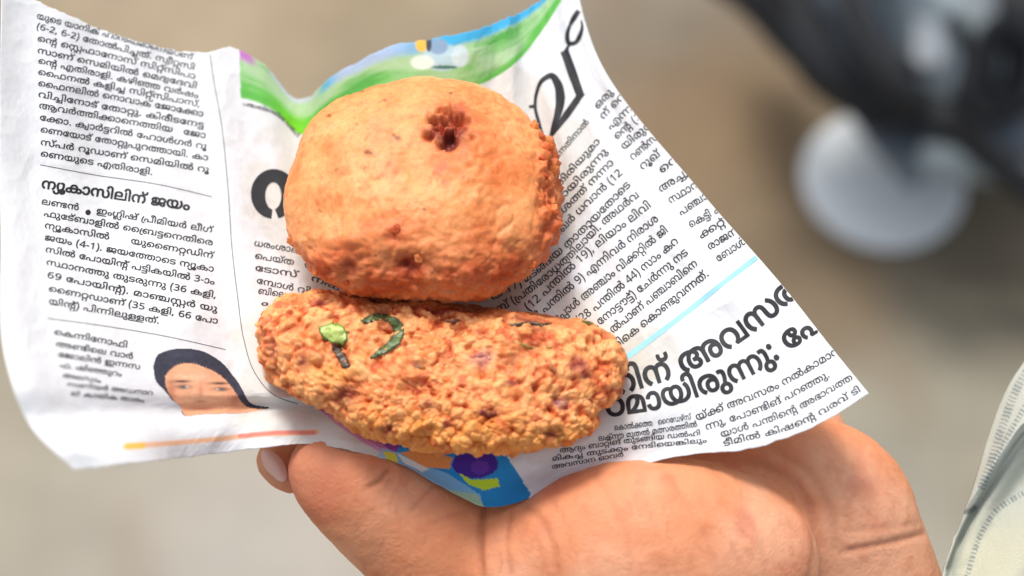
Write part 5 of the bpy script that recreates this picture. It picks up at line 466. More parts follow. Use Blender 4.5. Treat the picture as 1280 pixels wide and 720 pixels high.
[268,[[134,-12,1,108,-12,0,72,20,0,72,56,1,72,94,0,108,124,0,134,124,1,160,124,0,196,94,0,196,56,1,196,20,0,160,-12,0],[134,414,1,108,414,0,72,446,0,72,482,1,72,520,0,108,550,0,134,550,1,160,550,0,196,520,0,196,482,1,196,446,0,160,414,0]]],
[1065,[[358,566,1,442,566,0,544,511,0,583,460,1,595,386,1,608,229,1,608,0,1,522,0,1,522,306,1,522,365,0,501,435,0,478,456,1,457,475,0,402,494,0,357,494,1,285,494,0,180,427,0,123,312,0,123,239,1,123,228,1,123,172,0,153,96,0,206,58,0,242,58,1,267,58,0,305,81,0,327,125,0,327,157,1,327,207,0,275,258,0,233,258,1,194,258,0,124,218,0,95,186,1,80,248,1,109,284,0,199,328,0,248,328,1,296,328,0,369,290,0,410,217,0,410,165,1,410,110,0,368,30,0,292,-12,0,240,-12,1,188,-12,0,97,40,0,42,152,0,42,241,1,42,347,0,127,491,0,270,566,0],[803,566,1,872,566,0,966,525,0,1015,455,0,1015,411,1,1015,379,0,994,328,0,949,289,0,913,274,1,909,280,1,967,264,0,1026,190,0,1026,140,1,1026,70,0,931,-11,0,847,-11,1,816,-11,0,769,-4,0,749,0,1,767,69,1,787,65,0,818,59,0,837,59,1,887,59,0,939,98,0,939,144,1,939,163,0,925,197,0,909,210,1,893,224,0,844,240,0,791,240,1,766,240,1,766,310,1,791,310,1,829,310,0,887,324,0,904,341,1,916,352,0,928,383,0,928,403,1,928,448,0,860,494,0,803,494,1,755,494,0,684,465,0,661,440,1,645,423,0,621,376,0,608,302,0,608,243,1,608,80,1,532,80,1,532,243,1,564,438,1,583,475,0,651,533,0,746,566,0]]],
[654,[[394,566,1,460,566,0,562,534,0,619,471,0,619,425,1,619,402,0,608,364,0,596,350,1,581,331,0,530,311,0,477,311,1,448,311,1,410,311,0,374,306,0,364,301,1,354,296,0,346,280,0,346,270,1,346,243,0,399,229,0,444,229,1,456,229,1,504,229,0,568,212,0,587,195,1,604,181,0,620,140,0,620,113,1,620,77,0,581,20,0,503,-12,0,443,-12,1,409,-12,0,337,-2,0,274,15,0,252,25,1,283,93,1,321,76,0,399,59,0,441,59,1,495,59,0,537,89,0,537,111,1,537,141,0,492,159,0,454,159,1,439,159,1,375,159,0,303,181,0,285,203,1,275,216,0,264,247,0,264,268,1,264,291,0,280,332,0,299,346,1,320,363,0,387,381,0,441,381,1,482,381,1,510,381,0,535,398,0,535,423,1,535,460,0,459,494,0,393,494,1,303,494,0,192,421,0,140,296,0,140,217,1,140,165,0,152,57,0,165,9,1,83,-4,1,68,45,0,52,167,0,52,219,1,52,322,0,127,478,0,279,566,0]]],
[1647,[[351,566,1,400,566,0,484,545,0,527,522,1,549,503,1,619,463,0,711,315,0,711,219,1,711,148,0,664,44,0,574,-12,0,509,-12,1,443,-12,0,351,44,0,303,148,0,303,219,1,303,285,0,347,392,0,423,476,0,471,504,1,486,520,1,530,545,0,621,566,0,661,566,1,719,566,0,808,536,0,872,481,0,892,442,1,894,407,1,922,278,1,922,0,1,836,0,1,836,270,1,836,349,0,809,434,0,775,461,1,751,481,0,695,497,0,655,497,1,635,497,0,587,491,0,562,482,1,531,467,1,493,449,0,429,379,0,391,282,0,391,221,1,391,157,0,424,86,0,477,58,0,507,58,1,539,58,0,591,85,0,623,156,0,623,221,1,623,277,0,585,377,0,519,453,0,475,473,1,454,483,1,431,491,0,387,497,0,360,497,1,284,497,0,180,438,0,128,337,0,128,273,1,128,221,0,158,139,0,213,77,0,250,54,1,200,-9,1,157,16,0,84,95,0,39,206,0,39,277,1,39,339,0,80,444,0,159,522,0,276,566,0],[1051,566,1,1095,566,0,1167,537,0,1192,507,1,1206,491,0,1229,447,0,1243,369,0,1243,303,1,1243,269,1,1243,214,0,1254,132,0,1270,106,1,1284,85,0,1330,60,0,1373,60,1,1418,60,0,1484,111,0,1520,204,0,1520,266,1,1520,323,0,1489,412,0,1435,480,0,1400,504,1,1453,566,1,1504,527,0,1573,438,0,1608,331,0,1608,263,1,1608,177,0,1550,53,0,1443,-12,0,1369,-12,1,1312,-12,0,1234,21,0,1208,51,1,1189,73,0,1166,126,0,1156,197,0,1156,246,1,1156,295,1,1156,365,0,1141,439,0,1123,460,1,1110,477,0,1069,494,0,1039,494,1,1011,494,0,969,474,0,955,457,1,938,436,0,922,371,0,922,309,1,922,20,1,846,20,1,846,292,1,868,461,1,898,518,0,990,566,0]]],
[1059,[[544,566,1,624,566,0,727,491,0,777,362,0,777,279,1,777,185,0,721,55,0,617,-12,0,545,-12,1,491,-12,0,404,25,0,373,62,1,342,99,0,309,208,0,309,279,1,309,367,0,366,495,0,471,566,0],[544,496,1,468,496,0,395,388,0,395,278,1,395,204,0,428,106,0,494,58,0,542,58,1,591,58,0,657,105,0,691,203,0,691,278,1,691,353,0,658,450,0,592,496,0],[229,-12,1,167,-12,0,80,27,0,36,98,0,36,146,1,36,186,0,68,243,0,124,282,0,161,294,1,186,302,0,236,311,0,290,316,0,318,316,1,379,328,1,737,328,1,823,328,0,926,308,0,963,282,1,992,262,0,1027,199,0,1027,152,1,1027,76,0,937,-12,0,853,-12,1,828,-12,0,775,-7,0,752,0,1,771,67,1,785,63,0,824,58,0,840,58,1,891,58,0,941,105,0,941,151,1,941,180,0,919,217,0,901,229,1,873,247,0,792,258,0,730,258,1,345,258,1,271,258,0,193,247,0,164,229,1,145,217,0,122,180,0,122,153,1,122,121,0,149,78,0,198,58,0,231,58,1,267,58,0,335,79,0,374,106,1,424,52,1,393,30,0,332,2,0,268,-12,0],[220,566,1,282,566,0,367,527,0,407,494,1,361,438,1,330,465,0,266,496,0,222,496,1,177,496,0,124,453,0,124,418,1,124,399,0,138,368,0,151,357,1,168,342,0,230,328,0,283,328,1,331,328,1,312,269,1,257,269,0,158,284,0,84,318,0,41,377,0,41,422,1,41,462,0,83,527,0,164,566,0]]],
[1259,[[448,566,1,544,566,0,657,524,0,707,451,0,707,404,1,707,376,0,686,327,0,641,288,0,605,274,1,601,280,1,658,264,0,718,190,0,718,140,1,718,69,0,623,-11,0,539,-11,1,511,-11,0,460,-4,0,441,0,1,459,69,1,477,65,0,510,59,0,529,59,1,579,59,0,631,98,0,631,144,1,631,163,0,617,197,0,601,210,1,585,224,0,538,240,0,490,240,1,468,240,1,468,310,1,492,310,1,523,310,0,580,325,0,597,341,1,609,352,0,620,380,0,620,399,1,620,441,0,540,494,0,445,494,1,370,494,0,249,454,0,165,384,0,120,289,0,120,233,1,120,225,1,120,171,0,150,96,0,203,58,0,239,58,1,265,58,0,303,81,0,325,126,0,325,157,1,325,206,0,272,258,0,231,258,1,197,258,0,135,227,0,109,201,1,113,283,1,141,303,0,210,328,0,245,328,1,294,328,0,367,290,0,408,217,0,408,165,1,408,110,0,366,30,0,289,-12,0,237,-12,1,185,-12,0,94,40,0,39,147,0,39,229,1,39,304,0,94,428,0,200,518,0,352,566,0],[1217,279,1,1217,221,0,1194,117,0,1140,35,0,1051,-12,0,985,-12,1,934,-12,0,859,21,0,808,75,0,778,139,0,771,169,1,858,186,1,865,159,0,892,99,0,943,58,0,984,58,1,1037,58,0,1100,114,0,1129,213,0,1129,278,1,1129,343,0,1100,441,0,1038,496,0,989,496,1,950,496,0,898,455,0,868,397,0,861,370,1,775,387,1,784,419,0,817,482,0,869,534,0,944,566,0,995,566,1,1057,566,0,1142,519,0,1194,438,0,1217,335,0]]]]
RUNS = [[0,1,2,3,4,0,5,6,7,8,9,4,10,5,11,12,9,13,5,2,6,0,5,14,9],
[15,16,17,18,19,4,16,17,18,20,4,21,22,5,23,24,7,25,22,9,26,4,27,28,29,30,27,7],
[2,31,4,2,32,12,5,21,6,5,27,9,4,27,7,30,9,27,7,24,5],
[27,5,14,9,4,2,27,13,7,0,7,23,4,2,13,33,28,21,33,34,7],
[2,31,4,35,22,7,36,5,37,7,26,4,8,38,7,39,4,34,40,41,42],
[43,12,6,23,4,8,37,7,25,4,27,7,30,9,27,7,24,5,27,9,19],
[43,12,6,44,7,23,4,2,6,5,34,5,8,9,4,21,45,5,21,46,5],
[34,7,25,7,21,6,5,3,9,4,21,22,5,30,1,26,4,8,7,36,29,3,21,6,47],
[48,34,40,49,7,46,5,2,6,49,7,0,4,4,4,21,45,5],
[21,46,5,26,4,8,28,5,40,47,50,7,23,4,21,10,5,51,52,40,4,50,53],
[2,14,21,0,5,3,9,4,21,22,5,30,1,24,1,50,49,5,0,7,26,4,8,5],
[27,9,24,40,4,50,53,54,5,14,9,4,2,27,13,7,0,7,23,4,50,53],
[2,14,0,1,2,3,4,35,22,7,36,5,37,7,26],
[6,55,53,8,5,27,7,44,7,6,9,4,45,0,42],
[44,56,11,4,4,4,4,4,57,42,58,7,41,9,4,59,24,29,13,7,0,40,4,44,29,52,9],
[12,1,21,3,9,60,5,37,7,23,4,43,59,60,47,2,6,22,7,2,36],
[6,55,53,8,5,27,7,23,4,4,4,4,4,4,0,1,43,14,30,54,7,6,9],
[45,0,42,4,15,61,17,62,20,26,4,45,0,21,49,5,2,3,4,6,55,53,8,5],
[27,7,23,4,21,24,5,0,7,31,9,4,24,47,7,8,0,7,23,4,63,17,5,42],
[64,5,6,49,1,4,22,1,3,36,1,65,1,4,15,63,16,4,8,37,7,19],
[16,66,4,21,24,5,0,7,31,9,20,26,4,13,5,67,32,40,4,0,1],
[43,14,30,54,5,14,9,4,15,63,68,4,8,37,7,19,4,16,16,4,21,24,5],
[0,7,31,9,20,4,24,7,65,7,44,1,69,22,9,26],
[2,8,65,7,21,6,5,12,7],
[70,56,7,2,44,4,34,5,40],
[21,45,5,44,7,11,4,57,65,27],
[12,26,4,41,7,39,1,50,42],
[70,2,27,5,42],
[6,5,14,7,0,40,4,70,54,6,5,50],
[44,7,4,8,5,0,7,8,4,22,5,36,42],
[71,36,42,72,5,44],
[2,24,0,9,22,4,4,4,71,34],
[21,3,5,27,9,4,4,4,6,41,9,3,13,5],
[21,73,5,51,4,34,7,36],
[60,7,2,44],
[42,4,4,4,18,18],
[24,67,5,60,7,2,6,22,7,2,36,4,54,23,10,7],
[65,22,7,6,5,23],
[22,7,36,7,0,1,13,5],
[13,5,0,7,36,1,65,1],
[34,72,49,9,4,6,65,5],
[72,7,74,40,4,71,34,5,11,4,15,62,18],
[22,9,4,62,75,20,4,13,3,76,7,0,4,22,5,22,5,0,21,22,5,2,3],
[60,9,4,15,59,24,22,7,21,36,5,71,49,7,44,5,0,7,26,4,70,77,40,34],
[15,62,18,4,24,78,7,23,4,62,66,20,19,4,44,7,0,5,42,4,44,7,34,7],
[15,79,4,24,78,7,23,4,66,20,4,35,65,7,34,40,4,6,7,36,5,72],
[21,80,5,51,4,70,67,5,42,4,34,7,46,30,7,23,4,45,7],
[15,18,79,4,24,78,7,23,4,61,61,20,4,27,5,42,4,8,50],
[21,6,5,47,81,47,9,20,4,21,82,40,65,1,4,6,3],
[23,24,5,14,9,4,24,67,5,60,7,2,6],
[36,7,2,8,4,2,8,5,56,1,34,65,22,9,26],
[83,36,1],
[6,9,4,2,50],
[35,65],
[2,31,4,15,18],
[0,7,36,1,6,9],
[50,84,27,9],
[50,53,74,9,4],
[2,50],
[70,25,1],
[64,5,6],
[24,67,5],
[2,8,47,7,4,8],
[46,30,9,4],
[36,5,45,27,9],
[21,60,5,51],
[5,50,7,6,9,4,70,34,27,36],
[85,13,5,0,7,36,1,65,1,86,4,21,24],
[0,9,46,9,4,70,34,27,36,42,4,6,23,8,5,13,5,6],
[65,1,19,4,21,24,5,56,7,87,9,4,24,50,39,1,26],
[0,5,51,4,24,78,7,2,31,4,70,88,5,34,49],
[3,29,13,7,23,4,8,7,41,2,31,4,34,36,34,9,4,3,7],
[2,8,5,23,46,49,4,4,4,43,50,21,54,38,9,27,9],
[44,8,9,6,81,4,13,1,22,23,4,13,89,36,49,7,23],
[48,33,55,42,4,60,5,30,7,87,9,4,22,1,3,76,7,0,4,54,23,10,7],
[13,7,8,25,4,22,1,3,46,42,4,21,6,3,7,2,0,90,7,44,1,42],
[70,34,27,5,6,4,91,34,40]]
# kind, em, baseline as it runs over the sheet; the words of each line are in the comment beside it
LINES = [
 ('b', 10.5, ((45, 23), (140, 48), (240, 75))),  # യുടെ യാനിക് ഹാൻഫ്മാനെയാണ്
 ('b', 10.5, ((45, 36), (243, 88))),  # (6-2, 6-2) തോൽപിച്ചത്. സ്വീറ്റസി
 ('b', 10.5, ((46, 51), (244, 99))),  # ന്റെ സ്റ്റെഫാനോസ് സിറ്റ്സിപാ
 ('b', 10.5, ((46, 66), (246, 111))),  # സാണ് സെമിയിൽ മെദ്വദേവി
 ('b', 10.5, ((47, 79), (248, 123))),  # ന്റെ എതിരാളി. കഴിഞ്ഞ വർഷം
 ('b', 10.5, ((47, 93), (250, 134))),  # ഫൈനൽ കളിച്ച സിറ്റ്സിപാസ്,
 ('b', 10.7, ((47, 107), (254, 146))),  # ഫൈനലിൽ നൊവാക് ജോക്കോ
 ('b', 10.7, ((47, 121), (255, 160))),  # വിച്ചിനോട് തോറ്റു. കിരീടനേട്ട
 ('b', 10.8, ((48, 135), (257, 173))),  # ആവർത്തിക്കാനെത്തിയ   ജോ
 ('b', 10.8, ((49, 150), (258, 187))),  # ക്കോ. ക്വാർട്ടറിൽ ഹോൾഗർ റൂ
 ('b', 10.8, ((50, 165), (260, 201))),  # ണെയോട് തോറ്റുപുറത്തായി. കാ
 ('b', 10.8, ((50, 181), (261, 216))),  # സ്പർ റൂഡാണ് സെമിയിൽ റൂ
 ('b', 10.8, ((50, 195), (191, 219))),  # ണെയുടെ എതിരാളി.
 ('h', 17.5, ((51, 235), (237, 263))),  # ന്യൂകാസിലിന് ജയം
 ('b', 10.8, ((51, 255), (265, 291))),  # ലണ്ടൻ     ഇംഗ്ലിഷ് പ്രീമിയർ ലീഗ്
 ('b', 10.8, ((54, 270), (266, 307))),  # ഫുട്ബോളിൽ ബ്രൈട്ടനെതിരെ
 ('b', 10.8, ((55, 285), (266, 323))),  # ന്യൂകാസിൽ      യുണൈറ്റഡിന്
 ('b', 10.8, ((55, 300), (267, 340))),  # ജയം (4-1). ജയത്തോടെ ന്യൂകാ
 ('b', 10.8, ((56, 315), (268, 356))),  # സിൽ പോയിന്റ് പട്ടികയിൽ 3-ാം
 ('b', 10.8, ((57, 331), (270, 373))),  # സ്ഥാനത്തു തുടരുന്നു (36 കളി,
 ('b', 10.8, ((58, 347), (271, 390))),  # 69 പോയിന്റ്). മാഞ്ചസ്റ്റർ യു
 ('b', 10.8, ((60, 364), (272, 405))),  # ണൈറ്റഡാണ് (35 കളി, 66 പോ
 ('b', 10.8, ((60, 380), (199, 405))),  # യിന്റ്) പിന്നിലുള്ളത്.
 ('b', 10.5, ((67, 418), (159, 435))),  # കെന്നിനോഫി
 ('b', 10, ((69, 433), (166, 449))),  # അണ്ടിലെ വാർ
 ('b', 9.5, ((72, 446), (175, 462))),  # ജോലിൻ ഇന്നസ
 ('b', 9, ((74, 459), (152, 471))),  # ഫ. ഷിഞ്ഞുറം
 ('b', 8.5, ((78, 472), (126, 479))),  # അസൊം
 ('b', 8, ((83, 483), (191, 494))),  # നാണിയർ അഡനാറ
 ('b', 7.5, ((88, 494), (180, 503))),  # ലി കായിക താരം
 ('b', 11, ((317, 307), (374, 317))),  # ധരംശാല
 ('b', 11, ((318, 323), (405, 338))),  # പെയ്ത   ധവ
 ('b', 11, ((318, 338), (392, 352), (455, 377))),  # ടോസ്   നഷ്ടമാ
 ('b', 11, ((320, 354), (398, 370))),  # മ്പോൾ വിര
 ('b', 11, ((322, 367), (357, 372))),  # ബിലെ
 ('b', 11, ((326, 382), (380, 382))),  # ം   22
 ('b', 7, ((303, 131), (345, 145), (372, 172))),  # പഞ്ചാബിനെതിരെ ഡൽഹി
 ('b', 10.5, ((700, 196), (737, 153))),  # ന്നതിനാൽ
 ('b', 11.5, ((698, 236), (751, 177))),  # തിരിയുമാ
 ('b', 12, ((697, 256), (725, 228), (760, 190))),  # മായിരുന്നു
 ('b', 12.5, ((694, 278), (730, 242), (768, 204))),  # വശത്ത് നന്നാ
 ('b', 13, ((690, 305), (735, 258), (779, 217))),  # ശിഖർ ധവാൻ (12
 ('b', 13.5, ((616, 376), (655, 355), (701, 318), (789, 232))),  # ത് 17) മടങ്ങിയ താതായതോടെ
 ('b', 13.5, ((622, 392), (655, 372), (708, 329), (759, 279), (800, 245))),  # ബ് (പ്രതിരോധത്തിലായി. അഥർവ
 ('b', 14, ((661, 389), (744, 313), (815, 258))),  # (12 പന്തിൽ 19), ലിയാം ലിവി
 ('b', 14, ((668, 402), (737, 344), (824, 275))),  # (8 പന്തിൽ 9) എന്നിവർ നിരാശ
 ('b', 14, ((696, 404), (836, 289))),  # പ്പോൾ അഞ്ചാം വിക്കറ്റിൽ ജി
 ('b', 14, ((725, 405), (849, 303))),  # (28 പന്തിൽ 44) സാം കറ
 ('b', 14, ((750, 407), (861, 317))),  # നോട്ടൗട്ട്) ചേർന്നു നട
 ('b', 14, ((766, 417), (873, 331))),  # ൽപാണ് പഞ്ചാബിനെ
 ('b', 14, ((770, 437), (887, 344))),  # രികെ കൊണ്ടുവന്നത്.
 ('b', 13, ((747, 137), (767, 116))),  # ഒരു
 ('b', 13, ((754, 150), (782, 121))),  # ന് റെ
 ('b', 13, ((763, 163), (791, 137))),  # എന്ന
 ('b', 13, ((771, 175), (803, 147))),  # ന്റെ (2
 ('b', 13.5, ((780, 188), (818, 156))),  # യിരുന്
 ('b', 13.5, ((791, 201), (823, 173))),  # റൺസ്
 ('b', 13.5, ((803, 213), (830, 191))),  # റൂഖ് 
 ('b', 13.5, ((827, 217), (848, 201))),  # റെ
 ('b', 13.5, ((826, 241), (862, 217))),  # അച്ചു
 ('b', 13.5, ((838, 255), (876, 232))),  # സ്ഥാന
 ('b', 13.5, ((851, 270), (886, 247))),  # പഞ്ചാ
 ('b', 13.5, ((863, 285), (905, 262))),  # കെട്ടി ക
 ('b', 13.5, ((876, 299), (912, 277))),  # ക്കറ്റ് 
 ('b', 13.5, ((887, 313), (926, 289))),  # രാജസ്
 ('b', 13.5, ((898, 328), (933, 304))),  # ബോൾ
 ('h', 41, ((752, 499), (795, 487), (845, 471), (894, 447), (953, 407), (1000, 367))),  # ാറിന് അവസര
 ('h', 39, ((758, 521), (817, 512), (883, 492), (918, 479), (957, 459), (995, 432), (1034, 408))),  # ഠമായിരുന്നു: പേ
 ('b', 13, ((871, 526), (972, 486), (1052, 440))),  # യ്ക്ക് അവസരം നൽകാമാന
 ('b', 12.5, ((883, 538), (965, 509), (1038, 471))),  # ന്നു, പോണ്ടിങ് പറഞ്ഞു.
 ('b', 12, ((902, 547), (990, 517), (1067, 474))),  # യാൾ പന്തിന്റെ അഭാവത്ത
 ('b', 11.5, ((905, 558), (1000, 532), (1077, 489))),  # ടീമിൽ കിഷന്റെ വരവ് ടി
 ('b', 10, ((768, 538), (815, 532), (864, 524))),  # കൊൽക്കത്ത   റൈഡേഴ്സ്
 ('b', 9.5, ((748, 551), (810, 543), (872, 533))),  # ലക്നൗ മുതൽ മത്സരത്തിൽ
 ('b', 9, ((700, 566), (790, 553), (876, 544))),  # ആദ്യം ബാറ്റിങ് തുടങ്ങിയ ഡൽഹി
 ('b', 8.5, ((690, 576), (790, 562), (884, 553))),  # മികച്ച തുടക്കം നേടിയെങ്കിലും
 ('b', 8, ((690, 586), (780, 570))),  # അവസാന ഓവർ
]
def contours(cs, n):
    out = []
    for c in cs:
        p = [(c[i], c[i + 1], c[i + 2]) for i in range(0, len(c), 3)]
        full = []
        for i, a in enumerate(p):
            b = p[(i + 1) % len(p)]; full.append(a)
            if not a[2] and not b[2]: full.append(((a[0] + b[0]) / 2, (a[1] + b[1]) / 2, 1))
        s = next((i for i, a in enumerate(full) if a[2]), 0); full = full[s:] + full[:s]; full.append(full[0])
        o = []; i = 0
        while i < len(full) - 1:
            a = full[i]
            if full[i + 1][2]: o.append((a[0], a[1])); i += 1
            else:
                q, e = full[i + 1], full[i + 2]
                for k in range(n):
                    t = k / n; o.append(((1 - t)**2 * a[0] + 2 * t * (1 - t) * q[0] + t * t * e[0], (1 - t)**2 * a[1] + 2 * t * (1 - t) * q[1] + t * t * e[1]))
                i += 2
        if len(o) > 2: out.append(o)
    return out
def fill(polys, bold=0.0):
    """triangles of the non-zero winding area of the contours (thousandths in, units out)"""
    V = []; E = []; P2 = []
    for c in polys:
        c = np.array(c, float) / 1000
        keep = np.linalg.norm(c - np.roll(c, 1, 0), axis=1) > 1e-6; c = c[keep]
        if bold:
            d0 = c - np.roll(c, 1, 0); d1 = np.roll(c, -1, 0) - c
            d0 /= np.linalg.norm(d0, axis=1)[:, None]; d1 /= np.linalg.norm(d1, axis=1)[:, None]
            m = d0 + d1; m /= np.linalg.norm(m, axis=1)[:, None] + 1e-9
            c = c + np.stack([-m[:, 1], m[:, 0]], 1) * bold
        s = len(V); V += [Vector(q) for q in c]; E += [(s + i, s + (i + 1) % len(c)) for i in range(len(c))]; P2.append(c)
    v, _, f, _, _, _ = delaunay_2d_cdt(V, E, [], 0, 1e-6)
    v = np.array([q[:] for q in v]); f = np.array([tuple(q) for q in f if len(q) == 3])
    if not len(f): return v, []
    g = v[f].mean(1); w = np.zeros(len(g), int)
    for c in P2:
        for i in range(len(c)):
            x1, y1 = c[i]; x2, y2 = c[(i + 1) % len(c)]
            up = (y1 <= g[:, 1]) & (y2 > g[:, 1]); dn = (y1 > g[:, 1]) & (y2 <= g[:, 1])
            s = (x2 - x1) * (g[:, 1] - y1) - (g[:, 0] - x1) * (y2 - y1)
            w += (up & (s > 0)).astype(int) - (dn & (s < 0)).astype(int)
    return v, [tuple(q) for q in f[w != 0].tolist()]
def subdivide(v, f, maxlen):
    v = [tuple(a) for a in v]; f = list(f)
    for _ in range(5):
        mid = {}; nf = []; ch = False
        def m(a, b):
            k = (min(a, b), max(a, b))
            if k not in mid:
                if math.dist(v[a], v[b]) <= maxlen: mid[k] = None
                else: mid[k] = len(v); v.append(((v[a][0] + v[b][0]) / 2, (v[a][1] + v[b][1]) / 2))
            return mid[k]
        for a, b, c in f:
            x, y, z = m(a, b), m(b, c), m(c, a); k = [q is not None for q in (x, y, z)]
            if not any(k): nf.append((a, b, c)); continue
            ch = True
            if all(k): nf += [(a, x, z), (x, b, y), (z, y, c), (x, y, z)]
            else:
                poly = [a] + ([x] if k[0] else []) + [b] + ([y] if k[1] else []) + [c] + ([z] if k[2] else [])
                s = poly.index(x if k[0] else y if k[1] else z); poly = poly[s:] + poly[:s]
                nf += [(poly[0], poly[i], poly[i + 1]) for i in range(1, len(poly) - 1)]
        f = nf
        if not ch: break
    return np.array(v), f
CACHE = {}
def glyph(g, kind):
    if (g, kind) not in CACHE:
        v, f = fill(contours(GLY[g][1], 5 if kind == 'h' else 2), {'h': .030, 'b': .013}[kind]) if GLY[g][1] else (np.zeros((0, 2)), [])
        if kind == 'h' and len(v): v, f = subdivide(v, f, .10)
        CACHE[(g, kind)] = (v, f)
    return CACHE[(g, kind)]
def set_line(run, kind, em, base):
    """lay the run of glyphs along its baseline; returns seen positions and triangles"""
    b = curve_pts(base, 40) if len(base) > 2 else np.linspace(base[0], base[1], 40)
    s = np.r_[0, np.cumsum(np.linalg.norm(np.diff(b, axis=0), axis=1))]
    adv = sum(GLY[g][0] for g in run) / 1000; ks = s[-1] / adv; x = 0; V = []; F = []; nv = 0
    tx = np.gradient(b[:, 0], s); ty = np.gradient(b[:, 1], s)
    for g in run:
        v, f = glyph(g, kind)
        if len(v):
            a = (v[:, 0] + x) * ks; aa = np.clip(a, 0, s[-1]); ex = a - aa
            bx, by = np.interp(aa, s, b[:, 0]), np.interp(aa, s, b[:, 1]); ux, uy = np.interp(aa, s, tx), np.interp(aa, s, ty)
            h = v[:, 1] * em
            V.append(np.stack([bx + ux * ex + uy * h, by + uy * ex - ux * h], 1)); F += [tuple(i + nv for i in t) for t in f]; nv += len(v)
        x += GLY[g][0] / 1000
    return np.vstack(V), F
def print_obj(name, V, F, material, lift=.00006):
    w = on_paper(V[:, 0], V[:, 1], lift); ok = ~np.isnan(w[:, 0])
    F = [t for t in F if ok[t[0]] and ok[t[1]] and ok[t[2]]]
    ids = np.unique(np.array(F)); rm = np.zeros(len(V), int); rm[ids] = np.arange(len(ids))
    fa = rm[np.array(F)]
    a, b_, c = (w[ids][fa[:, k]] for k in range(3)); nn = np.cross(b_ - a, c - a)
    fl = np.einsum('ij,ij->i', nn, a - CAMP) > 0; fa[fl] = fa[fl][:, ::-1]
    return mesh_obj(name, w[ids], fa, material, paper, smooth=False)
def set_block(name, sel):
    V = []; F = []; n = 0
    for i in sel:
        kind, em, base = LINES[i]; v, f = set_line(RUNS[i], kind, em, base)
        V.append(v); F += [tuple(q + n for q in t) for t in f]; n += len(v)
    return print_obj(name, np.vstack(V), F, m_ink, .00009)
set_block('article_text', range(0, 13))
set_block('headline_text', [13])
set_block('article_text', range(14, 23))
set_block('caption_text', range(23, 30))
set_block('article_text', range(30, 36))
set_block('caption_text', [36])
set_block('article_text', range(37, 51))
set_block('article_text', range(51, 66))
h1 = set_block('headline_text', [66, 67])
set_block('article_text', range(68, 77))

def ribbon(pts, wid, n=60):
    """outline strip of varying width along a path"""
    c = curve_pts(pts, n); w = np.interp(np.linspace(0, 1, n), np.linspace(0, 1, len(pts)), wid) / 2
    t = np.gradient(c, axis=0); t /= np.linalg.norm(t, axis=1)[:, None]; nn = np.stack([-t[:, 1], t[:, 0]], 1)
    V = np.vstack([c + nn * w[:, None] * q_ for q_ in (1, .5, 0, -.5, -1)]); F = []
    for i in range(n - 1):
        for k in (0, n, 2 * n, 3 * n):
            F += [(k + i, k + i + 1, k + n + i), (k + i + 1, k + n + i + 1, k + n + i)]
    return V, F
def join(parts):
    V = []; F = []; n = 0
    for v, f in parts: V.append(np.asarray(v)); F += [tuple(i + n for i in t) for t in f]; n += len(v)
    return np.vstack(V), F
# the tall display letters of the crossing title
z5 = lambda pts: [(600 + x / 3.272, y / 3.272) for x, y in pts]
S = [ribbon(z5([(258, 568), (240, 500), (226, 440), (232, 380), (256, 328), (292, 310), (318, 345), (328, 400), (320, 460), (303, 515), (292, 556)]), [4.5, 4.5, 4.2, 4, 4.2, 6.5, 10.5, 12, 9.5, 6.5, 5]),
     ribbon(z5([(200, 436), (214, 436), (230, 432)]), [3, 4, 5], 8),
     ribbon(z5([(292, 552), (350, 475), (418, 378)]), [5, 8.5, 8], 20),
     ribbon(z5([(408, 384), (374, 290), (345, 208)]), [10, 11, 10], 20),
     ribbon(z5([(336, 228), (352, 205), (364, 184)]), [4, 4, 3], 12),
     ribbon(z5([(403, 44), (392, 62), (370, 100), (356, 145), (364, 178), (388, 176), (408, 148), (418, 110), (414, 82)]), [6, 6.5, 4, 5.5, 6, 5, 5.5, 4, 2])]
def ring(cx, cy, r1, r2, ix, iy, i1, i2, n=48, gap=None):
    V = []; F = []
    for k in range(n + 1):
        a = 2 * math.pi * k / n
        for q in range(5):
            t = q / 4; V.append((lerp(cx + r1 * math.cos(a), ix + i1 * math.cos(a), t), lerp(cy + r2 * math.sin(a), iy + i2 * math.sin(a), t)))
    for k in range(n):
        am = 2 * math.pi * (k + .5) / n
        if gap and gap[0] < am < gap[1]: continue
        for q in range(4):
            a = k * 5 + q; F += [(a, a + 1, a + 5), (a + 1, a + 6, a + 5)]
    return V, F
V, F = join(S); print_obj('display_letter', V, F, m_ink, .00012)
V, F = join([ring(342, 242.5, 28.5, 31, 341.5, 245, 10, 17, 60, (1.40, 1.72))])
print_obj('display_letter', V, F, m_ink, .00012)
V, F = join([ring(x, y, r, r, x, y, .01, .01, 16) for x, y, r in [(110, 265.5, 3.4)]])
print_obj('bullet_mark', V, F, m_ink)
V, F = join([ring(383, 316, 2.6, 2.6, 383, 316, .01, .01, 16)]); print_obj('bullet_mark', V, F, m_ink)
# thin column rules and the pale blue rule
rules = [ribbon([(262, 64), (267, 100), (276, 150), (285, 235), (290, 310), (297, 370), (305, 425), (318, 465), (340, 492), (372, 505)], [1.0] * 10, 120),
         ribbon([(50, 206), (120, 219), (200, 231), (265, 246)], [.9] * 4),
         ribbon([(60, 398), (140, 409), (210, 421), (282, 437)], [.8] * 4)]
V, F = join(rules); print_obj('column_rule', V, F, mat('grey_ink', color=(.10, .10, .11), rough=.7))
V, F = ribbon([(781, 448.5), (860, 389), (900, 357), (946, 321.5)], [7, 6.5, 6, 6], 60)
print_obj('blue_rule', V, F, mat('pale_blue_ink', color=tuple(lin(150, 208, 224)), rough=.7))
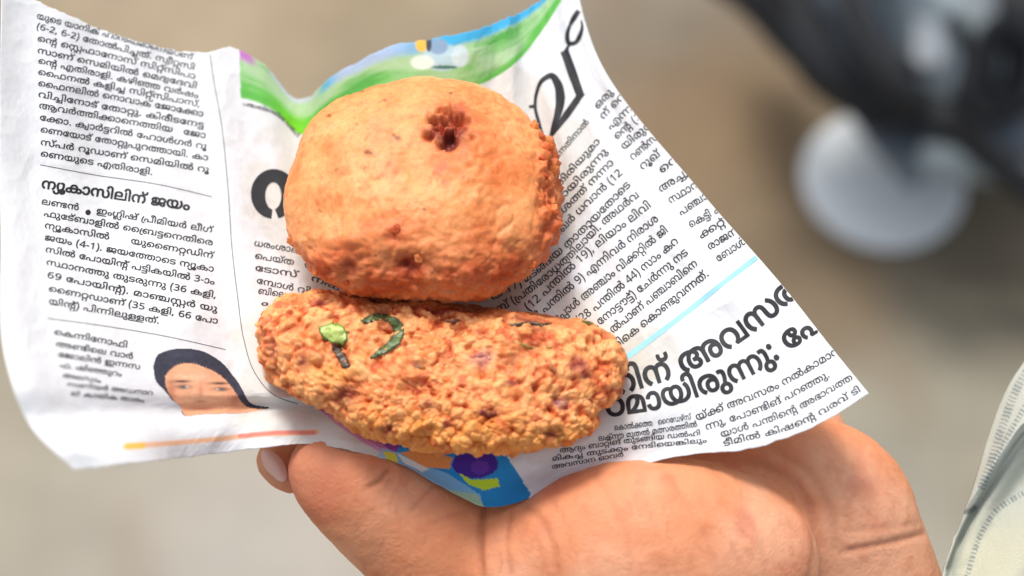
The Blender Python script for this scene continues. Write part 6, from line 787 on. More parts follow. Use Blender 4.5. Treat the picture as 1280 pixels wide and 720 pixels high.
# the small printed portrait beside the caption
z3 = lambda pts: [(x / 2.77, 340 + y / 2.77) for x, y in pts]
def flat(pts, name, c, lift):
    v, f = fill([[(x * 1000, y * 1000) for x, y in (curve_pts(list(pts) + [pts[0]], 60)[:-1])]])
    v, f = subdivide(v, f, 4.0)
    return print_obj(name, v, f, c, lift)
sil = curve_pts(z3([(530, 325), (543, 288), (585, 270), (645, 264), (705, 275), (765, 310), (805, 355), (840, 405), (868, 452), (935, 470), (870, 486), (760, 492), (700, 494), (630, 492), (625, 470), (590, 440), (566, 408), (543, 385), (530, 325)]), 90)
ga = 170; gb = 110
QX, QY = np.meshgrid(np.linspace(188, 340, ga), np.linspace(432, 520, gb))
jx = QX + .8 * fbm(np.stack([QX.ravel() / 9, QY.ravel() / 9, 0 * QX.ravel()], 1), 2, 5).reshape(QX.shape)
ins = inpoly(jx, QY, sil); qi = np.arange(ga * gb).reshape(gb, ga)
okf = ins[:-1, :-1] & ins[1:, :-1] & ins[1:, 1:] & ins[:-1, 1:]
q4 = np.stack([qi[:-1, :-1], qi[1:, :-1], qi[1:, 1:], qi[:-1, 1:]], -1)[okf]
qn = fbm(np.stack([QX.ravel() / 3, QY.ravel() / 3, 0 * QX.ravel()], 1), 3, 6).reshape(QX.shape)
face = curve_pts(z3([(572, 360), (600, 330), (650, 316), (705, 330), (750, 350), (790, 385), (822, 430), (846, 462), (935, 478), (870, 490), (760, 496), (640, 496), (622, 470), (592, 432), (574, 395), (572, 360)]), 80)
fd = np.full(QX.shape, 1e9)
for a_ in face: fd = np.minimum(fd, (QX - a_[0]) ** 2 + (QY - a_[1]) ** 2)
sdf = np.sqrt(fd) * np.where(inpoly(QX, QY, face), 1, -1)
zx, zy = QX * 2.77, (QY - 340) * 2.77
gs = lambda x, y, rx_, ry_: np.exp(-(((zx - x) / rx_) ** 2 + ((zy - y) / ry_) ** 2))[..., None]
hair = lin(46, 50, 66) * (1 + .35 * qn + .5 * gs(640, 285, 60, 12)[..., 0])[..., None]
fc_ = lin(232, 170, 132) * np.ones(QX.shape + (3,))
fc_ = lerp(fc_, lin(240, 190, 156), .8 * gs(680, 362, 60, 20)); fc_ = lerp(fc_, lin(240, 184, 150), .7 * gs(700, 430, 40, 18))
fc_ = lerp(fc_, lin(178, 104, 76), .7 * gs(590, 420, 18, 50)); fc_ = lerp(fc_, lin(170, 100, 74), .6 * gs(815, 440, 24, 30)); fc_ = lerp(fc_, lin(196, 118, 88), .6 * gs(694, 412, 9, 24))
for x, y, rx_, ry_, k_, cc_ in [(628, 379, 34, 5.5, .95, (60, 40, 40)), (760, 386, 36, 5.5, .95, (60, 40, 40)), (634, 398, 30, 8, .9, (92, 60, 56)), (768, 406, 30, 8, .9, (92, 60, 56)), (636, 399, 9, 5, .9, (70, 96, 98)), (768, 407, 9, 5, .9, (70, 96, 98)),
                                (692, 448, 22, 4, .6, (150, 82, 64)), (696, 474, 44, 6, .6, (176, 84, 74)), (648, 398, 6, 3, .7, (230, 226, 220)), (752, 406, 6, 3, .7, (230, 226, 220))]:
    fc_ = lerp(fc_, lin(*cc_), k_ * gs(x, y, rx_, ry_))
fc_ = fc_ * (1 + .10 * qn)[..., None]
qc = lerp(hair, fc_, sst(-2.2, 1.6, sdf + qn)[..., None])
used = np.unique(q4); rmq = np.zeros(ga * gb, int); rmq[used] = np.arange(len(used))
wq = on_paper(QX.ravel()[used], QY.ravel()[used], .00006)
m_photo = mat('portrait_inks', attr=True, rough=.7)
fq = rmq[q4]; badq = np.isnan(wq[:, 0]); fq = fq[~badq[fq].any(1)]; wq[badq] = 0
ph = mesh_obj('portrait_print', wq, fq, m_photo, paper, col=qc.reshape(-1, 3)[used])
ph['label'] = 'small printed portrait of a dark-haired woman, seen down to the mouth'

# ------------------------------------------------------------------ fried food
def blob(outline, d0, half, cx, cy, slope=0.45, a=1.0, b=1.0):
    """body whose rim follows the outline seen by the camera and whose front and back bulge by half metres"""
    o = curve_pts(list(outline) + [outline[0]], 240)[:-1]
    ang = np.arctan2(o[:, 1] - cy, o[:, 0] - cx); rr = np.hypot(o[:, 0] - cx, o[:, 1] - cy) - 3.5
    k = np.argsort(ang); ang, rr = ang[k], rr[k]
    th = np.arctan2(ICO[:, 1], ICO[:, 0]); r = np.interp(th, np.r_[ang - 2 * math.pi, ang, ang + 2 * math.pi], np.r_[rr, rr, rr])
    m = np.hypot(ICO[:, 0], ICO[:, 1]) ** a
    px = cx + r * m * np.cos(th); py = cy + r * m * np.sin(th)
    z = np.sign(ICO[:, 2]) * np.abs(ICO[:, 2]) ** b * half
    d = d0 - slope * K * DIST * (py - cy) - z
    return P(px, py, d), px, py
def normals(v, f):
    n = np.zeros_like(v); fn = np.cross(v[f[:, 1]] - v[f[:, 0]], v[f[:, 2]] - v[f[:, 0]])
    for k in range(3):
        for c in range(3): n[:, c] += np.bincount(f[:, k], fn[:, c], len(v))
    n /= np.linalg.norm(n, axis=1)[:, None] + 1e-20
    if np.mean(np.einsum('ij,ij->i', n, v - v.mean(0))) < 0: n = -n
    return n

# --- the round bonda
BO = [(703, 292), (705, 262), (702, 225), (696, 190), (674, 160), (652, 131), (620, 112), (590, 100), (550, 95), (505, 95), (458, 105), (415, 125), (386, 150), (368, 185), (357, 215), (351, 255), (358, 290), (372, 320), (390, 345), (420, 362), (470, 373), (540, 379), (592, 379), (640, 358), (672, 334), (694, 314)]
v, px, py = blob(BO, .4555, .0195, 530, 238, a=1.0, b=.92)
n = normals(v, ICOF)
bl_, _, bi_ = voro(v * 170, 35)
h = .0016 * fbm(v * 85, 4, 1) + .0008 * np.clip(.42 - bl_, 0, 1) * (bi_ > .72) - .0005 * np.exp(-(vnoise(v * 150, 36) / .05) ** 2) * sst(.0, .4, vnoise(v * 60, 37)) + .00030 * fbm(v * 420, 3, 2) + .00018 * fbm(v * 1500, 2, 3)
front = ICO[:, 2] > -.1
e = lambda x, y, r, ry=None: np.exp(-(((px - x) / r) ** 2 + ((py - y) / (ry or r)) ** 2)) * front
wob = 1 + .5 * fbm(v * 500, 3, 8)
crat = np.clip(1.9 * e(561, 160, 27, 26) * (1 + 2.6 * fbm(v * 330, 4, 33)) - .5, 0, 1)
h += -.0045 * crat * (.7 + .6 * fbm(v * 900, 2, 34)) + .0012 * (e(562, 166, 34, 30) - e(562, 166, 22, 18))
h += -.0022 * e(510, 330, 17, 11) * wob - .0018 * e(436, 335, 12) * wob
h += .0015 * (e(488, 296, 17, 14) - 1.3 * e(490, 298, 8))
h += .0013 * e(600, 215, 26, 40) * (1 + fbm(v * 600, 3, 4)) + .0014 * e(440, 300, 30, 12)
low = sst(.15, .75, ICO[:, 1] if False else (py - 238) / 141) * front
f1, f2, idv = voro(v * 240, 5)
h += low * .0014 * (.5 - f1) + low * .0010 * fbm(v * 700, 3, 6)
fray = sst(655, 690, px) * sst(120, 165, py) * sst(350, 300, py)
f1b, _, _ = voro(v * np.array([520, 900, 520]), 9)
h += fray * (.0010 * (.55 - f1b) + .0032 * fbm(v * 380, 4, 10))
edge2 = sst(560, 640, px) * sst(95, 140, py) * sst(200, 130, py); h += edge2 * .0007 * fbm(v * 500, 3, 15)
v2 = v + n * h[:, None]
c = np.ones((len(v), 3)) * lin(238, 156, 94)
n1 = fbm(v * 130, 4, 20); n2 = fbm(v * 600, 3, 21)
c = lerp(c, lin(224, 120, 60), sst(-.05, .45, n1)[:, None] * .75)
c = lerp(c, lin(244, 176, 118), sst(.0, .5, -n1)[:, None] * .6)
c = lerp(c, lin(206, 92, 40), (sst(.15, .6, n2) * .4)[:, None])
def spot(x, y, r, col, a, ry=None):
    global c
    w = np.clip(a * (e(x, y, r, ry) + .35 * n2 * (e(x, y, r * 1.4, (ry or r) * 1.4))), 0, 1); c = lerp(c, col, w[:, None])
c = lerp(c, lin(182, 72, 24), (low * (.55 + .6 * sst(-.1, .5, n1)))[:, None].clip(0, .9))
c = lerp(c, lin(198, 84, 30), (fray * .7 * (1 + n2))[:, None].clip(0, 1))
spot(618, 215, 34, lin(222, 120, 58), .8, 55); spot(600, 185, 26, lin(214, 112, 56), .6)
spot(470, 165, 22, lin(232, 132, 84), .6); spot(490, 208, 14, lin(222, 110, 70), .6); spot(550, 210, 9, lin(216, 96, 60), .8); spot(556, 232, 7, lin(216, 96, 60), .6)
spot(562, 160, 26, lin(196, 84, 38), 1.0); c = lerp(c, lin(150, 52, 26), (crat * .9)[:, None]); spot(564, 172, 17, lin(96, 24, 14), 1.3, 13); spot(545, 166, 8, lin(130, 40, 22), 1.1); spot(575, 142, 8, lin(160, 60, 30), .8)
spot(490, 293, 16, lin(214, 104, 60), .8); spot(512, 329, 18, lin(150, 52, 26), 1.2, 12); spot(437, 335, 13, lin(140, 52, 24), 1.0); spot(430, 312, 16, lin(214, 100, 50), .7)
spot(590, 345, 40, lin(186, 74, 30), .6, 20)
for x, y, r in [(411, 144, 2.4), (446, 156, 1.6), (422, 213, 1.8), (458, 211, 1.7), (459, 192, 2.6), (497, 172, 3.2), (464, 193, 2), (492, 168, 2), (563, 119, 1.7), (452, 112, 1.5), (481, 125, 1.5), (530, 262, 1.6), (608, 142, 1.4), (397, 262, 1.5), (470, 320, 1.8), (650, 300, 1.8)]:
    w = np.exp(-((((px - x) / (r * 1.4)) ** 2 + ((py - y) / r) ** 2) ** 1.5)) * front; c = lerp(c, lin(96, 44, 28), (.85 * w)[:, None])
sp = sst(.86, .93, hsh(np.floor(v[:, 0] * 1500).astype(np.int64), np.floor(v[:, 1] * 1500).astype(np.int64), np.floor(v[:, 2] * 1500).astype(np.int64), 3))
c = c * (1 - .10 * sp)[:, None]
gr = fbm(v * 2200, 2, 25); c = c * (1 + .20 * gr + .12 * fbm(v * 420, 3, 27))[:, None]; c = lerp(c, lin(206, 92, 42), (sst(.2, .6, fbm(v * 1100, 3, 26)) * .4)[:, None])
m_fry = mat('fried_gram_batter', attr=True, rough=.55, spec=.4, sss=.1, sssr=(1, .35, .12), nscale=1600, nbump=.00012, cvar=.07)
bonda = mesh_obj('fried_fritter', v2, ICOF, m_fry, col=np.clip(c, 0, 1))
tag(bonda, 'round smooth orange bonda with a dark crater, lying behind the crumbly flat fritter', 'fritter')

bb = BVHTree.FromPolygons([tuple(q) for q in v2], ICOF.tolist(), all_triangles=True)
def crumb(B, x, y, r, rot, colr, parent):
    q = P(x, y, 1.0) - CAMP; hit = B.ray_cast(Vector(CAMP), Vector(q).normalized())
    if hit[0] is None: return
    bmq = bmesh.new(); bmesh.ops.create_icosphere(bmq, subdivisions=3, radius=1)
    a_ = np.array([k_.co[:] for k_ in bmq.verts]); f_ = [tuple(k_.index for k_ in p_.verts) for p_ in bmq.faces]; bmq.free()
    s_ = r * K * DIST; a_ = a_ * (1 + .9 * fbm(a_ * 1.6 + x, 3, int(y)))[:, None] * np.array([1.2, .8, .35])
    w_ = np.array(hit[0]) + s_ * (a_[:, :1] * (math.cos(rot) * RX - math.sin(rot) * RY) + a_[:, 1:2] * (math.sin(rot) * RX + math.cos(rot) * RY) + a_[:, 2:] * RZ)
    mesh_obj('crust_flake', w_, f_, m_fry, parent, col=np.array(colr) * (1 + .25 * fbm(w_ * 900, 2, 3))[:, None])
rq = np.random.default_rng(7)
for x, y in [(676, 170), (686, 184), (680, 198), (690, 210), (684, 222), (668, 158), (694, 262), (664, 332), (366, 302), (376, 322), (392, 340), (428, 350), (522, 322), (492, 288)]:
    crumb(bb, x + rq.normal() * 2, y + rq.normal() * 2, rq.uniform(4, 7), rq.uniform(0, 3.1), lin(*[(206, 98, 42), (222, 124, 62), (186, 76, 28)][rq.integers(3)]), bonda)

def finer(vv, ff):
    e_ = np.sort(np.concatenate([ff[:, [0, 1]], ff[:, [1, 2]], ff[:, [2, 0]]]), 1); k_ = e_[:, 0].astype(np.int64) * len(vv) + e_[:, 1]
    uq_, inv_ = np.unique(k_, return_inverse=True); a_, b_ = uq_ // len(vv), uq_ % len(vv)
    mv = vv[a_] + vv[b_]; mv /= np.linalg.norm(mv, axis=1)[:, None]; n_ = len(ff); m1, m2, m3 = (inv_[i_ * n_:(i_ + 1) * n_] + len(vv) for i_ in range(3))
    f4 = np.concatenate([np.stack([ff[:, 0], m1, m3], 1), np.stack([m1, ff[:, 1], m2], 1), np.stack([m3, m2, ff[:, 2]], 1), np.stack([m1, m2, m3], 1)])
    return np.vstack([vv, mv]), f4.astype(np.int32)
ICO, ICOF = finer(ICO, ICOF)
# --- the crumbly dal vada
VO = [(783, 462), (779, 440), (768, 422), (745, 408), (700, 397), (650, 388), (600, 381), (560, 375), (520, 370), (470, 368), (430, 366), (385, 364), (352, 374), (330, 392), (321, 420), (322, 450), (335, 474), (360, 492), (395, 508), (432, 528), (470, 548), (520, 562), (570, 567), (620, 567), (680, 562), (728, 553), (748, 538), (754, 512), (772, 492)]
VO = [(550 + (a_ - 550) * .988, 466 + (b_ - 466) * .965) for a_, b_ in VO]
v, px, py = blob(VO, .4455, .0130, 550, 466, slope=.42, a=.84, b=.40)
n = normals(v, ICOF); front = ICO[:, 2] > -.15
e = lambda x, y, r, ry=None: np.exp(-(((px - x) / r) ** 2 + ((py - y) / (ry or r)) ** 2)) * front
topy = np.interp(px, [p[0] for p in VO[1:13]][::-1], [p[1] for p in VO[1:13]][::-1])
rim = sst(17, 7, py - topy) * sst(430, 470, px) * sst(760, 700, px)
warp = v + .0006 * np.stack([fbm(v * 500, 2, 61), fbm(v * 500, 2, 62), fbm(v * 500, 2, 63)], 1)
fa, fa2, ia = voro(warp * 400, 41); fb, fb2, ib = voro(warp * 820, 42); fc, _, ic = voro(v * 150, 43)
coarse = 1 - .45 * np.exp(-(((px - 590) / 110) ** 2 + ((py - 440) / 36) ** 2)) - .6 * rim
peb = lambda f: np.sqrt(np.clip(1 - (f / .86) ** 2, 0, 1))
h = coarse * (.0019 * (peb(fa) - .5) * (.35 + ia) + .0009 * (peb(fb) - .5) * (.3 + ib)) + .0020 * fbm(v * 110, 3, 44) + .0012 * (peb(fc) - .5) + .00022 * fbm(v * 1500, 2, 45)
pit = sst(.16, .42, fbm(v * 190, 4, 47)) * (1 - .8 * rim); h += -.0013 * pit
hh = h.copy()
v2 = v + n * h[:, None]
n1 = fbm(v * 150, 4, 50); n2 = fbm(v * 700, 3, 51)
c = np.ones((len(v), 3)) * lin(240, 160, 96)
c = lerp(c, lin(228, 128, 66), sst(-.15, .4, n1)[:, None] * .8)
c = lerp(c, lin(248, 190, 128), (sst(.45, .9, ib) * .55)[:, None])
c = lerp(c, lin(196, 76, 30), (sst(.5, .85, fa) * .85 * coarse)[:, None]); c = lerp(c, lin(150, 44, 18), (pit * .45)[:, None])
yel = sst(500, 545, py + 25 * n1); c = lerp(c, lin(238, 158, 66), (.5 * yel)[:, None])
c = lerp(c, lin(196, 78, 36), (sst(.22, .5, fbm(v * 330, 3, 52)) * .75)[:, None])
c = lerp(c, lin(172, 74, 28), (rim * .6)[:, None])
def spot(x, y, r, col, a, ry=None):
    global c
    w = np.clip(a * (e(x, y, r, ry) * (1 + .8 * n2)), 0, 1); c = lerp(c, col, w[:, None])
for x, y, r, ry in [(432, 492, 16, 13), (612, 516, 12, 6), (722, 458, 12, 10), (728, 470, 8, 6), (690, 545, 9, 6), (380, 452, 7, 9), (345, 440, 6, 8), (535, 505, 6, 6), (560, 530, 7, 5), (640, 480, 8, 5), (486, 535, 10, 6), (700, 500, 8, 5), (660, 405, 18, 4), (560, 400, 8, 4), (520, 458, 6, 4), (400, 380, 12, 4), (548, 388, 60, 3)]:
    spot(x, y, r, lin(138, 46, 30), 1.05, ry)
spot(600, 452, 13, lin(176, 110, 110), .8, 9); spot(608, 444, 8, lin(190, 120, 120), .7); spot(702, 506, 8, lin(150, 96, 104), .8, 5)
spot(420, 470, 22, lin(222, 150, 60), .6, 14)
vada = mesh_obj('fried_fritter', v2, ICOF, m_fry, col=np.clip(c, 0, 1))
tag(vada, 'flat crumbly orange vada with green chilli bits, lying nearest on the newspaper', 'fritter')
bf = BVHTree.FromPolygons([tuple(q) for q in v2], ICOF.tolist(), all_triangles=True)
def on_bvh(B, x, y, lift=0.0):
    q = P(x, y, 1.0) - CAMP; dr = Vector(q).normalized(); hh_ = B.ray_cast(Vector(CAMP), dr)
    return np.array(hh_[0] - dr * lift) if hh_[0] is not None else None
m_ch = mat('green_chilli_skin', attr=True, rough=.35, spec=.5, nscale=700, nbump=.0001, cvar=.25)
def bit(name, pts, rad, colr, label, seg=8, lift=-.0001, flatk=.5, n=14):
    c2 = curve_pts(pts, n) if len(pts) > 1 else np.repeat(np.array(pts, float), 2, 0)
    w = [on_bvh(bf, x, y, lift) for x, y in c2]; w = [q for q in w if q is not None]
    w = np.array(w)
    for _ in range(3): w[1:-1] = (w[:-2] + w[1:-1] * 2 + w[2:]) / 4
    rr = np.interp(np.linspace(0, 1, len(w)), np.linspace(0, 1, len(rad)), rad) * K * DIST
    V, F = tube_mesh(w, rr, seg); V = np.array(V)
    cen = np.repeat(w, seg, 0); off = V - cen; vd = (cen - CAMP); vd /= np.linalg.norm(vd, axis=1)[:, None]
    V = cen + off - vd * (np.einsum('ij,ij->i', off, vd) * (1 - flatk))[:, None]
    V = V + .00034 * np.stack([fbm(V * 700, 3, 70), fbm(V * 700, 3, 71), fbm(V * 700, 3, 72)], 1)
    cc = lerp(np.array(colr), lin(206, 140, 84), sst(.05, .45, fbm(V * 450, 2, 73))[:, None] * .8) * (1 + .35 * fbm(V * 900, 2, 74))[:, None]
    o = mesh_obj(name, V, F, m_ch, vada, col=cc); o['label'] = label; return o
def patch(name, poly, c_in, c_out, label, top=.0005):
    c2 = curve_pts(list(poly) + [poly[0]], 50)[:-1]
    c2 = c2 + 1.0 * np.stack([vnoise(np.stack([c2[:, 0] / 4, c2[:, 1] / 4, 0 * c2[:, 0]], 1), 5), vnoise(np.stack([c2[:, 0] / 4, c2[:, 1] / 4, 0 * c2[:, 0]], 1), 6)], 1)
    pv_, pf_ = fill([[(x * 1000, y * 1000) for x, y in c2]]); pv_, pf_ = subdivide(pv_, pf_, 2.2)
    de = np.array([np.sqrt(((c2 - q_) ** 2).sum(1).min()) for q_ in pv_])
    W = []
    for q_, d_ in zip(pv_, de):
        hs = [on_bvh(bf, q_[0] + dx, q_[1] + dy, lerp(-.00005, top, float(sst(0, 1.8, d_)))) for dx, dy in ((0, 0), (3, 0), (-3, 0), (0, 3), (0, -3))]
        hs = [pix(h_)[2] for h_ in hs if h_ is not None]
        W.append(P(q_[0], q_[1], np.mean(hs)))
    W = np.array(W); nz_ = fbm(W * 900, 3, 61); W = W + .0002 * nz_[:, None] * RZ
    cc_ = lerp(np.array(c_out) * np.ones((len(W), 1)), np.array(c_in), sst(1.0, 4.0, de + 1.5 * nz_)[:, None]) * (1 + .35 * nz_)[:, None]
    fa_ = np.array(pf_); nn_ = np.cross(W[fa_[:, 1]] - W[fa_[:, 0]], W[fa_[:, 2]] - W[fa_[:, 0]])
    fl_ = np.einsum('ij,ij->i', nn_, W[fa_[:, 0]] - CAMP) > 0; fa_[fl_] = fa_[fl_][:, ::-1]
    o = mesh_obj(name, W, fa_, m_ch, vada, col=np.clip(cc_, 0, 1)); o['label'] = label
    so_ = o.modifiers.new('t', 'SOLIDIFY'); so_.thickness = .0008; so_.offset = -1
patch('chilli_ring', [(448, 400), (462, 394), (480, 392), (496, 397), (504, 408), (503, 423), (493, 435), (479, 443), (461, 448), (473, 437), (485, 427), (491, 417), (491, 409), (484, 402), (470, 401), (457, 404)], lin(98, 118, 74), lin(50, 70, 50), 'curved green chilli slice on the left half')
patch('chilli_piece', [(399, 409), (411, 404), (430, 408), (434, 418), (429, 433), (420, 430), (409, 426), (402, 420)], lin(176, 196, 108), lin(92, 138, 60), 'pale green chilli chunk', .0007)
patch('chilli_piece', [(413, 430), (425, 434), (433, 446), (438, 458), (430, 461), (421, 447)], lin(96, 84, 70), lin(60, 48, 46), 'dark chilli stalk end')
bit('curry_leaf_shred', [(630, 402), (645, 408), (660, 403), (676, 407), (688, 405)], [1.5, 3, 2, 3, 1.5], lin(66, 62, 44), 'dark curry leaf shred at the rim', n=20)
bit('curry_leaf_shred', [(728, 402), (738, 406), (750, 409)], [2, 4, 2.5], lin(92, 98, 40), 'olive leaf shred at the right rim')
bit('curry_leaf_shred', [(641, 427), (650, 430), (660, 434), (672, 436)], [1.5, 2.2, 2.5, 1.5], lin(146, 130, 62), 'yellow green shred')
bit('curry_leaf_shred', [(676, 436), (690, 434)], [1.5, 1.5], lin(158, 128, 56), 'yellow green shred')
bit('lentil_skin', [(557, 401), (565, 402), (574, 401)], [2, 4, 2], lin(92, 44, 40), 'dark brown lentil skin')
bit('lentil_skin', [(517, 457), (524, 459), (530, 459)], [1.5, 3.5, 2], lin(112, 82, 40), 'dark olive speck')
bit('onion_piece', [(596, 445), (604, 443), (613, 450)], [2, 4.5, 2], lin(186, 118, 112), 'purple onion bit')
bit('onion_piece', [(694, 503), (702, 505), (710, 507)], [2, 4, 2], lin(150, 104, 112), 'purple onion bit')
bit('onion_piece', [(600, 515), (612, 518), (622, 516)], [3, 5, 3], lin(124, 44, 34), 'dark red fried onion bit')
bit('lentil_skin', [(682, 452), (690, 460), (695, 472)], [1.5, 2.5, 1.5], lin(120, 96, 44), 'thin olive shred')
# ------------------------------------------------------------------ the hand
m_skin = mat('skin', attr=True, rough=.58, spec=.28, sss=.22, sssr=(1, .35, .2), nscale=700, nbump=.00012, cvar=.07, cells=620)
def balls(path, n):
    """path: (px, py, depth, radius in picture units); returns centres and radii"""
    a = np.array(path, float); s = np.linspace(0, len(a) - 1, len(a)); q = np.linspace(0, len(a) - 1, n)
    b = spline(s, a, q); return P(b[:, 0], b[:, 1], b[:, 2]), b[:, 3] * K * b[:, 2]
bm = bmesh.new(); bmesh.ops.create_icosphere(bm, subdivisions=3, radius=1.0)
tm = bpy.data.meshes.new('tmp'); bm.to_mesh(tm); bm.free()
SV = np.array([q.co[:] for q in tm.vertices]); SF = np.array([tuple(p_.vertices) for p_ in tm.polygons]); bpy.data.meshes.remove(tm)
HV = []; HF = []; hn = 0
def add_ball(c, r, sq=(1, 1, 1)):
    """ellipsoid with axes along view right, view up, view depth"""
    global hn
    w = c + SV[:, :1] * r * sq[0] * RX + SV[:, 1:2] * r * sq[1] * RY + SV[:, 2:] * r * sq[2] * RZ
    HV.append(w); HF.append(SF + hn); hn += len(SV)
def chain(path, n, sq=(1, 1, 1)):
    c_, r_ = balls(path, n)
    for a, b in zip(c_, r_): add_ball(a, b, sq)
# palm: thick pad under the sheet
for (x, y, d, r, sq) in [(822, 704, .4460, 205, (1.0, .66, .50)), (690, 720, .4500, 118, (1, .90, .70)),
                         (960, 650, .4640, 150, (1.0, .92, .55)), (1010, 660, .4680, 140, (1, 1, .60)),
                         (900, 560, .4860, 150, (1.1, .75, .40)), (780, 500, .4960, 150, (1.1, .85, .32)), (700, 560, .4850, 130, (1.1, .8, .42)),
                         (860, 470, .4960, 130, (1.1, .8, .34))]:
    add_ball(P(x, y, d), r * K * d, sq)
# wrist and forearm running down and out of the picture
chain([(1010, 660, .470, 138), (1040, 740, .474, 138), (1075, 860, .480, 142), (1120, 1050, .490, 158), (1170, 1300, .500, 172)], 16, (1, 1, .72))
# thumb lying along the near side, tip under the sheet
chain([(720, 745, .462, 108), (640, 725, .460, 100), (560, 690, .456, 92), (500, 650, .453, 82), (455, 618, .450, 72), (424, 600, .449, 60), (408, 588, .449, 50)], 20, (1, 1, .75))
# four fingers under the sheet, curling up at the tips on the left
chain([(690, 560, .492, 46), (600, 545, .490, 43), (500, 545, .482, 38), (420, 545, .472, 33), (368, 558, .463, 27), (340, 574, .459, 22), (350, 592, .457, 20), (366, 608, .456, 13)], 26)
chain([(700, 500, .503, 48), (600, 478, .502, 45), (500, 470, .500, 41), (420, 480, .500, 36), (385, 530, .502, 31), (382, 580, .500, 26), (392, 624, .496, 18)], 28)
chain([(720, 440, .508, 46), (620, 410, .507, 43), (520, 395, .505, 39), (430, 392, .500, 35), (370, 398, .494, 30), (340, 404, .490, 26)], 28)
chain([(760, 400, .508, 40), (680, 360, .508, 37), (600, 335, .507, 33), (530, 325, .503, 30), (480, 325, .498, 26), (455, 328, .494, 23)], 26)
CREASES = [
 ([(607, 630), (602, 660), (600, 690), (604, 725)], .0012, 5, .5),
 ([(652, 628), (675, 648), (690, 680), (700, 725)], .0005, 5, .25),
 ([(640, 640), (634, 675), (640, 725)], .0005, 3.5, .3),
 ([(486, 584), (472, 602), (458, 610)], .0008, 3.5, .6),
 ([(543, 606), (528, 622), (512, 640)], .0004, 3, .25),
 ([(585, 640), (560, 645), (540, 655)], .0003, 3, .2),
 ([(1168, 662), (1120, 676), (1080, 684), (1052, 690)], .0008, 4.5, .5),
 ([(1150, 655), (1100, 660), (1060, 664)], .0003, 5, .15),
 ([(930, 575), (985, 596), (1015, 640), (1020, 690), (1006, 740)], .0008, 7, .30),
 ([(962, 560), (1010, 590), (1040, 640), (1046, 690)], .0005, 6, .2),
 ([(740, 590), (765, 630), (785, 680), (790, 730)], .0004, 5, .12),
 ([(830, 580), (860, 630), (890, 690), (900, 730)], .0004, 5, .12),
 ([(880, 575), (925, 625), (955, 690), (960, 730)], .0004, 5, .12),
 ([(1080, 560), (1100, 600), (1128, 640)], .0004, 5, .12),
]
NAILS = [(343, 582, .4526, 24, 12, .95)]

hv = np.vstack(HV); hf = np.vstack(HF)
tmp = mesh_obj('tmp', hv, hf, m_skin)
rm = tmp.modifiers.new('r', 'REMESH'); rm.mode = 'VOXEL'; rm.voxel_size = .0008; rm.use_smooth_shade = True
sm = tmp.modifiers.new('s', 'SMOOTH'); sm.factor = .6; sm.iterations = 34
bpy.context.view_layer.update()
ev = tmp.evaluated_get(bpy.context.evaluated_depsgraph_get()); me = ev.to_mesh()
hv = np.zeros(len(me.vertices) * 3, np.float32); me.vertices.foreach_get('co', hv); hv = hv.reshape(-1, 3).astype(float)
hn_ = np.zeros(len(me.vertices) * 3, np.float32); me.vertices.foreach_get('normal', hn_); hn_ = hn_.reshape(-1, 3).astype(float)
hf = [tuple(p_.vertices) for p_ in me.polygons]; ev.to_mesh_clear(); bpy.data.objects.remove(tmp)
hx, hy, hz = pix(hv)
fr = sst(.0, .35, -np.einsum('ij,ij->i', hn_, (hv - CAMP) / np.linalg.norm(hv - CAMP, axis=1)[:, None]))
skin = np.ones((len(hv), 3)) * lin(226, 160, 124)
s1 = fbm(hv * 45, 4, 80); s2 = fbm(hv * 260, 3, 81)
skin = lerp(skin, lin(216, 138, 96), sst(-.25, .3, s1)[:, None] * .8)
skin = lerp(skin, lin(232, 172, 138), sst(.0, .4, -s1)[:, None] * .7)
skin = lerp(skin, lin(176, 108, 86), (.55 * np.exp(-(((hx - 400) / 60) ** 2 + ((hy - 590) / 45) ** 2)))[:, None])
rw = np.random.default_rng(11)
FINE = []
for k_ in range(70):
    x0 = rw.uniform(420, 1130); y0 = rw.uniform(580, 715); an = 1.25 + .5 * (x0 - 800) / 300 * -1 + rw.normal() * .25; ln = rw.uniform(14, 46)
    bx = rw.normal() * 4
    FINE.append(([(x0, y0), (x0 + math.cos(an) * ln / 2 + bx, y0 + math.sin(an) * ln / 2), (x0 + math.cos(an) * ln, y0 + math.sin(an) * ln)], rw.uniform(.00005, .00014), rw.uniform(1.4, 2.4), rw.uniform(.06, .2)))
for k_ in range(34):
    x0 = rw.uniform(420, 1100); y0 = rw.uniform(590, 715); an = rw.uniform(-.5, .5); ln = rw.uniform(10, 30)
    FINE.append(([(x0, y0), (x0 + math.cos(an) * ln / 2, y0 + math.sin(an) * ln / 2 + rw.normal() * 2), (x0 + math.cos(an) * ln, y0 + math.sin(an) * ln)], rw.uniform(.00006, .00014), 1.6, rw.uniform(.04, .12)))
skin = lerp(skin, lin(200, 104, 84), (.35 * sst(.15, .5, fbm(hv * 90, 3, 83)))[:, None])
skin = lerp(skin, lin(190, 108, 72), (sst(.1, .6, s2) * .3)[:, None])
disp = .00025 * s2
